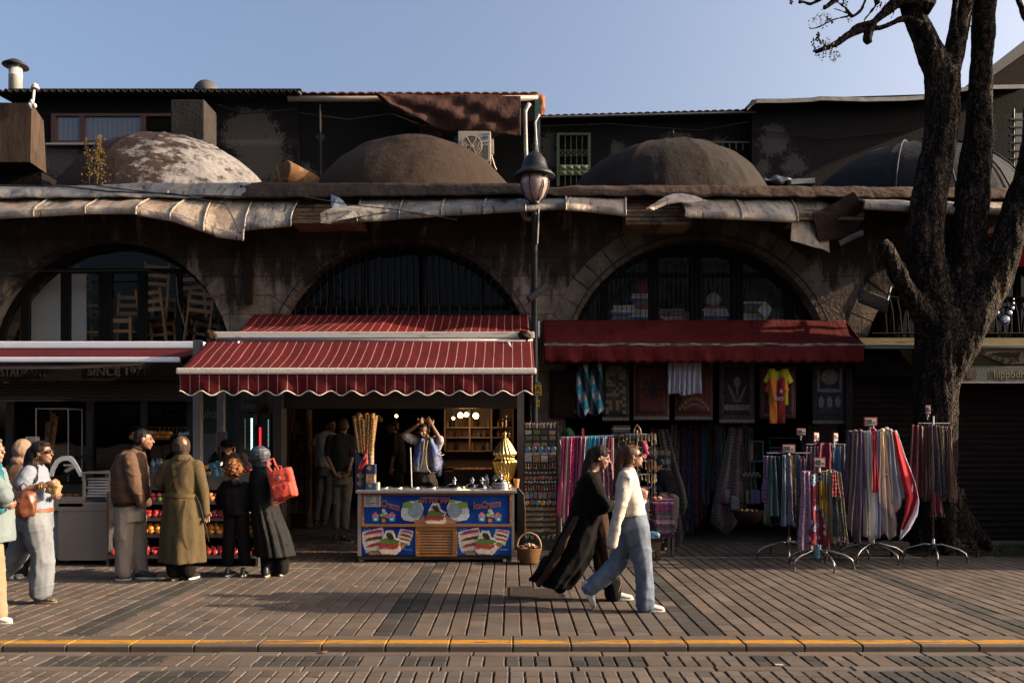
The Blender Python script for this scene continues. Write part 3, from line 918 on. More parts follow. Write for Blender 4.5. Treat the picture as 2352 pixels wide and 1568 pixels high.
b.box2((a_[0],yw,a_[1]),(c_[0],YU,a_[1]+tkn));b.box2((a_[0],yw,c_[1]-tkn),(c_[0],YU,c_[1]))
for u in(121,186,326):
 b.box2((X_(u),yw-.003,a_[1]+tkn),(X_(u)+.11,YU,c_[1]-tkn))
fr=b.build('window',m_brown,ta)
m_wp,nt,bs,oc=newmat('curtained_pane',.08)
s=sep(nt,oc)
wv=math_n(nt,'SINE',math_n(nt,'MULTIPLY',s[0],60.0));c=mixc(nt,step(nt,math_n(nt,'ADD',wv,math_n(nt,'MULTIPLY',nz(nt,oc,3),1.4)),-1,2),(.13,.14,.17),(.20,.21,.25))
nt.links.new(c,bs.inputs['Base Color']);bs.inputs['Coat Weight'].default_value=.7;bs.inputs['Coat Roughness'].default_value=.02
for(u0,u1)in((133,184),(200,324),(338,398)):
 b=MB();b.box2((X_(u0)-.05,YU-.02,a_[1]+tkn),(X_(u1)+.04,YU-.01,c_[1]-tkn));b.build('pane',m_wp if u0<300 else m_dark,fr)
b=MB();b.box2((X_(112),YU-.12,Z_(337)),(X_(255),YU,Z_(332.5)));b.build('sill',mat('white_sill',(.55,.5,.48),.7),fr)
t=thing('chimney_block','dark rectangular chimney block beside the brown-framed window','chimney',(X_(432,16.2),16.2,5.4))
m_dconc=mat('dark_concrete',(.055,.047,.043),.9,var=.35,scale=3,bump=.5,bscale=20)
m_cbox=mat('streaked_concrete',(.085,.058,.042),.9,var=.5,scale=3,bump=.6,bscale=20,stretch=(4,4,.4))
b=MB();b.bbox(((X_(390,16)+X_(466,16))/2,16.4,(Z_(226,16)+5.42)/2),(X_(466,16)-X_(390,16),.7,Z_(226,16)-5.42),.02);b.build('shaft',m_dconc,t)
t=thing('concrete_box','brown streaked concrete box jutting out at the left edge above the roof','roof box',(X_(30,14.5),14.5,6.4))
xr=X_(73,14.5)
b=MB()
zt,zb=Z_(233,14.5),Z_(372,14.5)
vs=[(xr-2.2,14.5,zt),(xr,14.5,zt-.03),(xr-.03,14.5,zb),(xr-2.2,14.5,zb),(xr-2.2,15.1,zt),(X_(100,15.0),15.0,zt-.15),(X_(107,15.05),15.05,Z_(398,15.05)),(xr-2.2,15.1,zb-.1)]
b.add(vs,[(0,1,2,3)[::-1],(1,5,6,2)[::-1],(4,7,6,5)[::-1],(0,4,5,1)[::-1],(3,2,6,7)[::-1]]);b.build('shell',m_cbox,t)
b=MB();b.box2((xr-1.9,14.9,5.41),(X_(103,15.0),15.6,zb-.05));b.build('base',m_soot,t)
t=thing('flue_pipe','shiny metal flue with a dark conical rain cap at the top left','chimney pipe',(X_(36),17.3,8.8))
m_galv=mat('galvanised',(1,1,1),.35,.5,var=.15,scale=8,bump=.1)
px_,pz=X_(36,17.3),Z_(206,17.3)
b=MB();b.lathe([(.135,-.2),(.135,.28),(.14,.285),(.14,.30),(.133,.305),(.133,.50),(.001,.5)],(px_,17.3,pz),20);b.build('pipe',m_galv,t,smooth=True)
b=MB();b.lathe([(.26,.5),(.255,.52),(.12,.62),(.03,.66),(.001,.66)],(px_,17.3,pz),20);b.lathe([(.25,.505),(.001,.56)],(px_,17.3,pz),20)
b.tube([(px_-.1,17.3,pz+.48),(px_-.12,17.3,pz+.56)],.008,5);b.tube([(px_+.1,17.3,pz+.48),(px_+.12,17.3,pz+.56)],.008,5)
b.build('rain_cap',m_corr,t,smooth=True)
t=thing('camera_mast','thin white mast with a dome camera on the concrete box','security camera',P(77,245,14.45))
b=MB();b.tube([P(74,246,14.45),P(76,232,14.45),P(79,205,14.45)],.022,8);b.build('pole',mat('white_paint',(.7,.68,.66),.5),t,smooth=True)
b=MB();b.ell(P(81,198,14.45),(.06,.06,.05));b.lathe([(.07,0),(.07,.02),(.001,.03)],P(81,204,14.45),14);b.build('camera',MC['white_paint'],t,smooth=True)
b=MB()
for(u,v)in((69,240),(73,234),(72,246),(80,243)):b.ell(P(u,v,14.42),(.035,.03,.045))
b.build('bracket',MC['white_paint'],t,smooth=True)
t=thing('satellite_dish','dish rim peeking over the corrugated roof','satellite dish',P(473,206,18.5))
b=MB();b.lathe([(.30,0),(.28,.03),(.2,.07),(.001,.1)],P(473,214,18.5),20,Matrix.Rotation(R(-80),3,'X'));b.build('reflector',mat('dish_grey',(.12,.12,.13),.7),t,smooth=True)
m_weed=mat('weed_leaf',(.10,.085,.02),.8,c2=(.22,.11,.03),scale=5,cut=.5)
random.seed(9)
for(u,vb,vt,wd,n,lab)in((222,422,312,.09,260,'tall bushy yellow-green weed growing on the roof before the white-blotched dome'),(205,420,318,.03,60,'thin straggly weed stem left of the bushy one on the roof')):
 y=12.7;p0=P(u,vb,y);p1=P(u+(6 if n>100 else-8),vt,y)
 t=thing('weed',lab,'plant',p0)
 b=MB();b.tube([p0,p0 .lerp(p1,.5)+V((.02,0,0)),p1],[.012,.008,.003],5);b.build('stem',mat('weed_stem',(.08,.06,.02),.8),t)
 b=MB()
 for i in range(n):
  k=random.random()**.8;c=p0 .lerp(p1,.05+.93*k);sp=wd*(1.1-.8*k)*(1 if k<.75 else .6)
  c=c+V((random.gauss(0,sp),random.gauss(0,sp),random.gauss(0,.02)))
  d=V((random.gauss(0,1),random.gauss(0,1),random.gauss(.8,.6))).normalized();e=d.orthogonal().normalized()*.011
  b.add([c-e,c+e,c+d*.045],[(0,1,2)])
 b.build('foliage',m_weed,t)
tb=thing('middle_shed','black-walled shed with a pale gutter and an orange tile edge behind the brown tarpaulin dome','shed',(X_(950),YU,5.4))
b=MB();b.box2((X_(686),YU+.1,5.41),(X_(1232),YU+3,Z_(232)))
b.build('wall',plaster_mat('black_render_b',[(X_(700),Z_(400),.4,.5),(X_(735),Z_(310),.2,.15),(X_(880),Z_(330),.25,.3)],.3),tb)
m_tile=mat('orange_tile',(.40,.15,.08),.85,var=.35,scale=8,bump=.3)
b=MB();x0,x1=X_(690),X_(1236)
n_t=int((x1-x0)/.2)
b.grid(lambda s,t:V((x0+(x1-x0)*s,YU-.15+3*t,Z_(222)+.03*abs(math.sin(pi*n_t*s))+.3*t)),n_t*6,2)
b.build('roof',m_tile,tb,solid=.02)
b=MB();b.tube([P(662,227,16.8),P(780,228,16.8),P(1236,226,16.8)],.06,10);b.build('gutter',mat('beige_gutter',(.42,.34,.26),.5),tb,smooth=True)
b=MB()
for i in range(5):
 x=X_(965)+i*.095;b.box2((x,YU+.03,Z_(330)),(x+.02,YU+.05,Z_(283)))
for i in range(7):
 b.box2((X_(962),YU+.055,Z_(284+i*7)),(X_(1018),YU+.07,Z_(286+i*7)))
o=b.build('window_grille',mat('brown_iron',(.10,.045,.03),.7),tb)
b=MB();b.box2((X_(964),YU+.08,Z_(330)),(X_(1016),YU+.09,Z_(283)));b.build('pane',mat('glass_block',(.08,.09,.12),.3),o)
m_cloth=mat('brown_cloth',(.07,.032,.026),.85,var=.25,scale=3,bump=.6,bscale=9,bdist=.04)
b=MB();topc=[(862,217),(930,216),(1000,219),(1120,217),(1196,222)];botc=[(862,218),(900,247),(950,275),(1000,292),(1060,302),(1150,306),(1196,309)]
def cl(s,t):
 u=862+334*s
 a=P(u,poly_at(topc,u),16.65);c=P(u,poly_at(botc,u)+3*math.sin(u*.05),16.5)
 q=a.lerp(c,t)
 f=math.sin((s*1.5-t*.95)*9+2*noise.noise(V((s*3,t*2,0))))*.07*(1-abs(s-.45))+.03*math.sin(s*40+t*9)
 return q+V((0,-1,.1))*(f*(.25+t*.75)+.07*math.sin(pi*t))
b.grid(cl,120,26);o=b.build('cloth_cover',m_cloth,off=P(1000,260,16.6),smooth=True,solid=.012)
tag(o,'dark brown cloth draped in folds from the middle shed roof above the air conditioner','cloth')
b=MB();b.ell(P(1240,236,16.9),(.12,.1,.2));b.ell(P(1232,224,16.9),(.22,.1,.06));b.ell(P(1243,255,16.9),(.1,.1,.12))
o=b.blob('tile_rubble',m_tile,voxel=.03,disp=lambda c:.05*noise.noise(c*8));tag(o,'broken orange tiles and mortar at the right end of the gutter','rubble')
m_teal=mat('teal_sheet',(.03,.12,.13),.6)
b=MB();b.box2((X_(1228),16.75,Z_(420)),(X_(1240),16.78,Z_(240)));
o=b.build('teal_board',m_teal,off=(X_(1232),16.75,6));tag(o,'narrow teal board standing behind the white downpipe','board')
for(u,v0,v1,lab)in((1207,250,440,'white downpipe with a bend under the gutter end, left of the lamp hood'),(1230,275,360,'thin pale pipe right behind the lamp finial')):
 b=MB();pts=[P(u+9,v0-12,16.6),P(u+4,v0-4,16.6),P(u-1,v0+6,16.6),P(u+1,(v0+v1)/2,16.6),P(u+5,v1,16.6)]
 b.tube(pts,.045 if u<1220 else .028,10);o=b.build('downpipe',mat('white_pipe',(.45,.42,.42),.5,var=.3),off=P(u,v0,16.6),smooth=True);tag(o,lab,'pipe')
ac=thing('air_conditioner','beige outdoor air conditioner unit with a round fan behind the brown dome','air conditioner',P(1090,372,16.3))
m_ac=mat('ac_casing',(.62,.54,.44),.5,var=.1,bump=.05)
a_,c_=P(1052,372,16.3),P(1127,301,16.3)
b=MB();b.bbox(((a_.x+c_.x)/2,16.45,(a_.z+c_.z)/2),(c_.x-a_.x,.3,c_.z-a_.z),.015)
b.build('casing',m_ac,ac)
b=MB();b.box2((c_.x,16.36,a_.z+.2),(c_.x+.06,16.5,c_.z-.14));b.build('valve_cover',m_ac,ac)
b=MB();fc=P(1084,336,16.285)
RX=Matrix.Rotation(R(90),3,'X')
b.lathe([(.215,0),(.215,.015),(.20,.015),(.001,.002)],fc,28,RX);fan=b.build('fan_recess',mat('fan_dark',(.07,.05,.04),.7),ac,smooth=False)
b=MB()
for rr in(.05,.08,.11,.14,.17,.205):b.tube([fc+V((rr*math.cos(a/12*pi),-.022,rr*math.sin(a/12*pi)))for a in range(25)],.004,4)
for k in range(6):b.tube([fc+V((.04*math.cos(k*pi/3),-.022,.04*math.sin(k*pi/3))),fc+V((.21*math.cos(k*pi/3),-.022,.21*math.sin(k*pi/3)))],.006,4)
b.lathe([(.045,0),(.04,.03),(.001,.032)],fc,14,RX);b.build('fan_guard',m_ac,ac)
b=MB()
for k in range(4):x=c_.x-.06-k*.035;b.box2((x,16.288,a_.z+.05),(x+.012,16.302,a_.z+.35))
b.build('vent_slots',mat('slot_dark',(.20,.16,.13),.8),ac)
b=MB();b.box2((c_.x-.16,16.286,c_.z-.15),(c_.x-.05,16.299,c_.z-.11));b.box2((c_.x-.16,16.286,c_.z-.24),(c_.x-.03,16.299,c_.z-.235));b.build('badge',mat('badge_blue',(.03,.20,.38),.5),ac)
text_obj('A-nova','lettering',mat('grey_print',(.2,.2,.22),.6),ac,(c_.x-.17,16.296,c_.z-.075),.035,bold=.0005)
b=MB();b.tube([P(1128,355,16.35),P(1133,372,16.3),P(1136,382,16.3),P(1140,390,16.3)],.018,6);b.build('hose',mat('pale_hose',(.6,.5,.4),.7),ac)
t=thing('rusty_tank','rusty brown cylindrical tank lying on the roof between the two left domes','tank',P(665,400,13.9))
ax=V((.75,.95,-.22)).normalized();c0=P(651,393,13.6);m_rust=mat('rust',(.17,.075,.03),.85,c2=(.28,.16,.09),scale=5,bump=.5)
b=MB();z_=V((0,0,1));a1=ax.cross(z_).normalized();a2=ax.cross(a1)
b.tube([c0,c0+ax*.02,c0+ax*.62,c0+ax*.72],[.19,.205,.205,.15],26);b.build('shell',m_rust,t,smooth=False)
b=MB()
for s_ in(-.05,.1):b.tube([c0-ax*.02+V((s_-.05,0,.08)),c0-ax*.02+V((s_+.02,0,-.2))],.014,5)
b.build('strap',mat('rust_bright',(.36,.15,.05),.8),t)
for(u,v,y,s,cc,lab)in((1075,318,16.8,(.28,.1,.12),(.02,.20,.20),'crumpled teal plastic sheet left of the air conditioner'),(1452,384,15.6,(.25,.15,.2),(.025,.035,.10),'dark blue plastic bag beside the third dome'),(1795,420,14.4,(.5,.2,.08),(.05,.055,.07),'dark sagging plastic sheet between the two right domes')):
 b=MB();p=P(u,v,y);b.ell(p,s)
 o=b.blob('plastic_sheet',mat('plastic_%d'%u,cc,.35,bump=.3),voxel=.03,disp=lambda c:.09*noise.noise(c*6));tag(o,lab,'plastic sheet')
b=MB();b.box(P(1840,420,14.2),(.42,.2,.09),Matrix.Rotation(R(-3),3,'Y'));o=b.build('white_tray',mat('grey_tray',(.38,.40,.44),.7));tag(o,'pale shallow tray on the parapet between the two right domes','tray')
tc_=thing('low_shed','low black shed with a green barred window right of the street lamp','shed',(X_(1480),YU,5.4))
b=MB();pr=[V((X_(1234),YU+.05,5.41)),V((X_(1722),YU+.05,5.41)),V((X_(1722),YU+.05,Z_(259))),V((X_(1234),YU+.05,Z_(268)))]
b.prism(pr,(0,3,0));b.build('wall',plaster_mat('black_render_c',[(X_(1262),Z_(350),.5,.9),(X_(1420),Z_(345),.35,.4),(X_(1560),Z_(320),.8,.3),(X_(1650),Z_(330),.3,.3)],.27),tc_)
x0,x1=X_(1238,16.8),X_(1735,16.8);n_t=int((x1-x0)/.155)
b=MB();b.grid(lambda s,t:V((x0+(x1-x0)*s,16.8+3*t,Z_(268,16.8)+(Z_(254,16.8)-Z_(268,16.8))*s+.028*abs(math.sin(pi*n_t*s))+.2*t)),n_t*8,2)
b.build('roof',mat('dark_tile',(.07,.04,.045),.8),tc_,smooth=False,solid=.03)
b=MB();b.tube([P(1236,270,16.75),P(1735,258,16.75)],.022,6);b.build('gutter',mat('grey_edge',(.10,.10,.10),.6),tc_)
m_green=mat('green_iron',(.10,.13,.055),.6,var=.3)
wx0,wx1,wz0,wz1=X_(1285),X_(1350),Z_(428),Z_(306)
b=MB();b.box2((wx0-.06,YU-.03,wz0),(wx0,YU+.02,wz1));b.box2((wx1,YU-.03,wz0),(wx1+.06,YU+.02,wz1));b.box2((wx0,YU-.028,wz1-.05),(wx1,YU+.02,wz1))
fr=b.build('window',m_green,tc_)
b=MB();b.box2((wx0,YU+.02,wz0),(wx1,YU+.03,wz1-.05));b.build('pane',m_dark,fr)
b=MB()
for k in range(1,5):x=wx0+(wx1-wx0)*k/5;b.tube([(x,YU-.02,wz0),(x,YU-.02,wz1-.05)],.009,5)
zz=Z_(352)
for k in range(5):
 xa=wx0+(wx1-wx0)*k/5;xb=wx0+(wx1-wx0)*(k+1)/5
 b.tube([(xa,YU-.025,zz-.055),(xb,YU-.025,zz+.055)],.007,4);b.tube([(xa,YU-.03,zz+.055),(xb,YU-.03,zz-.055)],.007,4)
for dz in(-.06,.06):b.tube([(wx0,YU-.02,zz+dz),(wx1,YU-.02,zz+dz)],.009,5)
b.build('grille',m_green,fr)
b=MB();zp=Z_(392)
for k in range(4):
 xa=wx0+(wx1-wx0)*k/4;wq=(wx1-wx0)/4
 for j in range(2):
  zc=zp+(j-.5)*.115;cc=(xa+wq/2,YU-.06,zc)
  b.add([(xa,YU-.035,zc-.055),(xa+wq,YU-.035,zc-.055),(xa+wq,YU-.035,zc+.055),(xa,YU-.035,zc+.055),cc],[(0,1,4),(1,2,4),(2,3,4),(3,0,4)])
b.build('studded_panel',mat('green_panel',(.14,.20,.06),.5),fr)
b=MB()
for k in range(12):b.box2((X_(1345)+k*0+1.8+k*.14,YU-.02,Z_(345)),(X_(1345)+1.82+k*.14,YU,Z_(328)))
b.box2((X_(1545),YU-.03,Z_(329)),(X_(1730),YU+.01,Z_(326)));b.build('rail',m_green,tc_)
b=MB();b.bbox(P(1491,339,16.9),(.11,.1,.2),.03);b.build('wall_lamp',mat('ochre_lamp',(.30,.24,.15),.6),tc_)
b=MB();b.box2((X_(1820,16.9),16.9,5.41),(X_(1832,16.9),17,Z_(262)));b.build('corner_post',m_soot,tc_)
b=MB();b.box(P(1594+0,262,17.5),(.11,.1,.28));
p=P(1754,266,17.5)
b=MB();b.box(P(1754,261,17.2),(.1,.1,.16));o=b.build('roof_stub',mat('pale_stub',(.35,.33,.28),.8));tag(o,'tiny pale chimney stub on the low tiled roof edge','chimney')
td=thing('tall_shed','tall black shed with pale roof flashing and peeling patches left of the tree','shed',(X_(1900),YU,5.4))
b=MB();pr=[V((X_(1722),YU-.15,5.41)),V((X_(2360),YU-.15,5.41)),V((X_(2360),YU-.15,Z_(205))),V((X_(2170),YU-.15,Z_(222))),V((X_(1722),YU-.15,Z_(236)))]
b.prism(pr,(0,3,0));b.build('wall',plaster_mat('black_render_d',[(X_(1770),Z_(330),.55,.6),(X_(1820),Z_(385),.5,.45),(X_(1745),Z_(395),.3,.4),(X_(2255),Z_(320),.3,.9)],.31,pale=(.13,.125,.13)),td)
fl=[(1716,252),(1733,236),(1800,236),(1870,233),(1882,230),(1990,233),(2080,231),(2125,228),(2150,220),(2240,205),(2360,203)]
b=MB()
m_fl=mat('roof_flashing',(.20,.19,.185),.6,.3,var=.6,scale=2.5,bump=.4,bscale=6)
b.grid(lambda s,t:P(1716+644*s,poly_at([(u,v-8)for u,v in fl],1716+644*s)+9*t,16.6-.05*t),60,3)
b.grid(lambda s,t:P(1716+644*s,poly_at([(u,v-8)for u,v in fl],1716+644*s),16.6)+V((0,3*t,.2*t)),60,2)
b.build('roof',m_fl,td,solid=.02)
te=thing('grey_roofed_house','house with a steep grey roof rising at the right edge behind the tree','house',(X_(2320,20),20,6))
b=MB();q=[P(2225,196,20),P(2300,135,20),P(2420,40,20),P(2420,75,20),P(2300,160,20),P(2240,205,20)]
b.prism(q,(0,6,0));b.build('roof',mat('grey_roof_sheet',(.19,.185,.18),.7,var=.2),te)
b=MB();q=[P(2242,206,20.1),P(2300,162,20.1),P(2420,78,20.1),P(2420,440,20.1),P(2242,440,20.1)]
b.prism(q,(0,5,0));b.build('wall',mat('brown_boards',(.045,.03,.024),.9,var=.4,scale=2,stretch=(.2,1,6)),te)
tf=thing('pale_house','pale house sliver with a sloping white roof at the left edge below the concrete box','house',P(0,410,24))
b=MB();b.prism([P(-60,395,24),P(-5,400,24),P(22,424,24),P(22,470,24),P(-60,470,24)],(0,5,0));b.build('wall',mat('pale_wall',(.65,.6,.55),.8),tf)
b=MB();b.prism([P(-60,388,23.9),P(-4,394,23.9),P(24,420,23.9),P(24,425,23.9),P(-6,399,23.9),P(-60,394,23.9)],(0,5.4,0));b.build('roof',mat('pale_roof',(.5,.45,.42),.8),tf)
b=MB();b.tube([P(24,440,16.9),P(25,395,16.9)],.05,8);o=b.build('vent_pipe',mat('pale_pipe',(.45,.4,.38),.7));tag(o,'short pale upright pipe under the concrete box at the left edge','pipe')
b=MB()
for k in range(9):b.box(P(2340,275+k*18,16.2),(.4,.05,.03))
b.tube([P(2328,250,16.2),P(2328,430,16.2)],.02,6);b.tube([P(2352,250,16.2),P(2352,430,16.2)],.02,6)
o=b.build('iron_ladder',m_black,off=P(2340,340,16.2));tag(o,'black iron ladder against the shed at the right edge behind the tree','ladder')
b=MB();b.box2((X_(2332,16.4),16.4,Z_(420,16.4)),(X_(2348,16.4),16.5,Z_(260,16.4)));o=b.build('grey_duct',mat('duct',(.12,.12,.13),.5,.4),off=P(2340,340,16.4));tag(o,'grey vertical duct behind the iron ladder at the right edge','duct')
for i,(pts,par)in enumerate((([(1240,290),(1400,285),(1600,300),(1720,280)],tc_),([(690,260),(800,275),(900,262),(960,285)],tb),([(1735,300),(1900,318),(2080,300)],td),([(500,240),(560,262),(680,250)],ta),([(1545,300),(1548,420)],tc_),([(735,240),(737,420)],tb))):
 b=MB();b.tube([P(u,v,16.8)for u,v in pts],.012 if i<4 else .03,5);b.build('cable' if i<4 else 'wall_pipe',mat('wall_grey',(.035,.032,.03),.8),par)
def stripe_mat(name,period,x0,wdt,base,line):
 m,nt,bs,oc=newmat(name,.85)
 s=sep(nt,oc)
 fr=math_n(nt,'FRACT',math_n(nt,'DIVIDE',math_n(nt,'SUBTRACT',s[0],x0),period))
 ln=math_n(nt,'LESS_THAN',fr,wdt)
 n1=nz(nt,mapv(nt,oc,(1,3,3)),1.2,6,.7)
 c=mixc(nt,n1,tuple(q*.6 for q in base),tuple(q*1.25 for q in base))
 nt.links.new(mixc(nt,ln,c,line),bs.inputs['Base Color'])
 bumpn(nt,math_n(nt,'ADD',nz(nt,mapv(nt,oc,(1,1,.4)),2.0,4),math_n(nt,'MULTIPLY',nz(nt,oc,300,1),.02)),bs,.6,.04)
 return m
def red_mat(name,base):
 m,nt,bs,oc=newmat(name,.8)
 n1=nz(nt,mapv(nt,oc,(1,3,3)),1.0,6,.7)
 nt.links.new(mixc(nt,n1,tuple(q*.65 for q in base),tuple(q*1.2 for q in base)),bs.inputs['Base Color'])
 bumpn(nt,nz(nt,mapv(nt,oc,(2.5,1,.6)),1.6,4),bs,.7,.06)
 return m
m_str=stripe_mat('striped_canvas',.119,.0,.085,(.135,.009,.013),(.42,.28,.23))
m_str2=stripe_mat('striped_canvas_upper',.119,.0,.085,(.18,.009,.010),(.50,.33,.26))
m_bar_w=mat('cream_bar',(1,.9,.8),.45,var=.12,scale=3)
m_barm=mat('white_bar',(1,1,1),.35,var=.06)
m_rusty=mat('rusty_joint',(.05,.03,.02),.8,.3)
def canvas(parent,name,m,x0,x1,A,B,sag=.05,wr=.02,n=110,seed=0,solid=.006,diag=0):
 b=MB()
 def fn(s,t):
  x=x0+(x1-x0)*s
  y=A[0]+(B[0]-A[0])*t;z=A[1]+(B[1]-A[1])*t
  z-=sag*math.sin(pi*t)*(1+.5*noise.noise(V((x*.7,seed,0))))
  z+=wr*math.sin(pi*min(1,t*1.2))*(noise.noise(V((x*1.3+t*1.5,t*1.2,seed)))*1.5+.6*noise.noise(V((x*4+t*4*diag,t*2,seed+3))))
  return V((x,y,z))
 b.grid(fn,n,14)
 return b.build(name,m,parent,smooth=True,solid=solid)
def valance(parent,m,x0,x1,y,z,h,n_sc,amp,edge=None,seed=0):
 b=MB()
 def low(s):return z-h+amp*math.cos(2*pi*n_sc*s)
 def fn(s,t):
  zz=z+(low(s)-z)*t
  yy=y+.03*t*noise.noise(V((s*22,t,seed)))+.015*t*math.sin(s*60)
  return V((x0+(x1-x0)*s,yy,zz))
 b.grid(fn,40*6,5)
 o=b.build('valance',m,parent,smooth=True,solid=.005)
 if edge:
  e=MB();e.tube([fn(i/240,1)+V((0,-.003,0))for i in range(241)],.008,5);e.build('piping',edge,o)
 return o
Yb_,Ym,Yf=12.46,10.62,9.72
xl,xr_=-761/F*9.72,52/F*9.72
aw=thing('striped_awning','two-tier red awning with thin pale stripes and scalloped valance above the ice cream stall','awning',(xl,12.46,2.4))
canvas(aw,'upper_canvas',m_str2,xl,xr_-.02,(Yb_,pxZ(723,Yb_)),(Ym,pxZ(764,Ym)),sag=.10,wr=.05,seed=1)
canvas(aw,'lower_canvas',m_str,xl,xr_,(Ym-.06,pxZ(784,Ym-.06)),(Yf,pxZ(846,Yf)),sag=.03,wr=.02,seed=2)
b=MB();zc=pxZ(770,Ym);b.bbox(((xl+xr_)/2,Ym-.02,zc),(xr_-xl+.04,.10,.085),.01);b.build('middle_beam',mat('dirty_cream_bar',(.95,.88,.82),.5,c2=(.5,.42,.35),cut=.62,soft=.08,scale=7,stretch=(.6,1,3)),aw)
b=MB();b.tube([V((xl+.02,Ym-.05,zc-.07)),V((xr_,Ym-.05,zc-.075))],.028,10);b.build('roller_tube',mat('grey_tube',(.32,.31,.32),.4),aw,smooth=True)
b=MB();zf=pxZ(852,Yf);b.bbox(((xl+xr_)/2-.01,Yf-.02,zf),(xr_-xl+.06,.06,.078),.022);b.build('front_bar',m_bar_w,aw,smooth=False)
for x in(xl+.05,xr_-.12):
 b=MB();b.ell((x,Ym-.08,zc),(.08,.05,.065));b.ell((x+.05,Ym-.06,zc-.02),(.05,.05,.06));b.box((x+.03,Ym-.06,zc-.09),(.035,.04,.1))
 b.blob('arm_joint',m_rusty,aw,voxel=.012,disp=lambda c:.02*noise.noise(c*25))
valance(aw,m_str,xl,xr_-.02,Yf-.03,zf-.035,.235,16.4,.028,m_bar_w,seed=3)
b=MB()
for x in(xl+.4,xr_-.35):b.tube([(x,Ym,zc-.05),(x+.15,(Ym+Yf)/2,(zc+zf)/2-.12),(x+.05,Yf,zf)],.022,8)
b.build('folding_arm',m_barm,aw)
m_post=mat('grey_post',(.30,.27,.26),.6,var=.1)
for(u,y,w_,lab)in((455,10.75,.10,'grey square post under the left end of the striped awning'),(508,11.2,.09,'second grey post, just right of the first under the striped awning'),(1196,11.9,.10,'grey post right of the ice cream stall beside the brass urn')):
 b=MB();x=pxX(u,y);b.box2((x-w_/2,y-w_/2,0),(x+w_/2,y+w_/2,2.95));t=thing('awning_post',lab,'post',(x,y,0),'awning posts');b.build('shaft',m_post,t)
 b=MB();b.bbox((x,y,.01),(w_+.07,w_+.07,.02),.004);b.build('foot_plate',m_post,t)
ar=thing('red_awning','plain dark red awning with a worn white edge above the carpet shop','awning',(3,12.46,2.8))
Yb_,Yf=12.46,11.80
x0,x1=pxX(1250,Yf),pxX(1984,Yf)
canvas(ar,'canvas',red_mat('red_canvas',(.12,.008,.009)),x0,x1,(Yb_,pxZ(735,Yb_)),(Yf,pxZ(789,Yf)),sag=.05,wr=.05,seed=5,diag=1)
m_worn,nt,bs,oc=newmat('worn_edge',.7)
nt.links.new(mixc(nt,step(nt,nz(nt,mapv(nt,oc,(1,4,8)),5,7,.8),.47,.53),(.04,.03,.03),(.40,.36,.34)),bs.inputs['Base Color'])
b=MB();zf=pxZ(792,Yf)
b.tube([V((x0+(x1-x0)*i/30,Yf-.01,zf+.006*math.sin(i)))for i in range(31)],.025,8);b.build('front_bar',m_worn,ar)
valance(ar,MC.setdefault('rv',red_mat('red_valance',(.14,.008,.009))),x0,x1-.01,Yf-.02,zf-.02,.235,26,.012,seed=6)
for xx in(x0,x1):b=MB();b.add([(xx,Yf,zf),(xx,Yb_,pxZ(735,Yb_)),(xx,Yb_,zf-.25),(xx,Yf,zf-.25)],[(0,1,2,3)]);b.build('side_flap',MC['rv'],ar,solid=.005)
b=MB();b.box(P(1236,757,12.2),(.05,.12,.25));b.build('bracket',m_barm,ar)
al=thing('retracted_awning','white awning cassette with a short strip of dark red canvas at the left edge','awning',(-6,11.6,2.7))
Yk=11.6;xe=pxX(466,Yk)
b=MB();b.bbox((xe-5,Yk+.1,pxZ(791.5,Yk)),(10,.22,.105),.02);b.build('cassette',mat('white_cassette',(1.2,1.25,1.4),.4,var=.05,bump=0),al)
Yf2=10.8;xf=pxX(414,Yf2)
canvas(al,'canvas',mat('dark_red_canvas',(.10,.010,.014),.8,var=.2,scale=2),xf-10,xf+.02,(Yk,pxZ(802,Yk)),(Yf2,pxZ(821,Yf2)),sag=.015,wr=.006,seed=9)
b=MB();b.bbox((xf-5,Yf2-.02,pxZ(826,Yf2)),(10,.07,.07),.018);b.build('front_bar',MC['white_cassette'],al)
b=MB();b.tube([P(-40,843,11.0),P(160,842,11.0),P(318,834,11.1),P(330,828,11.0)],.032,8);b.build('folding_arm',m_barm,al,smooth=True)
b=MB();b.bbox(P(324,831,11.0),(.08,.06,.06),.01);b.tube([P(324,830,10.98),P(324,841,10.98)],.015,6);b.build('arm_joint',m_barm,al)
m_sign=mat('dark_sign_band',(.022,.014,.012),.6,var=.2)
sg=thing('restaurant_sign','dark brown sign band lettered RESTAURANT SINCE 1971 under the white awning box','sign',(-6,12.0,2.6))
Ys=11.95
b=MB();b.box2((pxX(-120,Ys),Ys,pxZ(876,Ys)),(pxX(415,Ys),Ys+.08,pxZ(833,Ys)));b.build('board',m_sign,sg)
m_let=mat('grey_letter',(.10,.09,.088),.6)
text_obj('RESTAURANT','lettering',m_let,sg,(pxX(109,Ys),Ys-.004,pxZ(864,Ys)),.125,align='RIGHT',bold=.004,spacing=1.0,sx=.78)
text_obj('SINCE 1971','lettering',m_let,sg,(pxX(201,Ys),Ys-.004,pxZ(862,Ys)),.125,align='LEFT',bold=.004,spacing=1.02)
b=MB();b.grid(lambda s,t:V((pxX(-120,11.9)+(pxX(415,11.9)-pxX(-120,11.9))*s,11.9,pxZ(873,11.9)+(pxZ(880,11.9)-pxZ(873,11.9))*t*(.6+.4*math.cos(s*2*pi*22)))),220,2);b.build('scalloped_edge',mat('dark_red_edge',(.05,.012,.012),.8),sg,solid=.004)
sh=thing('shutter_box','grey ribbed roller shutter housing above the restaurant counter','shutter',(-6,12.1,2.3))
b=MB();z0,z1=pxZ(920,12.0),pxZ(879,12.0);n_=6
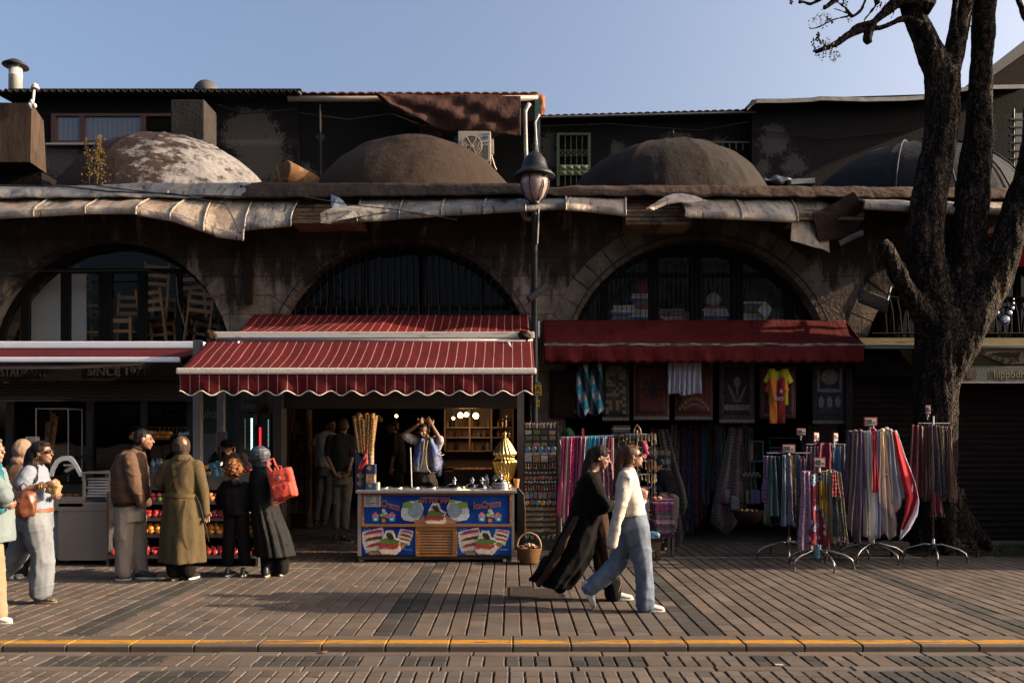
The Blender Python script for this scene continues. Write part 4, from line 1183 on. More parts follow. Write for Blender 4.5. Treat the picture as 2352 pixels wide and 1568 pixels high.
for i in range(n_):
 za=z0+(z1-z0)*i/n_;zb_=z0+(z1-z0)*(i+1)/n_
 yy=12.0+.03*(1 if i%2 else 0)
 b.prism([V((pxX(-120,12),12.0-.015,za)),V((pxX(-120,12),12.0+.02,(za+zb_)/2)),V((pxX(-120,12),12.0,zb_)),V((pxX(-120,12),12.12,zb_)),V((pxX(-120,12),12.12,za))],(pxX(452,12)-pxX(-120,12),0,0))
b.build('slats',mat('grey_slat',(.17,.165,.16),.5,.2,var=.1),sh)
m_olive=mat('olive_canvas',(.115,.095,.05),.8,var=.3,scale=2)
ah=thing('olive_awning','olive canvas shop awning with a white edge and peeling emblem behind the tree','awning',(7,12.2,2.9))
Yb_,Yf=12.46,11.88;x0,x1=pxX(1975,Yf),11.5
canvas(ah,'canvas',m_olive,x0,x1,(Yb_,pxZ(775,Yb_)),(Yf,pxZ(794,Yf)),sag=.03,wr=.02,seed=12)
b=MB();b.tube([V((x0,Yf,pxZ(798,Yf))),V((x1,Yf,pxZ(798,Yf)))],.022,8);b.build('front_bar',mat('pale_bar',(.34,.33,.34),.4),ah,smooth=True)
b=MB();b.add([V((pxX(2200,Yf),Yf-.01,pxZ(802,Yf))),V((x1,Yf-.01,pxZ(802,Yf))),V((x1,Yf+.1,pxZ(838,Yf))),V((pxX(2200,Yf),Yf+.1,pxZ(838,Yf)))],[(0,1,2,3)]);fl_=b.build('front_panel',m_olive,ah,solid=.008)
b=MB();b.add([P(2065,803,Yf),P(2096,805,Yf),P(2096,838,Yf+.2),P(2088,836,Yf+.2)],[(0,1,2,3)]);b.build('side_flap',mat('olive_painted_lit',(.24,.19,.10),.8),ah,solid=.006)  # flap in a paler olive, sunlight put into the canvas colour
m_emb,nt,bs,oc=newmat('peeling_emblem',.8)
nt.links.new(mixc(nt,step(nt,nz(nt,oc,16,6,.75),.46,.52),(.12,.085,.035),(.42,.33,.28)),bs.inputs['Base Color'])
b=MB();q=[(2253,812),(2262,808),(2300,806),(2400,807),(2400,834),(2310,836),(2275,822)]
b.add([P(u,v,Yf-.03+(v-802)/36*.1)for u,v in q],[tuple(range(len(q)))]);b.build('emblem',m_emb,fl_,solid=.002)
b=MB();q=[(2278,812),(2300,808),(2345,811),(2340,819),(2300,820)]
b.add([P(u,v,Yf-.036+(v-802)/36*.1)for u,v in q],[tuple(range(len(q)))]);b.build('emblem_lozenge',mat('emblem_dark',(.07,.05,.025),.8),fl_,solid=.002)
hs=thing('shop_sign','dark green sign board lettered hippodr in gold behind the tree at the right edge','sign',P(2290,858,11.9))
b=MB();b.box2((pxX(2195,11.9),11.9,pxZ(876,11.9)),(11.5,11.96,pxZ(840,11.9)));b.build('board',mat('dark_green_board',(.028,.028,.014),.6),hs)
text_obj('hippodrome','lettering',mat('dull_gold',(.22,.15,.04),.5),hs,(pxX(2281,11.9),11.896,pxZ(867,11.9)),.115,bold=.002,spacing=1.05,sx=.84)
b=MB();b.box2((pxX(2219,11.9),11.888,pxZ(869,11.9)),(pxX(2242,11.9),11.896,pxZ(849,11.9)));b.build('scraped_patch',mat('scraped_patch',(.20,.13,.11),.8,c2=(.06,.04,.035),scale=10,stretch=(4,1,.5)),hs)
b=MB();b.box2((pxX(2193,11.88),11.86,pxZ(880,11.9)),(11.5,11.93,pxZ(876,11.9)));b.build('lower_rail',MC['pale_bar'],hs)
st=thing('closed_shutter','closed dark brown roller shutter behind the tree and scarf racks','shutter',(8,12.4,0))
b=MB();xs0,xs1=pxX(1948,12.42),11.5;z=.05;k=0
while z<2.9:
 b.prism([V((xs0,12.40,z)),V((xs0,12.385,z+.045)),V((xs0,12.40,z+.088)),V((xs0,12.44,z+.088)),V((xs0,12.44,z))],(xs1-xs0,0,0));z+=.092
b.build('slats',mat('brown_slat',(.024,.016,.012),.85,0,var=.25,scale=2,stretch=(.3,1,6)),st)
b=MB();b.box2((xs0,12.3,.0),(xs1,12.39,.045));b.build('threshold',mat('threshold',(.16,.13,.12),.7),st)
b=MB();b.bbox(((xs0+xs1)/2,12.3,2.75),(xs1-xs0,.3,.35),.02);b.build('housing',m_soot,st)
b=MB();b.box2((pxX(1936,12.3),12.2,0),(pxX(1952,12.3),12.45,2.7));b.build('jamb',mat('dark_jamb',(.03,.022,.018),.8),st)
# street lamp
YL=11.75
lp=thing('street_lamp','black cast street lamp with a bell hood and tapered glass between the two awnings','street lamp',(pxX(1228,YL),YL,0))
xp=pxX(1228,YL);m_lampb=mat('lamp_black',(.014,.015,.018),.5,0,var=.2,spec=.3)
b=MB();b.lathe([(.10,0),(.10,.3),(.075,.36),(.07,1.3),(.055,1.36),(.05,3.2),(.045,4.9),(.06,4.93),(.04,4.97),(.04,5.08),(.001,5.09)],(xp,YL,0),18);b.build('pole',m_lampb,lp,smooth=True)
b=MB();zc_=pxZ(465,YL)
b.lathe([(.05,zc_-.05),(.085,zc_),(.05,zc_+.02)],(xp,YL,0),16);b.build('collar',m_lampb,lp,smooth=True)
zh=pxZ(405,YL);zt_=pxZ(465,YL)
b=MB();b.lathe([(.06,zt_+.0),(.13,zt_+.08),(.185,zt_+.2),(.21,zh-.02),(.20,zh),(.001,zh)],(xp,YL,0),24)
m_lg,nt,bs,oc=newmat('lamp_glass',.25);bs.inputs['Base Color'].default_value=(.22,.17,.16,1);bs.inputs['Coat Weight'].default_value=.8
b.build('lantern_glass',m_lg,lp,smooth=True)
b=MB()
for k in range(6):
 a=k*pi/3+.15
 b.tube([(xp+r_*math.cos(a),YL+r_*math.sin(a),z_)for r_,z_ in((.07,zt_),(.145,zt_+.08),(.20,zt_+.2),(.225,zh))],.010,5)
b.build('cage',m_lampb,lp)
b=MB();b.lathe([(.30,zh-.02),(.305,zh+.0),(.26,zh+.05),(.20,zh+.09),(.185,zh+.16),(.16,zh+.24),(.14,zh+.27),(.09,zh+.33),(.04,zh+.36),(.03,zh+.42),(.045,zh+.45),(.02,zh+.5),(.012,zh+.58),(.001,zh+.60)],(xp,YL,0),26)
b.build('hood',m_lampb,lp,smooth=True)
b=MB();b.tube([P(1237,478,YL-.03),P(1236,520,YL-.05),P(1234,560,YL-.05)],.016,6);b.build('conduit',mat('grey_conduit',(.10,.08,.08),.5),lp)
b=MB();rr=Matrix.Rotation(R(-37),3,'Y');b.bbox(P(1234,672,YL-.12),(.34,.12,.09),.012,rr);fl=b.build('floodlight',m_lampb,lp)
b=MB();b.box(P(1234,672,YL-.12)+rr@V((0,-.062,-.002)),(.29,.01,.055),rr);b.build('lens',mat('dull_lens',(.05,.045,.045),.2),fl)
b=MB();b.tube([P(1228,665,YL),P(1232,672,YL-.1)],.015,5);b.build('bracket',m_lampb,fl)
for i,z_ in enumerate((2.36,2.4,2.44)):
 b=MB();b.lathe([(.066,z_-.012),(.07,z_),(.066,z_+.012)],(xp+.03,YL,0),14);b.build('clamp_band',mat('dull_band',(.08,.075,.07),.5,.5),lp)
m_yel=mat('yellow_sticker',(.45,.30,.02),.5)
b=MB();b.box2((xp+.0,YL-.075,pxZ(909,YL)),(xp+.10,YL-.068,pxZ(883,YL)));y1=b.build('warning_sticker',m_yel,lp)
b=MB();c_=V((xp+.05,YL-.078,pxZ(893,YL)))
tri=[c_+V((0,0,.035)),c_+V((.036,0,-.028)),c_+V((-.036,0,-.028))]
b.tube(tri+[tri[0]],.004,4);b.tube([c_+V((.003,0,.018)),c_+V((-.005,0,-.002)),c_+V((.006,0,-.004)),c_+V((0,0,-.02))],.003,4)
b.box2((xp+.015,YL-.079,pxZ(906,YL)),(xp+.085,YL-.0755,pxZ(904,YL)));b.build('warning_symbol',m_black,y1)
b=MB();b.box2((xp+.02,YL-.082,pxZ(934,YL)),(xp+.07,YL-.075,pxZ(919,YL)));y2=b.build('number_sticker',mat('bright_yellow',(.60,.42,.02),.5),lp)
text_obj('1','lettering',m_black,y2,(xp+.038,YL-.084,pxZ(931,YL)),.055,bold=.001)
# tree
def bark_mat():
 m,nt,bs,oc=newmat('bark',.95)
 n1=nz(nt,mapv(nt,oc,(1,1,.22)),9,8,.75);n2=nz(nt,oc,3,4);n3=nz(nt,mapv(nt,oc,(1,1,.3)),24,4)
 c=mixc(nt,step(nt,n1,.42,.62),(.022,.016,.012),(.12,.082,.058))
 c=mixc(nt,math_n(nt,'MULTIPLY',step(nt,n3,.60,.68),.5),c,(.22,.16,.12))
 nt.links.new(c,bs.inputs['Base Color'])
 vo=node(nt,'ShaderNodeTexVoronoi',feature='DISTANCE_TO_EDGE');vo.inputs['Scale'].default_value=15
 wv_=node(nt,'ShaderNodeVectorMath',operation='ADD');nt.links.new(mapv(nt,oc,(1,1,.38)),wv_.inputs[0])
 nn=node(nt,'ShaderNodeTexNoise');nn.inputs['Scale'].default_value=6;nt.links.new(oc,nn.inputs['Vector'])
 s2=node(nt,'ShaderNodeVectorMath',operation='SCALE');s2 .inputs['Scale'].default_value=.25;nt.links.new(nn.outputs['Color'],s2 .inputs[0]);nt.links.new(s2 .outputs[0],wv_.inputs[1]);nt.links.new(wv_.outputs[0],vo.inputs['Vector'])
 cr=step(nt,vo.outputs['Distance'],.0,.16)
 nt.links.new(mixc(nt,cr,(.006,.0045,.004),(1,1,1)),bs.inputs['Base Color'])
 mu=node(nt,'ShaderNodeMixRGB',blend_type='MULTIPLY');mu.inputs[0].default_value=.8;nt.links.new(c,mu.inputs[1]);nt.links.new(cr,mu.inputs[2]);nt.links.new(mu.outputs[0],bs.inputs['Base Color'])
 bumpn(nt,math_n(nt,'ADD',cr,math_n(nt,'MULTIPLY',n3,.5)),bs,1.0,.05)
 return m
m_bark=bark_mat()
YT_=11.6
tree=thing('plane_tree','big dark pollarded tree with rough bark rising in three limbs beside the scarf racks','tree',P(2165,1272,YT_))
tr=MB()
def limb(b,pts,Y,n=14):
 ps=[];rs=[]
 for i in range(len(pts)-1):
  p,q=pts[i],pts[i+1]
  k=5
  for j in range(k):
   t=j/k
   dy=(p[3]if len(p)>3 else 0)*(1-t)+(q[3]if len(q)>3 else 0)*t
   ps.append(P(p[0]+(q[0]-p[0])*t,p[1]+(q[1]-p[1])*t,Y)+V((0,dy,0)))
   rs.append((p[2]+(q[2]-p[2])*t)/2/F*Y)
 q=pts[-1];ps.append(P(q[0],q[1],Y)+V((0,q[3]if len(q)>3 else 0,0)));rs.append(q[2]/2/F*Y)
 for _ in range(2):
  ps=[ps[0]]+[(ps[i-1]+ps[i]*2+ps[i+1])/4 for i in range(1,len(ps)-1)]+[ps[-1]]
  rs=[rs[0]]+[(rs[i-1]+rs[i]*2+rs[i+1])/4 for i in range(1,len(rs)-1)]+[rs[-1]]
 b.tube(ps,rs,n)
limb(tr,[(2168,1285,180),(2163,1262,150),(2155,1225,112),(2150,1150,96),(2146,1000,94),(2148,900,96),(2156,800,108),(2166,750,118),(2172,715,95)],YT_,20)
for(a,r0)in((-20,.30),(35,.33),(100,.3),(150,.28),(205,.3),(255,.25),(305,.32)):
 c=P(2160,1200,YT_);d=V((math.cos(R(a)),math.sin(R(a)),0))
 L=.78 if a==-20 else .52
 tr.tube([c+V((0,0,.45))+d*.12,c+d*.25+V((0,0,.12)),V((c.x,c.y,.0))+d*L*.78+V((0,0,.05)),V((c.x,c.y,-.08))+d*L*1.1],[.2,.15,.09,.04],8)
limb(tr,[(2150,850,84),(2150,760,92),(2135,640,86),(2120,560,88),(2132,450,80),(2158,330,74),(2166,210,76),(2163,165,78)],YT_)
limb(tr,[(2166,190,66),(2135,115,60),(2108,55,56),(2082,-20,52),(2050,-120,44),(2000,-260,30),(1960,-380,15)],YT_)
limb(tr,[(2168,190,60),(2193,110,46),(2210,20,46),(2225,-60,40),(2260,-200,30),(2300,-330,14)],YT_)
limb(tr,[(2158,860,84),(2176,780,100,.03),(2198,720,104,.05),(2218,630,94,.1),(2238,500,82,.12),(2250,390,74,.12),(2257,290,60,.12),(2264,150,52,.12),(2268,0,54,.1),(2272,-150,48),(2300,-330,30),(2290,-480,12)],YT_)
limb(tr,[(2160,880,80),(2185,810,92,-.06),(2224,730,92,-.1),(2268,645,80,-.15),(2308,520,66,-.2),(2345,400,60,-.2),(2375,260,58,-.2),(2400,120,50,-.2),(2410,-60,44),(2450,-300,25)],YT_)
limb(tr,[(2395,190,34,-.2),(2352,90,20,-.2),(2325,40,16,-.2),(2312,0,15,-.2),(2300,-60,12),(2290,-200,6)],YT_,10)
limb(tr,[(2150,800,70),(2118,735,60,-.1),(2070,675,44,-.2),(2034,622,40,-.25),(2007,574,38,-.28),(2002,565,36,-.28)],YT_,12)
limb(tr,[(2258,-20,20),(2255,15,8),(2240,40,6),(2230,65,5)],YT_,6)
def bk(co):
 return .020*noise.noise(V((co.x*14,co.y*14,co.z*4)))+.010*abs(noise.noise(V((co.x*40,co.y*40,co.z*12))))+.03*noise.noise(V((co.x*3,co.y*3,co.z*1.2)))-.012
tr.blob('trunk',m_bark,tree,voxel=.017,smooth=2,disp=bk)
br=MB()
for pts in([(2102,70,34),(2083,54,17),(2062,51,14),(2040,63,11),(2017,72,11),(1978,76,13),(1942,87,17),(1920,105,15),(1903,114,13),(1880,122,11),(1866,127,10)],[(2130,30,40),(2085,8,36),(2053,12,30),(2030,32,24),(2010,50,18),(1996,62,15),(1960,68,12),(1940,90,12)],[(1998,60,18),(1990,80,20),(1984,98,22),(1990,108,14)],[(2010,-40,6),(1984,0,5),(1971,34,8),(1950,49,6),(1946,42,5)],[(1950,45,7),(1935,26,5),(1915,12,3)],[(1948,44,5),(1905,54,4),(1873,72,4),(1853,75,3),(1852,62,2)],[(1948,42,4),(1920,32,3),(1905,28,2)],[(1930,-10,22),(1912,8,15),(1895,22,10),(1886,27,12)],[(1905,-8,14),(1880,6,9),(1855,20,7),(1842,14,6),(1828,13,9)],[(2010,18,14),(2003,0,12),(2000,-60,12)],[(2004,22,6),(1990,40,5),(1977,55,4)],[(2052,15,4),(2046,38,3),(2037,54,2)],[(1936,0,5),(1932,10,4),(1926,24,4)],[(1873,72,3),(1868,62,2),(1866,58,2)],[(1921,92,4),(1920,108,3),(1914,120,2)],[(2190,110,12),(2180,60,14),(2190,-20,14),(2180,-120,10)],[(2160,-200,30),(2090,-330,20),(2060,-450,8)],[(2070,-60,20),(1950,-140,16),(1850,-190,10),(1760,-260,4)],[(2050,-140,18),(1960,-300,12),(1880,-420,5)],[(2270,-130,26),(2360,-260,18),(2450,-420,8)],[(2230,-100,20),(2150,-260,14),(2120,-420,6)],[(2410,-100,26),(2520,-240,18),(2620,-330,8)],[(2400,-40,20),(2480,-80,14),(2600,-160,8)]):
 limb(br,[(p[0],p[1],max(p[2],2.5),-.1)for p in pts],YT_,8)
br.blob('branch',m_bark,tree,voxel=.012,smooth=2,disp=lambda c:.008*noise.noise(c*18))
m_leaf=mat('dark_leaf',(.030,.032,.014),.7,c2=(.06,.03,.02),scale=3)
random.seed(77);b=MB()
def tuft(c,s,n,sz):
 for i in range(n):
  q=c+V((random.gauss(0,s),random.gauss(0,s),random.gauss(0,s*.9)))
  d=V((random.gauss(0,1),random.gauss(0,1),random.gauss(-.3,1))).normalized();e=d.orthogonal().normalized()*sz*.3
  b.add([q,q+d*sz*.5+e,q+d*sz,q+d*sz*.5-e],[(0,1,2,3)])
def garland(u0,v0,u1,v1):
 p,q=P(u0,v0,YT_-.1),P(u1,v1,YT_-.1)
 b.tube([p,q],.004,4)
 for i in range(9):
  c=p.lerp(q,(i+.5)/9)+V((random.gauss(0,.015),0,0));b.ell(c,(.014,.014,.014),n=6,m=5)
for(u,v,s,n)in((1884,40,.05,34),(1892,52,.04,20),(1905,42,.03,10),(1897,112,.06,60),(1915,122,.05,36),(1885,128,.04,24),(1948,44,.02,10),(2025,6,.04,20),(1922,132,.03,14)):
 tuft(P(u,v,YT_-.1),s,n,.05)
for a_ in((1871,120,1869,88),(1875,95,1880,74),(1882,100,1880,78),(1896,110,1888,92),(1943,30,1942,0),(1913,54,1896,38),(1816,10,1820,-5)):garland(*a_)
for k in range(46):
 c=P(random.uniform(1750,2650),random.uniform(-560,-150),YT_+random.uniform(-2.4,2.2))
 tuft(c,random.uniform(.18,.38),55,.11)
b.build('crown',m_leaf,tree)
b=MB();x0,x1=5.6,8.2
def gf(s,t):
 x=x0+(x1-x0)*s;y=11.2+.85*t
 e=min(1,min(s,1-s)*8,min(t,1-t)*8)
 return V((x,y,-.02+e*(.035+.03*noise.noise(V((x*3,y*3,0))))))
b.grid(gf,40,16);struct(b.build('tree_pit_soil',mat('soil',(.04,.028,.02),.95,var=.4,bump=.6,bscale=25)))
b=MB();random.seed(14)
for i in range(5200):
 s,t=random.random(),random.random();p=gf(s,t)
 if noise.noise(V((p.x*2.2,p.y*2.2,5)))<-.12:continue
 h=random.uniform(.02,.07);a=random.random()*6.3
 e=V((math.cos(a),math.sin(a),0))*.003;l=V((random.gauss(0,.3),random.gauss(0,.3),1))*h
 b.add([p-e,p+e,p+l],[(0,1,2)])
o=b.build('grass',mat('grass_blade',(.055,.085,.012),.7,var=.4,scale=3));tag(o,'short green grass round the foot of the big tree','grass',kind='stuff')
random.seed(3)
for k in range(9):
 x=-44+k*11+random.uniform(-2,2);y=random.uniform(-34,-26);h=random.uniform(9,13)
 t=thing('square_tree','broad leafy tree across the square behind the viewer, number %d along the row'%(k+1),'tree',(x,y,0),'trees across the square')
 b=MB();b.tube([(x,y,-.1),(x+.1,y,h*.3),(x,y,h*.8)],[.35,.25,.1],8)
 for j in range(4):b.tube([(x,y,h*.3),(x+2*math.cos(j*1.6),y+2*math.sin(j*1.6),h*.65)],[.15,.05],6)
 b.build('trunk',m_bark,t)
 b=MB()
 for j in range(60):
  a=random.random()*2*pi;rr=random.random()**.6*4.6;zz=h*.62+random.uniform(-1,1)*h*.36*math.sqrt(1-(rr/4.7)**2)
  tuft(V((x+rr*math.cos(a),y+rr*math.sin(a),zz)),.6,45,.5)
 b.build('crown',m_leaf,t)
YC=10.46
m_steel=mat('brushed_steel',(.42,.39,.37),.32,.85,var=.1,scale=3,bump=.05,stretch=(8,1,1))
m_steeld=mat('worn_steel',(.22,.20,.19),.35,.8,var=.2,scale=5)
m_orange=mat('orange_wood',(.40,.155,.03),.45,var=.2,scale=4,bump=.15,stretch=(1,1,.2),coat=.2)
def blue_mat():
 m,nt,bs,oc=newmat('blue_print',.3)
 s=sep(nt,oc)
 nt.links.new(mixc(nt,step(nt,nz(nt,oc,1.2,2),.3,.7),(.008,.030,.30),(.012,.12,.50)),bs.inputs['Base Color'])
 bs.inputs['Specular IOR Level'].default_value=.2
 return m
m_blue=blue_mat()
cart=thing('ice_cream_cart','blue and orange ice cream cart lettered OTTOMAN IceCream with printed cones on its front','ice cream cart',(-.98,10.85,0))
def cb(b,x0,y0,x1,y1,d=.02,Y=YC):
 p,q=ZC(x0,y1,Y),ZC(x1,y0,Y);b.box2((p.x,Y-d,p.z),(q.x,Y,q.z))
b=MB();p,q=ZC(80,960,YC),ZC(2270,75,YC)
b.box2((p.x,YC,.12),(q.x,YC+.80,q.z));b.build('body',m_steeld,cart)
for x0,x1 in((80,128),(2232,2270)):b=MB();cb(b,x0,75,x1,950);b.build('corner_post',m_steel,cart)
b=MB();p2,q2=ZC(62,72,YC),ZC(2305,30,YC);b.bbox(((p2 .x+q2 .x)/2,YC+.37,(p2 .z+q2 .z)/2),(q2 .x-p2 .x,.9,q2 .z-p2 .z),.008);top=b.build('counter_top',m_steel,cart)
ZTOP=q2 .z
b=MB();cb(b,130,76,2230,100,.025);cb(b,130,505,2230,540,.035);cb(b,130,100,165,505,.025);cb(b,2205,100,2230,505,.025);b.build('orange_trim',m_orange,cart)
b=MB();cb(b,165,100,2205,505,.012);up=b.build('upper_panel',m_blue,cart)
b=MB();cb(b,128,541,885,940,.012);lpn=b.build('lower_panel',m_blue,cart)
b=MB();cb(b,1473,541,2232,943,.012);rpn=b.build('lower_panel',m_blue,cart)
b=MB();cb(b,888,541,1470,600,.025);cb(b,888,925,1470,955,.025);cb(b,888,600,945,925,.025);cb(b,1408,600,1470,925,.025);vent=b.build('vent_frame',m_orange,cart)
b=MB()
for k in range(8):
 y=612+k*39;p_,q_=ZC(945,y+22,YC),ZC(1408,y,YC)
 b.prism([V((p_.x,YC-.022,p_.z)),V((p_.x,YC-.02,q_.z-.002)),V((p_.x,YC-.002,q_.z)),V((p_.x,YC-.006,p_.z+.004))],(q_.x-p_.x,0,0))
b.build('louvre',m_orange,vent)
b=MB()
for(x,y)in((905,630),(905,905),(1457,630),(1457,905),(2215,160),(2215,450),(150,430)):b.ell(ZC(x,y,YC-.028),(.007,.005,.007),n=8,m=5)
b.build('screw',m_steel,cart)
b=MB();p_,q_=ZC(95,1000,YC),ZC(2225,955,YC);b.box2((p_.x,YC+.01,p_.z),(q_.x,YC+.78,q_.z));b.build('plinth',mat('dark_wood_plinth',(.06,.035,.022),.7),cart)
for(x,y)in((118,YC+.06),(2195,YC+.06),(118,YC+.7),(2195,YC+.7)):
 c=ZC(x,1010,YC);b=MB();b.lathe([(.04,-.016),(.042,0),(.04,.016)],(c.x,y,.042),14,Matrix.Rotation(R(90),3,'X'));b.box((c.x,y,.085),(.05,.05,.03));b.build('castor',mat('castor_cream',(.45,.36,.26),.6),cart)
def flat(b,pts,Y,t=.0015):
 b.prism([ZC(x,y,Y)for x,y in pts],(0,t,0))
PC={}
def pm(c,var=.3):
 k='print_%02d_%02d_%02d'%tuple(int(q*99)for q in c)
 return mat(k,tuple(min(1,q*1.7)for q in c),.5,spec=.2,var=var,scale=35,bump=.0)
def blobpts(cx,cy,rx,ry,n=18,w=.06,seed=0,rot=0):
 o=[]
 for i in range(n):
  a=2*pi*i/n;r_=1+w*noise.noise(V((math.cos(a)*2,math.sin(a)*2,seed)))*2
  x,y=rx*r_*math.cos(a),ry*r_*math.sin(a)
  o.append((cx+x*math.cos(rot)-y*math.sin(rot),cy+x*math.sin(rot)+y*math.cos(rot)))
 return o
layer=[0]
def pr(parent,nm,pts,c,lv):
 ym=503 if parent is up else 938
 if nm!='printed_cup':
  q=[]
  for i in range(len(pts)):
   (xa,ya),(xb,yb)=pts[i],pts[(i+1)%len(pts)];n_=max(1,int(math.hypot(xb-xa,yb-ya)/16))
   for j in range(n_):
    f=j/n_;x=xa+(xb-xa)*f;y=ya+(yb-ya)*f;q.append((x+11*noise.noise(V((x*.07,y*.07,lv))),y+11*noise.noise(V((x*.07,y*.07,lv+7)))))
  pts=q
 pts=[(x,min(y,ym))for x,y in pts]
 while len(pts)>3 and pts[-1][1]==ym and pts[-2][1]==ym and pts[-3][1]==ym:pts=pts[:-2]+pts[-1:]
 b=MB();flat(b,pts,YC-.0125-lv*.0016);return b.build(nm,pm(c),parent)
for s_ in(-1,1):
 mx=lambda x:1150+s_*(x-1150)
 if s_==1:mx=lambda x:x
 else:mx=lambda x:2322-x
 f=lambda pts:[(mx(x),y)for x,y in pts]
 pr(up,'printed_scoop',f([(1318,300),(1340,200),(1400,170),(1560,190),(1630,250),(1650,340),(1630,420),(1560,470),(1480,490),(1400,470),(1330,380)]),(.01,.02,.06),1)
 pr(up,'printed_cone',f([(1310,380),(1480,460),(1440,500),(1285,500)]),(.30,.13,.07),2)
 pr(up,'printed_scoop',f([(1322,280),(1350,210),(1420,180),(1520,185),(1600,235),(1640,320),(1638,400),(1600,450),(1500,470),(1400,440),(1340,370)]),(.42,.46,.48),3)
 pr(up,'printed_scoop',f(blobpts(1435,320,105,105,seed=3)),(.20,.26,.30),4)
 pr(up,'printed_topping',f(blobpts(1548,240,70,45,w=.15,seed=8)),(.16,.26,.04),5)
 pr(up,'printed_topping',f(blobpts(1395,188,50,22,w=.15,seed=9)),(.20,.30,.05),6)
def sundae(par,ox,oy,k=1.0,lv=4):
 g=lambda pts:[(ox+x*k,oy+y*k)for x,y in pts]
 pr(par,'printed_sundae',g([(-150,140),(-120,40),(-90,-60),(-40,-140),(60,-140),(90,-40),(170,0),(140,60),(170,100),(160,150),(100,200),(70,262),(-80,262),(-100,190)]),(.62,.56,.50),lv)
 pr(par,'printed_cone',g([(-98,178),(88,178),(60,260),(-74,260)]),(.30,.15,.07),lv+1)
 pr(par,'printed_cream',g([(-140,140),(-60,120),(60,110),(150,110),(158,145),(80,192),(-90,186)]),(.55,.46,.36),lv+2)
 pr(par,'printed_cream',g([(-142,60),(-50,50),(60,60),(140,50),(130,100),(60,125),(-40,105),(-130,125)]),(.34,.035,.035),lv+3)
 pr(par,'printed_cream',g([(-138,58),(-95,-20),(20,-30),(90,-15),(164,10),(120,50),(0,62)]),(.09,.13,.03),lv+4)
 pr(par,'printed_cream',g([(-30,-110),(30,-100),(75,-30),(60,-10),(0,-20),(-40,-60)]),(.03,.022,.018),lv+5)
 pr(par,'printed_wafer',g([(30,-135),(62,-130),(88,-30),(72,-35)]),(.50,.40,.32),lv+6)
sundae(up,1160,345,.93)
def stack(par,ox,oy,k,tilt,lv=1):
 cols=[(.34,.03,.11),(.48,.40,.28),(.09,.035,.03),(.50,.43,.33),(.30,.05,.04),(.50,.46,.38)]
 g=lambda pts:[(ox+(x*math.cos(tilt)-y*math.sin(tilt))*k,oy+(x*math.sin(tilt)+y*math.cos(tilt))*k)for x,y in pts]
 pr(par,'printed_stack',g([(-150,-150),(150,-190),(165,-60),(140,60),(150,150),(-130,150),(-160,20)]),(.60,.55,.50),lv)
 pr(par,'printed_cone',g([(-110,130),(100,130),(20,300),(-20,300)]),(.28,.16,.09),lv+1)
 for i,c in enumerate(cols):
  y0=-140+i*46
  pr(par,'printed_cream',g([(-140+i*4,y0+30),(-60,y0-12),(60,y0-22),(146-i*3,y0-10),(138-i*3,y0+22),(20,y0+38)]),c,lv+2+i*.3)
for par,ox in((lpn,0),(rpn,1345)):
 stack(par,300+ox,750,.98,-.12);stack(par,735+ox,690,.62,.28)
 sundae(par,515+ox,735,1.0,lv=5.5)
 text_obj('ICE CREAM','small_lettering',pm((.40,.50,.60)),par,ZC(155+ox,590,YC-.016),.015,rot=(R(90),R(4),0),depth=.0005)
 text_obj('ICE CREAM','small_lettering',pm((.40,.50,.60)),par,ZC(725+ox,868,YC-.016),.015,rot=(R(90),R(4),0),depth=.0005)
 b=MB();b.tube([ZC(155+ox,560,YC-.015),ZC(200+ox,552,YC-.015),ZC(265+ox,572,YC-.015)],.0015,4);b.tube([ZC(155+ox,605,YC-.015),ZC(210+ox,600,YC-.015),ZC(250+ox,610,YC-.015)],.0015,4)
 b.build('swirl',pm((.40,.50,.60)),par)
for ox in(0,1490):
 for(cx,cy,kind)in((325,430,0),(555,430,0),(440,440,1)):
  cx+=ox
  if kind==0:
   pr(up,'printed_cup',[(cx-48,cy-15),(cx+48,cy-15),(cx+38,cy+38),(cx-38,cy+38)],(.05,.30,.48),3)
   pr(up,'printed_badge',blobpts(cx,cy+8,22,20),(.50,.55,.60),4)
   for dx,dy,c in((-22,-40,(.48,.17,.24)),(22,-40,(.45,.20,.26)),(0,-66,(.42,.10,.17))):pr(up,'printed_scoop',blobpts(cx+dx,cy+dy,26,24,seed=dx),c,2+.2*abs(dx)/22)
  else:
   pr(up,'printed_cup',[(cx-52,cy-30),(cx+52,cy-30),(cx+36,cy+48),(cx-36,cy+48)],(.09,.015,.02),3)
   pr(up,'printed_badge',blobpts(cx,cy+15,30,28),(.32,.20,.08),4)
   for dx,dy,c in((-24,-58,(.20,.42,.12)),(26,-80,(.40,.48,.32)),(40,-42,(.50,.20,.24)),(0,-118,(.55,.36,.24))):pr(up,'printed_scoop',blobpts(cx+dx,cy+dy,28,28,seed=dx),c,2)
m_redl=mat('red_letter',(.36,.02,.03),.4,var=.05,bump=0);m_pale=mat('pale_letter_edge',(.62,.50,.48),.4,var=.05,bump=0)
def sign(txt,x,y,h,rot,align,bold=.004,shear=0,sx=1,par=up):
 p_=ZC(x,y,YC-.024)
 text_obj(txt,'lettering_edge',m_pale,par,p_,h,rot=rot,align=align,bold=bold+.004,depth=.001,shear=shear,sx=sx)
 text_obj(txt,'lettering',m_redl,par,p_+V((0,-.003,0)),h,rot=rot,align=align,bold=bold,depth=.001,shear=shear,sx=sx)
sign('OTTOMAN',1152,205,.066,(R(90),0,0),'CENTER',bold=.002,sx=.84)
sign('IceCream',1690,298,.085,(R(90),R(-6),0),'LEFT',bold=.001,shear=.25,sx=.76)
sign('IceCream',655,318,.085,(R(90),R(14),0),'RIGHT',bold=.001,shear=.1,sx=.76)
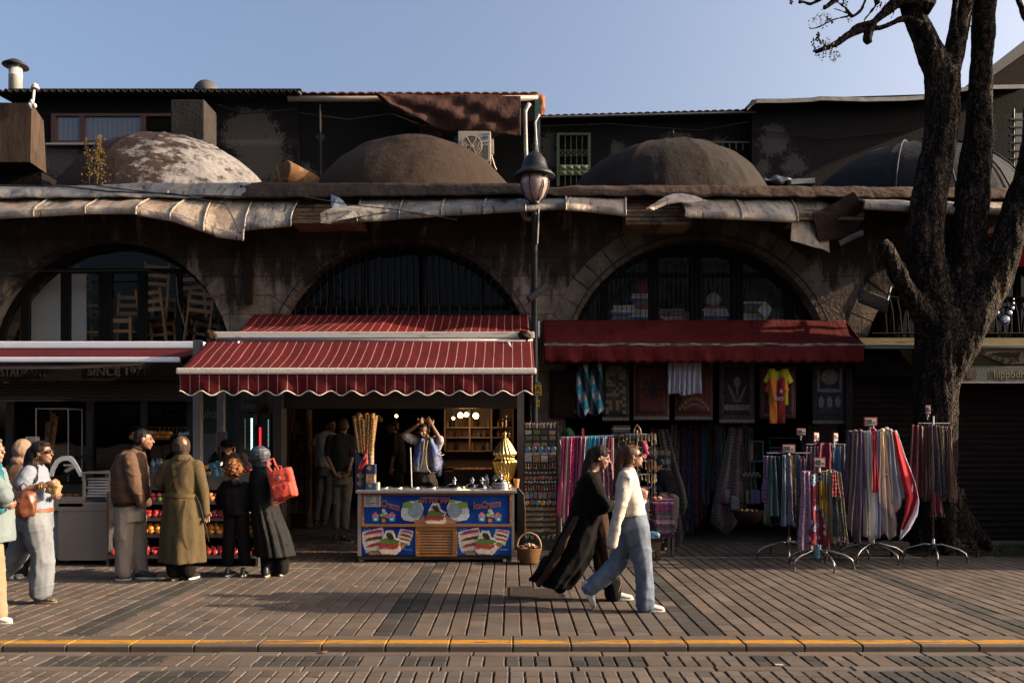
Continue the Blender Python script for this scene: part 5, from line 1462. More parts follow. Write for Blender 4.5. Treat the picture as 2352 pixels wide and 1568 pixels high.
b=MB();cb(b,172,102,400,264,.034);card=b.build('price_card',mat('white_card',(.50,.46,.44),.6,var=.06),cart)
b=MB()
for k in range(6):
 y=126+k*21;wd=(100,100,75,60,130,85)[k]
 p_,q_=ZC(188,y+9,YC-.0345),ZC(188+wd,y,YC-.0345);b.box2((p_.x,YC-.0352,p_.z),(q_.x,YC-.0342,q_.z))
 p_,q_=ZC(335,y+9,YC-.0345),ZC(378,y,YC-.0345);b.box2((p_.x,YC-.0352,p_.z),(q_.x,YC-.0342,q_.z))
p_,q_=ZC(180,117,YC-.0345),ZC(395,108,YC-.0345);b.box2((p_.x,YC-.0352,p_.z),(q_.x,YC-.0342,q_.z))
b.build('small_print',mat('black_print',(.02,.02,.02),.6),card)
def on_top(x,y,Yc):p_=ZV(x,y,Yc);return V((p_.x,Yc,ZTOP))
m_chrome=mat('chrome',(.55,.55,.56),.15,1,var=.05,bump=0)
names=['well lid ring nearest the flag box','second open tub rim from the flag box','third open tub rim, round the white stick','fourth open tub rim right of the white stick','fifth open tub rim before the domed lids']
for k,x in enumerate((465,655,885,1115,1320)):
 c=on_top(x,1130,10.85);b=MB();b.lathe([(.115,0),(.12,.008),(.112,.018),(.10,.016),(.10,.002)],c,24)
 o=b.build('tub_rim',m_chrome,off=c,smooth=True);tag(o,'steel '+names[k],'tub','ice cream tubs in the cart counter')
def lid(x,Yc,r,lab,grp='domed tub lids on the cart'):
 c=on_top(x,1100,Yc);b=MB()
 b.lathe([(r,0),(r,.012),(r*.93,.02),(r*.8,.045),(r*.35,.068),(.03,.074),(.02,.08),(.026,.1),(.036,.11),(.03,.125),(.018,.13),(.022,.148),(.001,.155)],c,24)
 o=b.build('domed_cover',m_chrome,off=c,smooth=True);tag(o,lab,'lid',grp)
lid(1452,10.8,.125,'widest domed steel lid with a knob, leftmost on the cart counter');lid(1697,10.85,.10,'middle domed steel lid with a ringed knob on the cart counter');lid(1830,10.75,.10,'domed steel lid left of the drinking glass on the cart counter')
c=on_top(2085,1100,10.7)
for k in range(4):
 b=MB();z=c.z+k*.018;b.lathe([(.13-k*.004,z),(.132-k*.004,z+.007),(.125-k*.004,z+.016),(.001,z+.017)],(c.x,c.y,0),24);o=b.build('round_cover',m_steeld if k%2 else m_chrome,off=(c.x,c.y,z),smooth=True);tag(o,'round metal lid, layer %d counted up, in the pile before the brass urn'%(k+1),'lid','pile of lids before the urn')
b=MB();z=c.z+4*.018;b.lathe([(.11,z),(.10,z+.02),(.06,z+.05),(.03,z+.06),(.022,z+.08),(.034,z+.1),(.03,z+.12),(.001,z+.135)],(c.x,c.y,0),24);o=b.build('domed_cover',m_chrome,off=(c.x,c.y,z),smooth=True);tag(o,'domed steel lid crowning the pile of lids before the brass urn','lid','pile of lids before the urn')
m_pet,nt,bs,oc=newmat('clear_plastic',.1);bs.inputs['Base Color'].default_value=(.35,.38,.42,1);bs.inputs['Transmission Weight'].default_value=.85
for(x,Yc,lab)in((1895,10.9,'ribbed glass jar left of the small water bottle on the cart'),(2005,10.95,'small clear water bottle left of the brass urn')):
 c=on_top(x,1100,Yc);b=MB();b.lathe([(.038,0),(.042,.02),(.036,.06),(.042,.1),(.035,.14),(.016,.165),(.018,.19),(.001,.192)],c,14);o=b.build('bottle',m_pet,off=c,smooth=True);tag(o,lab,'bottle')
uc=V((ZV(2143,800,10.95).x,10.95,ZTOP));um=mat('polished_brass',(.62,.40,.11),.2,1,var=.08,bump=.03,bscale=8)
H_=ZV(0,345,10.95).z-ZTOP
urn=thing('brass_urn','tall polished brass urn with swirled flutes and a pointed lid on the cart','urn',uc)
fl_=lambda a,z:1+.045*math.sin(a*20+(z-ZTOP)*22)*(1 if ZTOP+.14<z<ZTOP+.48 else 0)
w_=.165
def pz(f):return ZTOP+H_*f
body=[(.095,pz(0)),(.11,pz(.02)),(.10,pz(.06)),(.075,pz(.10)),(.08,pz(.14)),(.10,pz(.16)),(.115,pz(.19)),(.135,pz(.27)),(.152,pz(.36)),(.163,pz(.42)),(.165,pz(.46)),(.15,pz(.495)),(.13,pz(.51)),(.13,pz(.555)),(.14,pz(.565))]
prof=[]
for(r0,z0),(r1,z1)in zip(body,body[1:]):
 for k in range(3):prof.append((r0+(r1-r0)*k/3,z0+(z1-z0)*k/3))
prof.append(body[-1])
b=MB();b.lathe([(r,z)for r,z in prof],(uc.x,uc.y,0),132,flute=fl_);b.build('urn_body',um,urn,smooth=True)
fl2=lambda a,z:1+.05*math.sin(a*18+(z-ZTOP)*16)
b=MB();lidp=[(.150,pz(.57)),(.158,pz(.60)),(.15,pz(.63)),(.135,pz(.66)),(.115,pz(.71)),(.09,pz(.77)),(.065,pz(.82)),(.04,pz(.87)),(.022,pz(.90))]
b.lathe(lidp,(uc.x,uc.y,0),120,flute=fl2);ul=b.build('urn_lid',mat('pale_brass',(.58,.44,.20),.35,1,var=.1),urn,smooth=True)
b=MB();b.lathe([(.012,pz(.895)),(.02,pz(.905)),(.012,pz(.92)),(.026,pz(.945)),(.022,pz(.965)),(.008,pz(.99)),(.001,pz(1.0))],(uc.x,uc.y,0),14);b.build('finial',MC['pale_brass'],ul,smooth=True)
c=on_top(2300,1100,11.0);b=MB();b.lathe([(.03,0),(.045,.12),(.04,.12),(.028,.01)],c,14);o=b.build('paper_cup',mat('orange_paper',(.50,.25,.10),.7,var=.4,scale=20),off=c);tag(o,'small orange and white paper cup right of the brass urn','cup')
b=MB();b.tube([P(1176,1126,10.6),P(1190,1120,10.62),P(1203,1135,10.65),P(1206,1170,10.65),P(1207,1235,10.7)],.006,5);o=b.build('power_cable',m_cable,off=P(1203,1135,10.65));tag(o,'thin black cable drooping from the right end of the cart','cable')
a_,c_=ZV(852,572,11.0),ZV(870,1120,10.85);b=MB();b.tube([c_,a_],.0085,8);o=b.build('stirring_stick',mat('white_rod',(.75,.72,.70),.3,var=.02),off=c_);tag(o,'long white stirring stick standing upright in a tub before the vendor','stick')
def pbox(x0,y0,x1,y1,Yc,d,m,nm,lab,cat,grp=None,parts=None):
 p_,q_=ZV(x0,y1,Yc),ZV(x1,y0,Yc);t=thing(nm,lab,cat,((p_.x+q_.x)/2,Yc+d/2,p_.z),grp)
 b=MB();b.bbox(((p_.x+q_.x)/2,Yc+d/2,(p_.z+q_.z)/2),(q_.x-p_.x,d,q_.z-p_.z),.004);b.build('carton',m,t)
 return t,p_,q_
def scoop_pic(t,x,y,Yc,k):
 for nm,dx,dy,r_,c in(('printed_cone',0,30,0,(.30,.17,.08)),('printed_scoop',-14,0,17,(.42,.34,.26)),('printed_scoop',14,2,17,(.12,.22,.07)),('printed_scoop',0,-20,16,(.30,.12,.10))):
  b=MB()
  pts=[(x-18*k,y+10*k),(x+18*k,y+10*k),(x,y+46*k)]if r_==0 else[(x+dx*k+r_*k*math.cos(a*pi/6),y+dy*k+r_*k*math.sin(a*pi/6))for a in range(12)]
  b.prism([ZV(px,py,Yc-.004-.001*(r_+dx)/20)for px,py in pts],(0,.002,0));b.build(nm,pm(c),t)
t,p_,q_=pbox(95,800,238,1145,10.6,.14,mat('navy_card',(.012,.022,.11),.5),'cone_display','tall navy cardboard display box with printed sundaes at the left end of the cart','display box')
b=MB();b.prism([ZV(95,600,10.6),ZV(95,800,10.6),ZV(250,800,10.6)],(0,.012,0));b.build('slanted_side',mat('bright_blue_card',(.02,.09,.30),.5),t)
scoop_pic(t,165,950,10.6,1.6);scoop_pic(t,160,1060,10.6,1.3)
t,p_,q_=pbox(240,1055,375,1145,10.5,.16,mat('cup_blue',(.01,.07,.22),.5),'cup_box','lowest small blue box with a printed cone at the left end of the cart','box','boxes stacked on the cart');scoop_pic(t,300,1090,10.5,.8)
pbox(377,1050,412,1145,10.5,.14,mat('napkin_white',(.55,.54,.52),.7),'napkin_box','narrow white napkin box beside the lowest small blue box','box')
t,p_,q_=pbox(247,935,362,1053,10.52,.13,mat('candy_card',(.45,.25,.15),.5,var=.8,scale=30,bump=0),'cup_box','gaudy orange and violet box between the two blue boxes on the cart','box','boxes stacked on the cart')
t,p_,q_=pbox(238,800,367,933,10.52,.13,MC['navy_card'],'cup_box','topmost small blue box under the stack of paper cups','box','boxes stacked on the cart');scoop_pic(t,290,850,10.52,1.0)
c=ZV(310,798,10.58)
for k in range(13):
 b=MB();z=c.z+k*.0165;b.lathe([(.038,z),(.042,z+.018),(.044,z+.020),(.04,z+.019),(.036,z+.002)],(c.x,c.y,0),14)
 o=b.build('paper_cup',mat('printed_cup_%d'%(k%3),((.52,.40,.30),(.50,.22,.14),(.45,.42,.36))[k%3],.6,var=.5,scale=30),off=(c.x,c.y,z));tag(o,'patterned paper cup in the stack on the topmost blue box','cup','stack of patterned paper cups')
t=thing('table_flag','small drooping red flag with a white crescent beside the stack of wafer cones','flag',ZV(265,800,10.45))
b=MB();b.tube([ZV(268,800,10.5),ZV(250,545,10.5)],.003,5);b.build('flag_stick',m_bar_w,t)
tl,tr_=[(250,545),(235,600),(200,690),(160,780),(135,850),(150,900)],[(262,560),(262,620),(268,700),(265,770),(215,830),(165,905)]
b=MB();rows=[[ZV(a[0]+(c2[0]-a[0])*s/6,a[1]+(c2[1]-a[1])*s/6,10.48+.012*math.sin(s*2+i))for s in range(7)]for i,(a,c2)in enumerate(zip(tl,tr_))]
b.rings(rows,closed=False,caps=False);b.build('flag_cloth',mat('flag_red_small',(.55,.012,.015),.7),t,smooth=True,solid=.002)
b=MB();b.prism([ZV(x,y,10.455)for x,y in((232,650),(246,655),(250,685),(238,715),(215,735),(205,730),(222,705),(230,680))],(0,.002,0));b.build('crescent',mat('flag_white',(.7,.68,.66),.8),t)
def wafer_mat():
 m,nt,bs,oc=newmat('wafer',.8)
 s=sep(nt,oc)
 f=math_n(nt,'FRACT',math_n(nt,'MULTIPLY',s[2],34.0))
 c=mixc(nt,step(nt,f,.3,.7),(.34,.17,.06),(.60,.38,.18))
 nt.links.new(c,bs.inputs['Base Color']);bumpn(nt,f,bs,.6,.006)
 return m
m_wafer=wafer_mat();random.seed(6)
tops=[(85,135),(125,170),(145,95),(190,120),(207,185),(245,100),(285,115),(300,165),(335,100),(375,130),(345,180)]
bots=[(150,640),(175,650),(200,655),(215,655),(222,668),(245,660),(262,650),(280,665),(290,655),(320,650),(318,660)]
ordl=['first','second','third','fourth','fifth','sixth','seventh','eighth','ninth','tenth','eleventh']
for k,((x0,y0),(x1,y1))in enumerate(zip(tops,bots)):
 Yk_=10.58+(.06 if k%2 else-.02);a,c=ZV(x0,y0,Yk_),ZV(x1,y1,Yk_)
 b=MB();pts=[];rad=[];n=24
 for i in range(n+1):
  f=i/n
  for dr,df in((.0,0),(-.006,.02)):
   pts.append(c.lerp(a,min(1,f+df)));rad.append(.024+.011*f+dr)
 b.tube(pts[:-1],rad[:-1],12)
 o=b.build('wafer_cone_stack',m_wafer,off=c);tag(o,'tall stack of nested wafer cones, %s from the left in the bundle on the cart'%ordl[k],'wafer cones','stacks of wafer cones on the cart')
m_shelf=mat('warm_shelf_wood',(.16,.075,.028),.55,var=.25,scale=5)
sh_=thing('shop_cabinet','brown wooden shelf cabinet at the back of the lit sweet shop','cabinet',(-.4,15,0))
Yh=15.0
def hb(b,u0,v0,u1,v1,y=Yh,d=.3):p_,q_=P(u0,v1,y),P(u1,v0,y);b.box2((p_.x,y,p_.z),(q_.x,y+d,q_.z))
b=MB();hb(b,1020,930,1180,1180,Yh+.3,.03);b.build('back_board',mat('back_board',(.05,.025,.012),.7),sh_)
for v in(980,1003,1034,1072):b=MB();hb(b,1022,v,1178,v+2.5);b.build('shelf',m_shelf,sh_)
for u in(1020,1077,1127,1176):b=MB();hb(b,u,940,u+3.5,1034,Yh-.02);b.build('upright',m_shelf,sh_)
random.seed(41)
for row,(v,lo,hi)in enumerate(((980,.10,.22),(1003,.08,.15),(1034,.10,.2))):
 n=0;u=1028
 while u<1172:
  if not(1074<u<1084 or 1122<u<1134)and random.random()<.8:
   p_=P(u,v,Yh+.1);h=random.uniform(lo,hi);b=MB();r_=random.uniform(.02,.04)
   cc=random.choice(((.10,.04,.02),(.20,.12,.04),(.05,.03,.02),(.15,.14,.12),(.03,.02,.02)))
   b.lathe([(r_,0),(r_,h*.6),(r_*.4,h*.8),(r_*.45,h)],p_,8);o=b.build('jar',mat('jar_%d'%int(cc[0]*100),cc,.15,coat=.5),off=p_,smooth=False)
   n+=1;tag(o,'glinting jar, number %d from the left on the %s shelf behind the vendor'%(n,('top','middle','bottom')[row]),'jar','jars, %s shelf'%('top','middle','bottom')[row])
  u+=random.uniform(8,14)
sc_=thing('sweet_counter','low brown counter with trays behind the vendor in the lit shop','counter',(-.5,14,0))
b=MB();hb(b,1020,1082,1180,1180,14.0,.6);b.build('body',mat('counter_brown',(.06,.028,.014),.5),sc_)
b=MB();hb(b,1040,1077,1130,1082,13.98,.64);b.build('top',m_shelf,sc_)
for k in range(34):
 p_=P(random.uniform(1062,1128),1078,random.uniform(14.05,14.3));b=MB();b.ell(p_+V((0,0,.012)),(.035,.03,.022),n=8,m=5);o=b.build('pastry',mat('pastry',(.45,.20,.05),.5,var=.4,scale=20),off=p_);tag(o,'golden pastry heaped on the counter behind the vendor','pastry','pastries on the shop counter')
sl_=thing('side_shelves','tall dim side shelves with packages at the left of the sweet shop doorway','shelves',(-3.4,13.6,0))
for u in(662,703):b=MB();hb(b,u,940,u+4,1215,13.3,.3);b.build('upright',m_shelf,sl_)
for v in(991,1036,1085,1130,1175):b=MB();hb(b,666,v,703,v+3,13.3,.3);b.build('shelf',m_shelf,sl_)
n=0
for row,v in enumerate((991,1036,1085,1130,1175)):
 for k,u in enumerate((671,681,691)):
  p_=P(u,v,13.35);h=random.uniform(.1,.2);b=MB();b.bbox(p_+V((0,.06,h/2)),(.06,.08,h),.01)
  cc=random.choice(((.16,.05,.03),(.10,.09,.08),(.20,.14,.08),(.05,.04,.06)));o=b.build('package',mat('package_%d'%int(cc[0]*100),cc,.6,var=.5,scale=20),off=p_);tag(o,'%s dim package on shelf %d, counted down, beside the shop doorway'%(('left','middle','right')[k],row+1),'package','packages on the side shelves')
b=MB();b.box2((pxX(636,12.4),12.2,0),(pxX(655,12.4),12.5,2.5));o=b.build('door_jamb',mat('grey_jamb',(.06,.055,.055),.6),off=(pxX(645,12.4),12.35,0));tag(o,'dark grey jamb at the left side of the sweet shop opening','door jamb')
b=MB();b.box2((pxX(636,12.35),12.35,pxZ(937,12.35)),(pxX(1190,12.35),12.48,pxZ(900,12.35)));o=b.build('shop_lintel',mat('brown_lintel',(.035,.02,.014),.6),off=(-1.7,12.4,2.2));tag(o,'dark brown lintel over the opening of the lit sweet shop','lintel')
b=MB()
for(y,z)in((12.75,.075),(13.05,.15),):b.box2((pxX(655,12.7),y,0),(pxX(840,12.7),16.9,z))
o=b.build('shop_steps',mat('step_stone',(.09,.065,.05),.7),off=(-3,12.8,0));tag(o,'low worn steps inside the sweet shop doorway','steps')
m_bulb=mat('lit_bulb',(1.0,.62,.26),.5,emit=9,bump=0)
for k,(x,y,r_,lab)in enumerate(((1438,170,.035,'smallest and leftmost of the four lit bulbs in the shop'),(1535,130,.065,'second lit bulb from the left over the shop counter'),(1618,120,.055,'third lit bulb from the left, almost touching the second'),(1745,137,.07,'rightmost and largest lit bulb over the shop counter'),(660,140,.035,'lone small lit bulb between the cone bundle and the vendor'))):
 c=ZV(x,y,14.3);t=thing('light_bulb',lab,'light bulb',c,'lit bulbs in the sweet shop');b=MB();b.ell(c,(r_*.75,r_*.75,r_*.75));b.build('glass',m_bulb,t,smooth=True)
 b=MB();b.tube([c+V((0,0,r_*.7)),V((c.x,c.y,2.72))],.01,5);b.build('flex',m_black,t)
ll=bpy.data.lights.new('bulb_light','POINT');ll.energy=12;ll.color=(1,.58,.28);ll.shadow_soft_size=.15
lo_=bpy.data.objects.new('bulb_light',ll);col.objects.link(lo_);lo_.location=ZV(1620,130,14.25)+V((0,-.1,-.12))
c=ZV(930,375,13.9);b=MB();b.lathe([(.07,0),(.08,.015),(.04,.03),(.001,.032)],c,14);o=b.build('brass_dish',um,off=c);tag(o,'small glinting brass dish behind the vendor elbow','dish')
b=MB();c=ZV(400,220,13.6);b.lathe([(.10,0),(.09,.06),(.05,.11),(.001,.13)],c,16);o=b.build('straw_hat',mat('straw',(.30,.19,.08),.9),off=c,smooth=True);tag(o,'tan straw hat hanging behind the wafer cones','hat')
# restaurant front, left
m_rw=mat('restaurant_frame',(.025,.018,.014),.5)
rf=thing('glazed_shopfront','dark glazed restaurant front behind the fruit stall','shop front',(-6,12.6,0))
b=MB();b.box2((-9.5,12.62,0),(pxX(440,12.6),12.7,.9));b.build('dado',m_rw,rf)
for u in(-60,20,205,330,436):
 b=MB();x=pxX(u,12.6);b.box2((x-.05,12.6,.901),(x+.05,12.72,2.4));b.build('mullion',m_rw,rf)
b=MB();b.box2((-9.5,12.66,.901),(pxX(436,12.6)-.051,12.665,2.4));b.build('pane',glass_mat('restaurant_glass',alpha=.6),rf)
b=MB();b.box2((pxX(-40,13.4),13.4,.9),(pxX(18,13.4),13.45,2.2));b.build('lit_door_panel',mat('door_wood',(.10,.045,.02),.6),rf)
gp=thing('green_sign','dark green leaf-patterned panel lettered sultan between the grey posts','sign',P(470,950,12.5))
b=MB();b.box2((pxX(437,12.5),12.48,pxZ(1075,12.5)),(pxX(552,12.5),12.52,pxZ(897,12.5)));b.build('board',mat('leafy_green',(.008,.020,.008),.6,c2=(.02,.05,.015),scale=25),gp)
text_obj('sultan','lettering',mat('off_white_letter',(.20,.20,.19),.6),gp,(pxX(450,12.46),12.46,pxZ(959,12.46)),.13,bold=.003)
b=MB();b.box2((pxX(469,12.3),12.2,pxZ(1085,12.3)),(pxX(497,12.3),12.42,pxZ(995,12.3)));o=b.build('white_drum',mat('dull_white',(.12,.115,.12),.6),off=P(483,1040,12.3));tag(o,'dull white upright canister between the grey posts','canister')
t=thing('paper_notice','white printed notice taped to the second grey post','notice',P(504,1010,11.1))
b=MB();p_,q_=P(496,1034,11.08),P(522,990,11.08);b.box2((p_.x,11.08,p_.z),(q_.x,11.084,q_.z));b.build('sheet',mat('notice_paper',(.30,.26,.27),.8),t)
b=MB()
for k in range(9):
 v=993+k*4.4;p_,q_=P(499,v+1.6,11.077),P(519-(k*5%7),v,11.077);b.box2((p_.x,11.0765,p_.z),(q_.x,11.0785,q_.z))
b.build('print_lines',mat('pink_print',(.16,.06,.08),.8),t)
fg=thing('drinks_fridge','tall black drinks fridge with a lit LED strip and a Sultan header','fridge',P(575,1100,12.35))
m_fr=mat('fridge_black',(.012,.011,.012),.4)
def fb(b,u0,v0,u1,v1,y,d):p_,q_=P(u0,v1,y),P(u1,v0,y);b.box2((p_.x,y,p_.z),(q_.x,y+d,q_.z))
b=MB();fb(b,541,948,622,1140,12.36,.6);b.build('cabinet',m_fr,fg)
b=MB();fb(b,541,918,594,946,12.33,.1);hd=b.build('header',m_fr,fg)
text_obj('Sultan','lettering',mat('dim_letter',(.20,.18,.18),.6),hd,(pxX(552,12.32),12.325,pxZ(938,12.32)),.09,bold=.002,shear=.2,sx=.75)
b=MB();fb(b,549,957,588,1045,12.345,.01);b.build('glass_door',mat('fridge_door',(.03,.035,.04),.1,coat=.6),fg)
b=MB()
for k in range(26):fb(b,576,960+k*2.9,580,961.8+k*2.9,12.335,.006)
b.build('led_strip',mat('cold_led',(.55,.95,.88),.5,emit=1.0,bump=0),fg)
b=MB()
for k in range(24):fb(b,562,962+k*2.9,564,963.2+k*2.9,12.335,.006)
b.build('led_strip',mat('dim_led',(.3,.45,.45),.5,emit=.12,bump=0),fg)
b=MB()
for k in range(22):fb(b,615.5,963+k*2.9,617,964.5+k*2.9,12.335,.006)
b.build('led_strip',mat('far_led',(.5,.8,.75),.5,emit=.3,bump=0),fg)
b=MB();fb(b,595.5,981,599.5,1026,12.33,.01);b.build('red_strip',mat('red_led',(1.0,.03,.03),.5,emit=.55,bump=0),fg)
b=MB();fb(b,583,950,592,975,12.32,.02);b.build('lit_label',mat('tan_label',(.20,.11,.05),.7),fg)
fc_=thing('steel_food_cart','stainless steel wheeled food cart with a white-framed curved glass hood','food cart',P(195,1290,10.3))
YS=10.25
m_st2=mat('soft_steel',(.75,.62,.50),.4,.6,var=.12,scale=1.5,bump=.04)
p_,q_=P(133,1283,YS),P(252,1168,YS)
b=MB();b.bbox(((p_.x+q_.x)/2,YS+.35,(p_.z+q_.z)/2+.03),(q_.x-p_.x,.7,q_.z-p_.z+.10),.01);b.build('body',m_st2,fc_)
b=MB();b.box2((p_.x-.35,YS-.01,P(0,1172,YS).z),(q_.x+.05,YS+.72,P(0,1163,YS).z));b.build('worktop',m_st2,fc_)
b=MB();b.box2((p_.x-.3,YS+.05,P(0,1283,YS).z),(p_.x-.02,YS+.65,P(0,1175,YS).z));b.build('side_panel',mat('white_side',(.45,.43,.42),.5),fc_)
for u in(146,239):
 for dy in(.1,.6):
  c=P(u,1290,YS);c=V((c.x,YS+dy,.06));w=MB();w.lathe([(.055,-.015),(.06,0),(.055,.015)],c,16,Matrix.Rotation(R(90),3,'X'));wh=w.build('castor',mat('dark_rubber',(.05,.045,.04),.7),fc_)
  w=MB();w.lathe([(.035,-.02),(.035,.02)],c,14,Matrix.Rotation(R(90),3,'X'));w.build('rim',mat('wheel_grey',(.22,.20,.18),.5),wh)
arc=[(112,1092),(118,1072),(128,1055),(142,1047),(158,1046),(170,1055),(180,1072),(190,1092)]
for y in(YS+.02,YS+.62):
 b=MB();o_=[P(u,v,y)for u,v in arc];i_=[P(151+(u-151)*.80,1100-(1100-v)*.80,y)for u,v in arc]
 for k in range(len(arc)-1):b.prism([o_[k],o_[k+1],i_[k+1],i_[k]],(0,.03,0))
 b.build('hood_frame',mat('hood_white',(1.3,1.25,1.2),.5,var=.04),fc_)
b=MB();rows=[[P(u,v,YS+.05)for u,v in arc],[P(u,v,YS+.05)+V((0,.57,0))for u,v in arc]];b.rings(rows,closed=False,caps=False);b.build('hood_glass',m_clear,fc_)
b=MB();b.box2((P(110,0,YS).x,YS,P(0,1163,YS).z),(P(190,0,YS).x,YS+.02,P(0,1140,YS).z));b.build('counter_edge',m_st2,fc_)
b=MB()
for u in(190,250):
 for y in(YS+.02,YS+.6):b.box2((P(u,0,YS).x-.015,y,P(0,1163,YS).z),(P(u,0,YS).x+.015,y+.03,P(0,1086,YS).z))
b.box2((P(188,0,YS).x,YS,P(0,1087,YS).z),(P(252,0,YS).x,YS+.65,P(0,1083,YS).z));b.build('tray_case',m_st2,fc_)
for k in range(7):
 z=P(0,1140,YS).z+k*.037;x=P(215,0,YS).x+random.uniform(-.01,.01);b=MB();b.bbox((x,YS+.32,z),(.30-.012*(k%3),.4,.022),.008);o=b.build('serving_tray',mat('tray_white',(.9,.85,.8),.5),off=(x,YS+.3,z));tag(o,'white plastic tray, layer %d counted up, in the case of the steel cart'%(k+1),'tray','white trays in the steel cart')
for k in range(9):
 p_=P(128+k*6,1150-(k%3)*6,YS+.25);b=MB();b.ell(p_,(.06,.05,.035));o=b.build('bread_roll',mat('bread',(.26,.13,.07),.8,var=.3,scale=10),off=p_,smooth=True);tag(o,'brown filled roll behind the curved glass of the steel cart','bread roll','rolls under the curved glass hood')
ac_=thing('cone_case','tall clear acrylic case with wafer cones behind the woman in sunglasses','display case',P(120,1040,11.0))
YA=11.0;e0,e1=P(83,1105,YA),P(157,937,YA)
m_acr=glass_mat('acrylic',alpha=.93,bumpy=0)
b=MB()
for(xx,yy)in((e0 .x,YA),(e1 .x,YA),(e0 .x,YA+.35),(e1 .x,YA+.35)):b.box((xx,yy,(e0 .z+e1 .z)/2),(.012,.012,e1 .z-e0 .z))
b.box2((e0 .x,YA,e1 .z-.01),(e1 .x,YA+.35,e1 .z));b.build('edges',mat('acrylic_edge',(.30,.28,.27),.3),ac_)
b=MB();b.box2((e0 .x+.007,YA+.004,e0 .z),(e1 .x-.007,YA+.006,e1 .z-.012));b.build('pane',m_acr,ac_)
for k,(u0,v0,u1,v1)in enumerate(((112,968,106,1025),(128,955,118,1040),(122,948,119,1000))):
 a,c=P(u0,v0,YA+.15+.04*k),P(u1,v1,YA+.15+.04*k);b=MB();b.tube([c.lerp(a,i/30)for i in range(31)],[.028+.012*(i/30)-(.005 if i%2 else 0)for i in range(31)],10)
 o=b.build('wafer_cone_stack',mat('wafer_dark',(.30,.14,.06),.8,var=.3,scale=20),off=c);tag(o,'stack of brown wafer cones inside the acrylic case, %s'%('left and short','tallest, leaning right','behind the tallest one')[k],'wafer cones','wafer cones in the acrylic case')
b=MB();b.bbox(P(75,1012,10.9),(.14,.1,.12),.01);o=b.build('paper_napkin_pack',mat('napkin_pack',(.42,.36,.30),.6,var=.5,scale=15),off=P(75,1012,10.9));tag(o,'small printed carton beside the acrylic cone case','carton')
# fruit stall
fs=thing('fruit_stall','metal tiered fruit stall with four shelves behind the customers','fruit stall',P(430,1290,10.3))
m_shf=mat('shelf_steel',(.16,.15,.15),.35,.8)
YF=10.25;xs0,xs1=pxX(262,YF),pxX(595,YF)
tiers=[(1278,10.10),(1230,10.22),(1192,10.34),(1154,10.46)]
for v,y in tiers:
 z=pxZ(v,y);b=MB();b.box2((xs0,y,z-.02),(xs1,y+.34,z));b.box2((xs0,y-.01,z-.02),(xs1,y-.001,z+.022));b.build('shelf',m_shf,fs)
b=MB()
for x in(xs0-.03,xs1):b.box2((x,10.12,0),(x+.03,10.9,.95))
b.build('side_frame',m_shf,fs)
b=MB();b.box2((xs0,10.86,.05),(xs1,10.88,1.0));b.build('back_sheet',m_black,fs)
b=MB();zt_=pxZ(1086,10.6);b.box2((xs0,10.58,zt_-.22),(xs1,11.1,zt_));b.build('counter_top',mat('stall_counter',(.13,.11,.10),.5,.3),fs)
m_pom=mat('pomegranate',(.55,.035,.03),.35,var=.35,scale=12,coat=.3,bump=.1)
m_ora=mat('orange_peel',(1.0,.36,.025),.45,var=.15,scale=12,bump=.3,bscale=150)
m_grn=mat('green_apple',(.5,.75,.05),.35,var=.2,scale=12,coat=.3)
m_pch=mat('peach_orange',(1,.36,.12),.6,var=.25,scale=10)
def fruit_proto(kind):
 b=MB()
 if kind=='pomegranate':
  b.lathe([(.001,-.041),(.026,-.036),(.042,-.01),(.043,.008),(.030,.034),(.012,.042),(.010,.046),(.016,.060),(.006,.052),(.001,.044)],(0,0,0),14)
 else:
  b.lathe([(.001,-.037),(.024,-.033),(.039,-.012),(.041,.004),(.030,.028),(.012,.036),(.004,.033),(.001,.034)],(0,0,0),14)
 return b
random.seed(50);meshes={}
def put_fruit(kind,m,loc,lab,grp):
 if(kind,m.name)not in meshes:
  o=fruit_proto(kind).build(kind,m,smooth=True);meshes[(kind,m.name)]=o.data;first=o
 else:
  o=bpy.data.objects.new(kind,meshes[(kind,m.name)]);col.objects.link(o)
 o.location=loc;o.rotation_euler=(random.uniform(-.9,.9),random.uniform(-.9,.9),random.uniform(0,6));s_=random.uniform(.92,1.08);o.scale=(s_,s_,s_)
 tag(o,lab,'fruit',grp)
spec=[(0,'pomegranate',m_pom,'dark red pomegranate on the lowest shelf of the fruit stall','pomegranates on the lowest shelf'),(1,'orange',m_ora,'bright orange on the second shelf from the bottom of the stall','oranges on the second shelf'),(2,'pomegranate',m_pom,'red pomegranate on the third shelf from the bottom of the stall','pomegranates on the third shelf')]
for ti,kind,m,lab,grp in spec:
 v,y=tiers[ti];z=pxZ(v,y)
 x=xs0+.05
 while x<xs1-.04:
  for r_ in range(2 if ti!=1 else 3):
   put_fruit(kind,m,V((x+random.uniform(-.008,.008)+(.042 if r_%2 else 0),y+.05+.085*r_,z+.042+(.036*r_ if ti!=2 else .03*r_))),lab,grp)
  x+=.086
v,y=tiers[3];z=pxZ(v,y);x=xs0+.05
while x<xs1-.04:
 u=x/y*F+1176
 if 352<u<408:kind,m,lab,grp='green_apple',m_grn,'bright green apple on the top shelf of the stall','green apples on the top shelf'
 elif u<=352:kind,m,lab,grp='apple',m_pom,'red apple left of the green ones on the top shelf','red apples on the top shelf'
 else:kind,m,lab,grp='peach',m_pch,'dull orange fruit on the top shelf right of the trench coat','orange fruit on the top shelf'
 for r_ in range(2):put_fruit(kind,m,V((x+(.042 if r_ else 0),y+.05+.07*r_,z+.042+.045*r_)),lab,grp)
 x+=.086
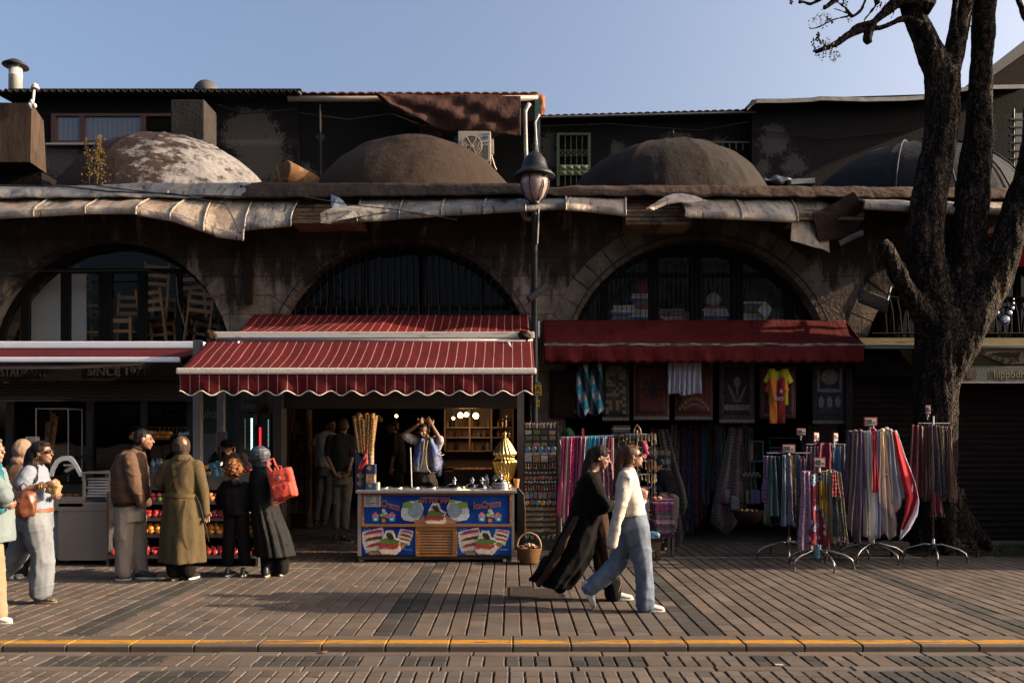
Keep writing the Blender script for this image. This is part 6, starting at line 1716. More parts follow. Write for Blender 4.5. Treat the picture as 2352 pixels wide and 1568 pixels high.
for k,(u,dy)in enumerate(((349,0),(358,.02),(367,0),(354,.08),(363,.09))):
 c=V((pxX(u,10.65),10.68+dy,zt_));b=MB();b.lathe([(.030,0),(.032,.03),(.028,.06),(.032,.09),(.032,.13),(.014,.17),(.015,.19),(.001,.192)],c,12)
 t=thing('water_bottle','clear water bottle with a blue band behind the brown-jacketed man, %s row'%('front' if dy<.05 else 'back'),'bottle',c,'water bottles on the stall counter')
 b.build('bottle_body',m_pet,t,smooth=True);b=MB();b.lathe([(.0335,.06),(.0335,.10)],c,12);b.build('label_band',mat('blue_label',(.03,.08,.30),.5),t)
bk=thing('wire_basket','long wire basket of oranges high behind the brown-jacketed man','basket',P(340,1010,12.0))
x0,x1=pxX(300,12),pxX(440,12);z0=pxZ(1010,12)
b=MB()
for z in(z0,z0+.08,z0+.2):
 for y in(12.0,12.25):b.tube([V((x0,y,z)),V((x1,y,z))],.005,4)
for k in range(15):x=x0+(x1-x0)*k/14;b.tube([V((x,12.25,z0+.2)),V((x,12.25,z0)),V((x,12.0,z0)),V((x,12.0,z0+.2))],.003,4)
b.build('wire_frame',mat('wire_grey',(.12,.11,.10),.4,.6),bk)
for k in range(34):
 u=306+(k%17)*5.1
 put_fruit('orange',m_ora,V((pxX(u,12.1),12.06+.07*(k//17),z0+.045+.05*(k//17))),'orange in the wire basket above the counter','oranges in the wire basket')
for k,u in enumerate((413,419,425,431)):
 c=P(u,1006,12.1);b=MB();b.lathe([(.02,0),(.026,.1),(.023,.1),(.018,.01)],c,12);o=b.build('steel_cup',m_chrome,off=c,smooth=True);tag(o,'shiny steel cup, %s in the row right of the basket oranges'%('first','second','third','fourth')[k],'cup','steel cups by the orange basket')
jp=thing('juice_press','black hand-lever juice press on the fruit counter','juicer',P(505,1085,10.9))
b=MB();b.tube([P(504,1087,10.9),P(504,1026,10.9)],.022,8);b.lathe([(.07,0),(.07,.02),(.02,.03)],P(504,1087,10.9),14);b.build('stand',m_black,jp)
b=MB();b.tube([P(478,1058,10.85),P(484,1052,10.85),P(520,1052,10.85)],.014,7);b.build('lever',m_black,jp)
b=MB();b.lathe([(.05,0),(.06,.04),(.05,.06)],P(504,1068,10.88),14);b.build('cup_holder',m_chrome,jp)
for k,(x,y,m_)in enumerate(((872,552,mat('orange_juice',(.70,.28,.03),.2,coat=.5)),(905,610,MC['orange_juice']))):
 c=ZF(x,y,10.6);b=MB();b.lathe([(.02,-.03),(.04,0),(.035,.03),(.001,.035)],c,14);o=b.build('juice_cup',m_,off=c,smooth=True);tag(o,('upper' if k==0 else 'lower')+' glowing cup of orange juice left of the blue card','cup')
bc=thing('bottle_card','tilted turquoise card with a white bottle picture on the fruit counter','card',ZF(970,640,10.5))
Yq=10.48;b=MB();b.prism([ZF(890,515,Yq),ZF(1000,490,Yq),ZF(1035,635,Yq),ZF(940,648,Yq)],(0,.006,0));cd_=b.build('card',mat('turquoise_card',(.01,.17,.26),.5),bc)
b=MB();b.prism([ZF(x,y,Yq-.003)for x,y in((955,545),(975,541),(1000,625),(972,632))],(0,.002,0));b.prism([ZF(x,y,Yq-.0035)for x,y in((942,520),(955,516),(968,542),(952,548))],(0,.002,0));b.build('bottle_picture',mat('picture_white',(.45,.48,.50),.5),cd_)
b=MB();b.prism([ZF(x,y,Yq-.005)for x,y in((950,552),(972,547),(977,565),(953,571))],(0,.002,0));b.build('picture_band',mat('picture_navy',(.03,.05,.18),.5),cd_)
for k,(x,y)in enumerate(((1250,590),(1290,575),(1270,620),(1305,610),(1240,625))):
 put_fruit('pomegranate',m_pom,ZF(x,y,10.75),'shiny pomegranate on the counter between the child and the backpack woman','pomegranates on the counter')
b=MB();b.bbox(P(-5,1285,10.6),(.3,.3,.6),.05);o=b.build('waste_bin',mat('bin_dark',(.03,.028,.03),.6),off=P(-5,1285,10.6));tag(o,'dark bin at the left border behind the walkers','bin')
# wicker basket with eggs
wb=thing('wicker_basket','round wicker basket with a hooped handle full of painted eggs right of the cart','basket',P(1215,1292,10.35))
m_wick,nt,bs,oc=newmat('wicker',.8)
s=sep(nt,oc)
at=math_n(nt,'ARCTAN2',s[1],s[0])
a1=math_n(nt,'SINE',math_n(nt,'MULTIPLY',at,28.0));a2=math_n(nt,'SINE',math_n(nt,'MULTIPLY',s[2],330.0));hh=math_n(nt,'MULTIPLY',a1,a2)
nt.links.new(mixc(nt,step(nt,hh,-.6,.6),(.16,.075,.025),(.46,.25,.10)),bs.inputs['Base Color']);bumpn(nt,hh,bs,.9,.012)
bc_=P(1215,1292,10.35)
b=MB();b.lathe([(.11,.0),(.125,.02),(.15,.12),(.165,.19),(.172,.205),(.16,.20),(.14,.12),(.11,.03),(.001,.03)],bc_,40);b.build('bowl',m_wick,wb,smooth=True)
b=MB();b.tube([bc_+V((.155*math.cos(a*pi/16),0,.19+.20*math.sin(a*pi/16)**.8))if 0<a<16 else bc_+V((.155*(1 if a==0 else-1),0,.16))for a in range(17)],.012,8);b.build('handle',mat('wicker_plain',(.40,.22,.09),.7),wb,smooth=True)
ec=[(.50,.35,.22),(.45,.08,.04),(.10,.30,.08),(.50,.42,.30),(.10,.12,.30),(.40,.20,.06)]
for k in range(22):
 a=random.random()*6.3;r_=random.random()**.5*.11;p_=bc_+V((r_*math.cos(a),r_*math.sin(a),.205+.035*(1-r_/.12)+random.uniform(0,.01)))
 b=MB();b.ell(p_,(.024,.02,.02),Matrix.Rotation(random.random()*3,3,'Z'),n=10,m=7);cc=ec[k%6];o=b.build('painted_egg',mat('egg_%d'%(k%6),cc,.3,var=.4,scale=40),off=p_,smooth=True);tag(o,'%s painted egg in the wicker basket'%('tan','red','green','cream','blue','ochre')[k%6],'egg','%s painted eggs in the basket'%('tan','red','green','cream','blue','ochre')[k%6])
def cloth_mat(name,c,c2=None,kind='plain',scale=10,rough=.9):
 key='cl_'+name
 if key in MC:return MC[key]
 c=tuple(min(1.7,q*1.7)for q in c);c2=tuple(min(1,q*1.7)for q in c2)if c2 else None
 m,nt,bs,oc=newmat(key,rough)
 s=sep(nt,oc)
 n1=nz(nt,oc,5,4)
 base=mixc(nt,n1,tuple(q*.75 for q in c),tuple(q*1.2 for q in c))
 if kind=='dots':
  v=node(nt,'ShaderNodeTexVoronoi');v.inputs['Scale'].default_value=scale
  nt.links.new(mapv(nt,oc,(1,.2,1)),v.inputs['Vector'])
  d=v.outputs['Distance']
  base=mixc(nt,math_n(nt,'LESS_THAN',d,.34),base,c2)
  base=mixc(nt,math_n(nt,'LESS_THAN',d,.14),base,tuple(q*.15 for q in c2))
 elif kind=='small':
  base=mixc(nt,step(nt,nz(nt,oc,scale,4,.7),.48,.55),base,c2)
 elif kind=='paisley':
  w_=node(nt,'ShaderNodeTexWave');w_.inputs['Scale'].default_value=scale*.3;w_.inputs['Distortion'].default_value=9;w_.inputs['Detail'].default_value=3
  w_.wave_type='RINGS';nt.links.new(oc,w_.inputs['Vector'])
  base=mixc(nt,step(nt,w_.outputs['Fac'],.45,.6),base,c2)
 elif kind=='stripe':
  f=math_n(nt,'FRACT',math_n(nt,'MULTIPLY',s[2],scale))
  base=mixc(nt,math_n(nt,'LESS_THAN',f,.25),base,c2)
 elif kind=='vstripe':
  f=math_n(nt,'FRACT',math_n(nt,'MULTIPLY',math_n(nt,'ADD',s[0],s[1]),scale))
  base=mixc(nt,math_n(nt,'LESS_THAN',f,.4),base,c2)
 nt.links.new(base,bs.inputs['Base Color'])
 bumpn(nt,nz(nt,mapv(nt,oc,(3,3,.5)),6,3),bs,.4,.01)
 bs.inputs['Sheen Weight'].default_value=.15
 MC[key]=m;return m
def scarf(nm,m,top,bot,wt,wb,lab,cat='scarf',grp=None,folds=3,amp=.02,hem=0,fringe=None,seed=0,face=0,nu=26,nv=22,knot=False):
 top=V(top);bot=V(bot);b=MB()
 ca,sa=math.cos(face),math.sin(face);hx=V((ca,sa,0));hy=V((-sa,ca,0))
 def fn(s,t):
  f=s-.5;w_=wt+(wb-wt)*min(1,t*1.15)**1.2
  L=top.lerp(bot,t)
  zz=0
  if hem:
   zz=-(1-abs(f)*2)*hem*max(0,t-.35)/.65*(1.2 if f>0 else .8)+hem*.35*t*(1 if s>.5 else-.2)
  a=amp*(.35+.65*t)
  return L+hx*(f*w_+.012*noise.noise(V((s*3,t*3,seed))))+hy*(a*math.sin(f*folds*2*pi+seed*2+t*.8)+a*.6*noise.noise(V((s*5,t*2.5,seed))))+V((0,0,zz+.012*noise.noise(V((s*6,0,seed)))*t))
 b.grid(fn,nu,nv)
 t=thing(nm,lab,cat,top,grp)
 b.build('fabric',m,t,smooth=True,solid=.004)
 if fringe:
  q=MB();n=int(wb/.013)
  for i in range(n+1):
   p=fn(i/n,1);q.tube([p,p+V((random.uniform(-.008,.008),0,-fringe*random.uniform(.8,1.1)))],.0035,4)
  q.build('fringe',mat('fringe_'+m.name,(.35,.30,.24),.9),t)
 if knot:
  q=MB();q.ell(top+V((0,0,.01)),(.03,.03,.022));q.build('knot',m,t,smooth=True)
 return t
YR=12.25
def rug(u0,v0,u1,v1,Y,lab,cols,design,fringe=True):
 p,q=P(u0,v1,Y),P(u1,v0,Y);cx=(p.x+q.x)/2;W_=q.x-p.x;H_=q.z-p.z
 t=thing('hanging_rug',lab,'rug',(cx,Y,q.z),'rugs hung in the shop front')
 field,border,motif,m3=cols
 def wv(x,z):return Y+.012*math.sin(x*9+u0)*((q.z-z)/H_)+.01*noise.noise(V((x*2,z*2,u0)))
 def sheet(x0,x1,z0,z1,dy,m,nm,par):
  b=MB();b.grid(lambda s,tt:V((x0+(x1-x0)*s,wv(x0+(x1-x0)*s,z0+(z1-z0)*tt)-dy,z0+(z1-z0)*tt)),14,14);return b.build(nm,m,par,smooth=True,solid=.003)
 pile=sheet(p.x,q.x,p.z,q.z,0,cloth_mat('rugb_%d'%u0,border,tuple(c*1.9 for c in border),'small',60),'pile',t)
 f=.13*W_
 sheet(p.x+f*.5,q.x-f*.5,p.z+f*.5,q.z-f*.5,.005,cloth_mat('rugm_%d'%u0,motif,field,'small',45),'border_band',pile)
 sheet(p.x+f,q.x-f,p.z+f,q.z-f,.009,cloth_mat('rugf_%d'%u0,field,tuple(c*1.5 for c in field),'small',30),'field',pile)
 b=MB();yy=-.013
 def disc(x,z,rx,rz,n=12,rot=0):
  pts=[]
  for i in range(n):
   a=2*pi*i/n;dx,dz=rx*math.cos(a),rz*math.sin(a)
   X=x+dx*math.cos(rot)-dz*math.sin(rot);Z=z+dx*math.sin(rot)+dz*math.cos(rot);pts.append(V((X,wv(X,Z)+yy,Z)))
  b.add(pts,[tuple(range(n))])
 czz=(p.z+q.z)/2
 if design=='medallion':
  for k in range(8):disc(cx+.09*math.cos(k*pi/4),czz+.12*math.sin(k*pi/4),.02,.05,rot=k*pi/4+pi/2)
  disc(cx,czz,.05,.07)
 elif design=='patch':
  random.seed(int(u0))
  nx,nzz=6,14
  for i in range(nx):
   for j in range(nzz):
    if random.random()<.45:
     x=p.x+f+(W_-2*f)*(i+.5)/nx;z=p.z+f+(H_-2*f)*(j+.5)/nzz;h=(W_-2*f)/nx*.46;hz=(H_-2*f)/nzz*.46
     b.add([V((x-h,wv(x,z)+yy,z-hz)),V((x+h,wv(x,z)+yy,z-hz)),V((x+h,wv(x,z)+yy,z+hz)),V((x-h,wv(x,z)+yy,z+hz))],[(0,1,2,3)])
 elif design=='vase':
  base=p.z+.28*H_
  for s_ in(-1,1):
   for k in range(5):disc(cx+s_*(.03+.022*k),base+.04+.05*k,.012,.05,rot=-s_*(1.2-.15*k))
  disc(cx,base+.33,.05,.085);disc(cx,base+.2,.012,.1)
  for k in range(5):disc(cx-.16+.08*k,base-.06,.05,.05)
 elif design=='scroll':
  for k in range(11):
   a=k/10*pi;disc(cx-.22+.044*k,p.z+f*1.6+.16*math.sin(a),.02,.035,rot=a)
   disc(cx-.15+.03*k,p.z+f*1.6+.07*math.sin(a),.014,.02,rot=a)
 elif design=='mosque':
  disc(cx,q.z-.24*H_,.13,.12);
  for s_ in(-1,1):disc(cx+s_*.17,q.z-.3*H_,.02,.2)
  for k in range(3):disc(cx-.13+.13*k,p.z+.32*H_,.045,.09)
  disc(cx,czz+.02,.2,.03)
 b.build('motif',cloth_mat('rugx_%d'%u0,m3,tuple(c*.5 for c in m3),'small',50),pile)
 if fringe:
  b=MB();n=int(W_/.012)
  for i in range(n):x=p.x+W_*(i+.5)/n;b.tube([V((x,wv(x,p.z),p.z+.003)),V((x+random.uniform(-.006,.006),wv(x,p.z)-.004,p.z-.05))],.0048,4)
  b.build('fringe',mat('rug_fringe',(.34,.29,.26),.9),t)
random.seed(60)
rug(1383,832,1445,958,YR,'dark green patchwork rug with tan squares, first rug from the left',((.030,.028,.022),(.012,.020,.018),(.02,.03,.026),(.17,.12,.08)),'patch')
rug(1455,832,1537,956,YR,'plain dark red rug with a faint central medallion, second from the left',((.055,.016,.014),(.075,.022,.018),(.02,.018,.022),(.025,.02,.025)),'medallion')
rug(1550,832,1637,956,YR+.04,'red rug with pale scrollwork under the hanging white cloths',((.05,.014,.012),(.06,.02,.016),(.04,.015,.012),(.16,.09,.07)),'scroll')
rug(1652,832,1733,963,YR,'black rug showing a grey vase of flowers, fourth rug from the left',((.012,.011,.012),(.035,.028,.026),(.09,.08,.07),(.13,.10,.09)),'vase')
rug(1745,842,1828,960,YR+.03,'maroon rug with cream borders behind the football shirt',((.05,.012,.014),(.08,.02,.018),(.16,.12,.10),(.12,.09,.08)),'medallion',fringe=False)
rug(1866,834,1943,965,YR,'dark blue rug picturing a pale domed skyline, rightmost rug',((.016,.020,.026),(.02,.028,.03),(.05,.06,.055),(.16,.145,.13)),'mosque')
rug(1262,850,1320,960,YR+.2,'very dark plum rug in the shadow beside the lamp pole',((.022,.008,.010),(.018,.008,.009),(.02,.009,.01),(.028,.012,.014)),'medallion',fringe=False)
b=MB();b.tube([P(1250,833,12.35),P(1960,833,12.35)],.02,8);o=b.build('hanging_rail',m_black,off=P(1600,833,12.35));tag(o,'black rail under the red awning from which rugs hang','rail')
m_chk,nt,bs,oc=newmat('checker_cloth',.85)
s=sep(nt,oc)
fx=math_n(nt,'FLOOR',math_n(nt,'MULTIPLY',math_n(nt,'ADD',s[0],math_n(nt,'MULTIPLY',s[2],.35)),8.5));fz=math_n(nt,'FLOOR',math_n(nt,'MULTIPLY',math_n(nt,'SUBTRACT',s[2],math_n(nt,'MULTIPLY',s[0],.6)),7.0))
md=math_n(nt,'ABSOLUTE',math_n(nt,'MODULO',math_n(nt,'ADD',fx,math_n(nt,'MULTIPLY',fz,2.0)),4.0))
c=mixc(nt,math_n(nt,'LESS_THAN',md,.5),(.02,.03,.045),(.05,.30,.42));c=mixc(nt,math_n(nt,'COMPARE',md,2.0,.4),c,(.42,.45,.50))
nt.links.new(c,bs.inputs['Base Color'])
scarf('checked_scarf',m_chk,P(1338,836,12.0),P(1338,945,12.0),.16,.24,'turquoise, white and navy checked scarf hanging high, the left of two',grp='checked scarves',folds=2,amp=.03,hem=.15,seed=1)
scarf('checked_scarf',m_chk,P(1370,834,12.05),P(1368,945,12.05),.16,.26,'turquoise, white and navy checked scarf hanging high, the right of two',grp='checked scarves',folds=2,amp=.03,hem=.1,seed=4)
m_wh=cloth_mat('lavender_white',(.27,.26,.33))
for k,(u0,u1,v1)in enumerate(((1534,1545,905),(1547,1562,903),(1562,1578,908),(1578,1592,906),(1592,1610,903))):
 scarf('white_trousers',m_wh,P((u0+u1)/2,832,12.02),P((u0+u1)/2,v1,12.02),(u1-u0)/F*12,(u1-u0)/F*12.6,'pale cotton cloth hanging over the scroll rug, %s from the left of five'%ordl[k],'hanging cloth','pale cloths over the rug',folds=1,amp=.025,seed=k)
def shirt(cx,v0,v1,Y,wu,cols,lab,txt=None):
 t=thing('football_shirt',lab,'shirt',P(cx,v0,Y))
 for s_ in(-1,1):
  x0=cx;x1=cx+s_*wu;b=MB()
  b.grid(lambda s,tt:P(x0+(x1-x0)*s,v0+(v1-v0)*tt+(6*(1-s*.3)if tt==0 and s<.35 else 0),Y-.03*math.sin(s*pi*.9)+.012*math.sin(tt*7+s*5)),10,16)
  b.build('panel',cloth_mat('shirt_%d_%d'%(cx,s_),cols[0 if s_<0 else 1]),t,smooth=True,solid=.004)
  b=MB();y0=v0+1
  q=[(cx+s_*wu*.86,y0),(cx+s_*wu*1.0,y0+2),(cx+s_*wu*1.55,y0+28),(cx+s_*wu*1.15,y0+34),(cx+s_*wu*.9,y0+18)]
  b.prism([P(a,c_,Y-.015)for a,c_ in q],(0,.03,0));b.build('sleeve',cloth_mat('sleeve_%d_%d'%(cx,s_),cols[2 if s_<0 else 3]),t)
 if txt:
  text_obj(txt,'lettering',mat('shirt_letter',(.5,.45,.5),.7),t,P(cx-7,918,Y-.055),.05,rot=(R(90),R(5),0),bold=.002)
  b=MB();b.ell(P(cx+9,898,Y-.05),(.022,.005,.03),n=10,m=6);b.build('badge',MC['shirt_letter'],t)
 return t
shirt(1788,846,930,12.1,22,((.45,.42,.02),(.48,.44,.02),(.30,.28,.02),(.75,.72,.05)),'acid yellow shirt behind the orange and maroon football shirt')
shirt(1785,866,972,12.0,18,((.42,.13,.015),(.20,.015,.015),(.18,.012,.015),(.80,.25,.02)),'orange and maroon football shirt hanging before the maroon rug','SIXT')
# magnet board
YM=11.4
mb=thing('magnet_board','tall black board covered in rows of souvenir magnets right of the ice cream cart','display board',P(1241,1255,YM))
b=MB();p_,q_=P(1204,1252,YM),P(1281,970,YM);b.box2((p_.x,YM,.03),(q_.x,YM+.03,q_.z));b.build('backing',mat('board_black',(.010,.010,.011),.6),mb)
b=MB()
for x in(p_.x,q_.x):b.box2((x-.012,YM-.01,.0),(x+.012,YM+.05,q_.z+.02))
b.build('side_frame',mat('board_frame',(.05,.045,.045),.5,.5),mb)
random.seed(70)
A_=Matrix.Rotation(R(90),3,'X')
def mag(kind,x,y,w_,h_,c,lab,grp):
 p=ZM(x,y,YM-.012);W2,H2=w_/4.9*.9408/F*YM,h_/4.9*.9408/F*YM
 b=MB()
 if kind=='round':b.lathe([(W2/2,0),(W2/2,.008),(W2/2*.9,.012),(.001,.012)],p,16,A_)
 elif kind=='rect':b.bbox(p,(W2,.012,H2),.003)
 elif kind=='skyline':
  q=[p+V((-W2/2,0,-H2/2)),p+V((W2/2,0,-H2/2))]
  n=7
  for i in range(n+1):q.append(p+V((W2/2-W2*i/n,0,(H2/2 if i%2 else .0)*random.uniform(.4,1))))
  b.prism(q,(0,-.01,0))
 elif kind=='figure':
  b.lathe([(W2/2,-H2/2),(W2*.35,-H2*.1),(W2*.15,0),(W2*.3,H2*.15),(W2*.15,H2*.35),(.001,H2/2)],p,8)
 elif kind=='star':
  q=[]
  for i in range(8):
   a=i*pi/4+.4;r_=W2/2*(1 if i%2==0 else .35);q.append(p+V((r_*math.cos(a),0,r_*.8*math.sin(a))))
  b.prism(q,(0,-.008,0))
 elif kind=='ring':
  b.tube([p+V((W2*.35*math.cos(i*pi/5),0,H2*.3+W2*.35*math.sin(i*pi/5)))for i in range(11)],.003,4);b.bbox(p+V((0,0,-H2*.15)),(W2*.7,.012,H2*.6),.004)
 nm='mag_%02d_%02d_%02d'%tuple(int(q_*50)for q_ in c)
 o=b.build('souvenir_magnet',mat(nm,c,.4,var=.55,scale=45,bump=0),off=p,smooth=False)
 tag(o,lab,'magnet',grp)
 return o
rows=[(90,'ring',9,34,70,[(.25,.12,.08),(.30,.28,.27),(.10,.09,.09),(.32,.30,.28)],'metal keyring','topmost row'),(172,'rect',4,76,48,[(.25,.25,.24),(.10,.10,.02),(.02,.02,.02),(.25,.14,.12)],'framed keyring','second row'),(238,'rect',4,72,50,[(.07,.08,.08),(.05,.06,.03),(.07,.09,.03),(.10,.11,.05)],'dark green magnet','third row'),(305,'skyline',4,78,60,[(.10,.11,.03),(.25,.12,.14),(.13,.14,.03),(.02,.02,.02)],'olive skyline magnet','fourth row'),(370,'round',5,68,68,[(.05,.17,.30),(.12,.11,.14),(.04,.18,.35),(.08,.12,.28),(.15,.14,.28)],'round blue magnet','fifth row'),(424,'rect',4,86,38,[(.28,.30,.36),(.25,.27,.34),(.30,.32,.38),(.27,.28,.35)],'pale strip magnet','sixth row'),(488,'rect',4,82,76,[(.22,.23,.30),(.20,.12,.06),(.36,.33,.36),(.14,.06,.03)],'square picture magnet','seventh row'),(572,'figure',12,26,72,[(.12,.06,.03),(.30,.18,.05),(.10,.05,.07)],'small bottle figure','eighth row'),(650,'star',8,52,52,[(.42,.38,.36),(.45,.40,.36)],'white whirling figure','ninth row'),(718,'round',8,50,50,[(.28,.07,.06),(.12,.08,.07),(.22,.10,.08),(.10,.06,.05)],'reddish round magnet','tenth row'),(766,'round',11,26,26,[(.30,.36,.40),(.28,.34,.38)],'small eye bead','eleventh row'),(828,'figure',12,24,66,[(.40,.02,.03),(.30,.05,.04),(.08,.16,.12),(.15,.15,.16),(.05,.05,.05)],'slim charm','twelfth row'),(920,'rect',7,44,82,[(.30,.26,.22),(.08,.16,.30),(.15,.12,.11),(.28,.22,.24),(.25,.20,.24),(.30,.12,.10),(.05,.14,.34)],'upright slipper magnet','thirteenth row'),(1012,'round',6,62,62,[(.45,.015,.02),(.14,.11,.10),(.12,.24,.32),(.38,.27,.02),(.16,.17,.33),(.25,.10,.10)],'round souvenir magnet','fourteenth row')]
for k,y in enumerate((1075,1140,1200,1262,1330)):
 rows.append((y,'skyline',5,76,56,[(.25,.14,.06),(.20,.17,.12),(.28,.25,.20),(.16,.12,.08),(.26,.13,.07)],'sandy skyline magnet','%s row from the bottom'%('sixth','fifth','fourth','third','second')[k]))
rows.append((1420,'ring',6,50,62,[(.06,.16,.10),(.14,.16,.16),(.15,.17,.16)],'green tassel charm','bottom row'))
for(y,kind,n,w_,h_,cs,nm,rw)in rows:
 for i in range(n):
  x=50+(430-50)*(i+.5)/n;c=cs[i%len(cs)]
  o=mag(kind,x+random.uniform(-3,3),y+random.uniform(-4,4),w_,h_,c,'%s, %s along the %s of the board'%(nm,('first','second','third','fourth','fifth','sixth','seventh','eighth','ninth','tenth','eleventh','twelfth')[i],rw),'magnets, %s'%rw)
  if rw=='fourteenth row' and i==0:
   b=MB();pc=ZM(x,y,YM-.032)
   for k in range(10):
    a0,a1=R(60+k*24),R(60+(k+1)*24);f=lambda a:(pc+V((.022*math.cos(a),0,.022*math.sin(a))),pc+V((.006+.016*math.cos(a),0,.016*math.sin(a))))
    p0,q0=f(a0);p1,q1=f(a1);b.add([p0,p1,q1,q0],[(0,1,2,3)])
   b.ell(pc+V((.016,0,0)),(.006,.002,.006),n=8,m=5);b.build('crescent',mat('flag_white',(.7,.68,.66),.8),o)
for k in range(3):
 scarf('tote_strap',cloth_mat('strap',(.28,.25,.24)),P(1287+k*3,1010,11.5),P(1296+k*4,1070,11.5),.02,.02,'white strap hanging beside the magnet board, %s of three'%ordl[k],'strap','white straps',folds=1,amp=.004,seed=k,nu=4,nv=8)
b=MB();b.ell(P(1304,1000,11.8),(.11,.1,.12));o=b.blob('green_bag',mat('green_cloth',(.03,.09,.03),.9),voxel=.02,disp=lambda c:.02*noise.noise(c*12));tag(o,'dark green cloth bundle behind the magnet board','bundle')
# pink and blue scarf rail
YP=11.1
b=MB();b.tube([P(1288,1004,YP),P(1410,1000,YP)],.012,6);b.tube([P(1290,1004,YP),P(1290,1245,YP)],.012,6);b.tube([P(1408,1004,YP),P(1408,1245,YP)],.012,6)
o=b.build('scarf_rail',m_chrome,off=P(1350,1000,YP));tag(o,'steel clothes rail with pink and turquoise scarves behind the woman in black','clothes rail')
t=thing('price_tag','slim red price tag sticking up from the pink scarf rail','price tag',P(1340,990,YP));b=MB();b.box(P(1339,993,YP-.02),(.03,.01,.12));b.build('card',mat('tag_red',(.50,.02,.03),.6),t)
cs=[('pink1',(.34,.06,.14)),('rose',(.36,.20,.20)),('magenta',(.30,.02,.10)),('plum',(.12,.02,.06)),('pink2',(.40,.10,.20)),('grey',(.22,.22,.24)),('turq',(.02,.22,.30)),('turq2',(.05,.30,.38)),('navy',(.03,.04,.12)),('pale',(.35,.36,.40)),('wine',(.16,.03,.05))]
wd=['pink','dusty rose','magenta','plum','bright pink','grey','turquoise','light turquoise','navy','pale grey','wine red']
for k in range(11):
 u=1290+k*10.5;v1=(1180,1195,1205,1170,1200,1150,1120,1130,1110,1100,1120)[k]
 scarf('hanging_scarf',cloth_mat(cs[k][0],cs[k][1],tuple(q*1.8+.05 for q in cs[k][1]),'small' if k%3==2 else 'plain',30),P(u+6,1003,YP-.02),P(u,v1,YP-.04),.07,.13,'%s scarf hanging on the rail behind the woman in black'%wd[k],grp='scarves behind the woman in black',folds=2,amp=.025,hem=.08,seed=k,face=.4)
scarf('hanging_scarf',cloth_mat('darkfloral',(.09,.02,.04),(.28,.16,.18),'small',40),P(1392,1060,10.9),P(1398,1165,10.9),.16,.2,'dark red floral scarf hanging between the two walking women',folds=3,amp=.03,seed=8)
# accessory spinner, books, bag
YK=11.3
sp=thing('accessory_spinner','crowded wire spinner hung with dark trinkets and golden charms behind the woman in white','display stand',P(1470,1240,YK))
cc=P(1468,1000,YK)
b=MB();b.tube([V((cc.x,YK+.2,0)),V((cc.x,YK+.2,1.75))],.015,6)
for k in range(7):
 z=.55+k*.19;b.tube([V((cc.x+.26*math.cos(a*pi/8),YK+.2+.26*math.sin(a*pi/8),z))for a in range(17)],.006,5)
for k in range(8):a=k*pi/4;b.tube([V((cc.x+.26*math.cos(a),YK+.2+.26*math.sin(a),.5)),V((cc.x+.26*math.cos(a),YK+.2+.26*math.sin(a),1.72))],.005,4)
b.build('wire_frame',m_chrome,sp)
random.seed(71);gold=(.40,.26,.06);cols_=[gold,(.03,.03,.03),(.10,.05,.04),(.30,.28,.26),(.05,.04,.05),(.22,.12,.04)]
n=0
for k in range(7):
 for j in range(16):
  a=pi+j*pi/15;z=.55+k*.19;p_=V((cc.x+.27*math.cos(a),YK+.2+.27*math.sin(a),z))
  c=cols_[(k*5+j*3)%6];b=MB();L=random.uniform(.06,.16);b.tube([p_,p_+V((0,0,-L))],.004,4);b.ell(p_+V((0,0,-L)),(.014,.012,.02),n=7,m=5)
  n+=1;o=b.build('hanging_charm',mat('charm_%d'%((k*5+j*3)%6),c,.3,.5 if c[0]>.3 else 0,var=.3),off=p_);tag(o,'small hanging charm on the %s wire tier, counted up, of the spinner'%ordl[k],'charm','charms on the %s tier'%ordl[k])
b=MB();b.ell(P(1481,1027,11.0),(.05,.04,.06));b.ell(P(1479,1048,11.0),(.035,.03,.05));b.ell(P(1477,1015,11.0),(.03,.02,.025));b.ell(P(1486,1040,11.0),(.03,.02,.03))
o=b.blob('pink_doll',mat('doll_pink',(.55,.10,.16),.8),voxel=.008);tag(o,'small pink plush doll hanging before the trinket spinner','toy')
bg=thing('handbag','black handbag with pale brown loop handles standing on the trinket spinner','handbag',P(1463,1012,YK))
b=MB();b.bbox(P(1463,1004,YK+.1),(.34,.14,.10),.03);b.build('bag_body',mat('black_leather',(.012,.011,.011),.5),bg)
for dy in(0,.12):
 b=MB();b.tube([P(1455,1000,YK+dy),P(1457,985,YK+dy),P(1463,975,YK+dy),P(1470,985,YK+dy),P(1473,1000,YK+dy)],.014,7);b.build('handle',mat('tan_leather',(.30,.14,.07),.5),bg,smooth=True)
for k in range(6):
 p_=P(1425,1004-k*5,11.55);b=MB();b.bbox(p_,(.26-.02*(k%2),.2,.026),.006);o=b.build('folded_textile',mat('pile_%d'%(k%3),((.10,.10,.10),(.20,.19,.18),(.04,.04,.05))[k%3],.9,var=.4,scale=30),off=p_);tag(o,'folded cloth, layer %d counted up, on the rack left of the black handbag'%(k+1),'folded textile','pile left of the handbag')
b=MB();b.bbox(P(1427,1035,11.6),(.34,.1,.36),.02);o=b.build('printed_tote',cloth_mat('tote',(.12,.10,.10),(.04,.03,.03),'small',20),off=P(1427,1035,11.6));tag(o,'dim printed tote bag hanging between the two walking women','bag')
br_=thing('postcard_rack','wire rack of pale postcards and booklets in the shade right of the spinner','rack',P(1515,1070,12.4))
b=MB()
for k in range(5):x=pxX(1488+k*13,12.4);b.box2((x-.008,12.4,pxZ(1125,12.4)),(x+.008,12.43,pxZ(1028,12.4)))
for v in(1028,1048,1068,1088,1108,1125):b.box2((pxX(1486,12.4),12.38,pxZ(v,12.4)),(pxX(1542,12.4),12.44,pxZ(v,12.4)+.012))
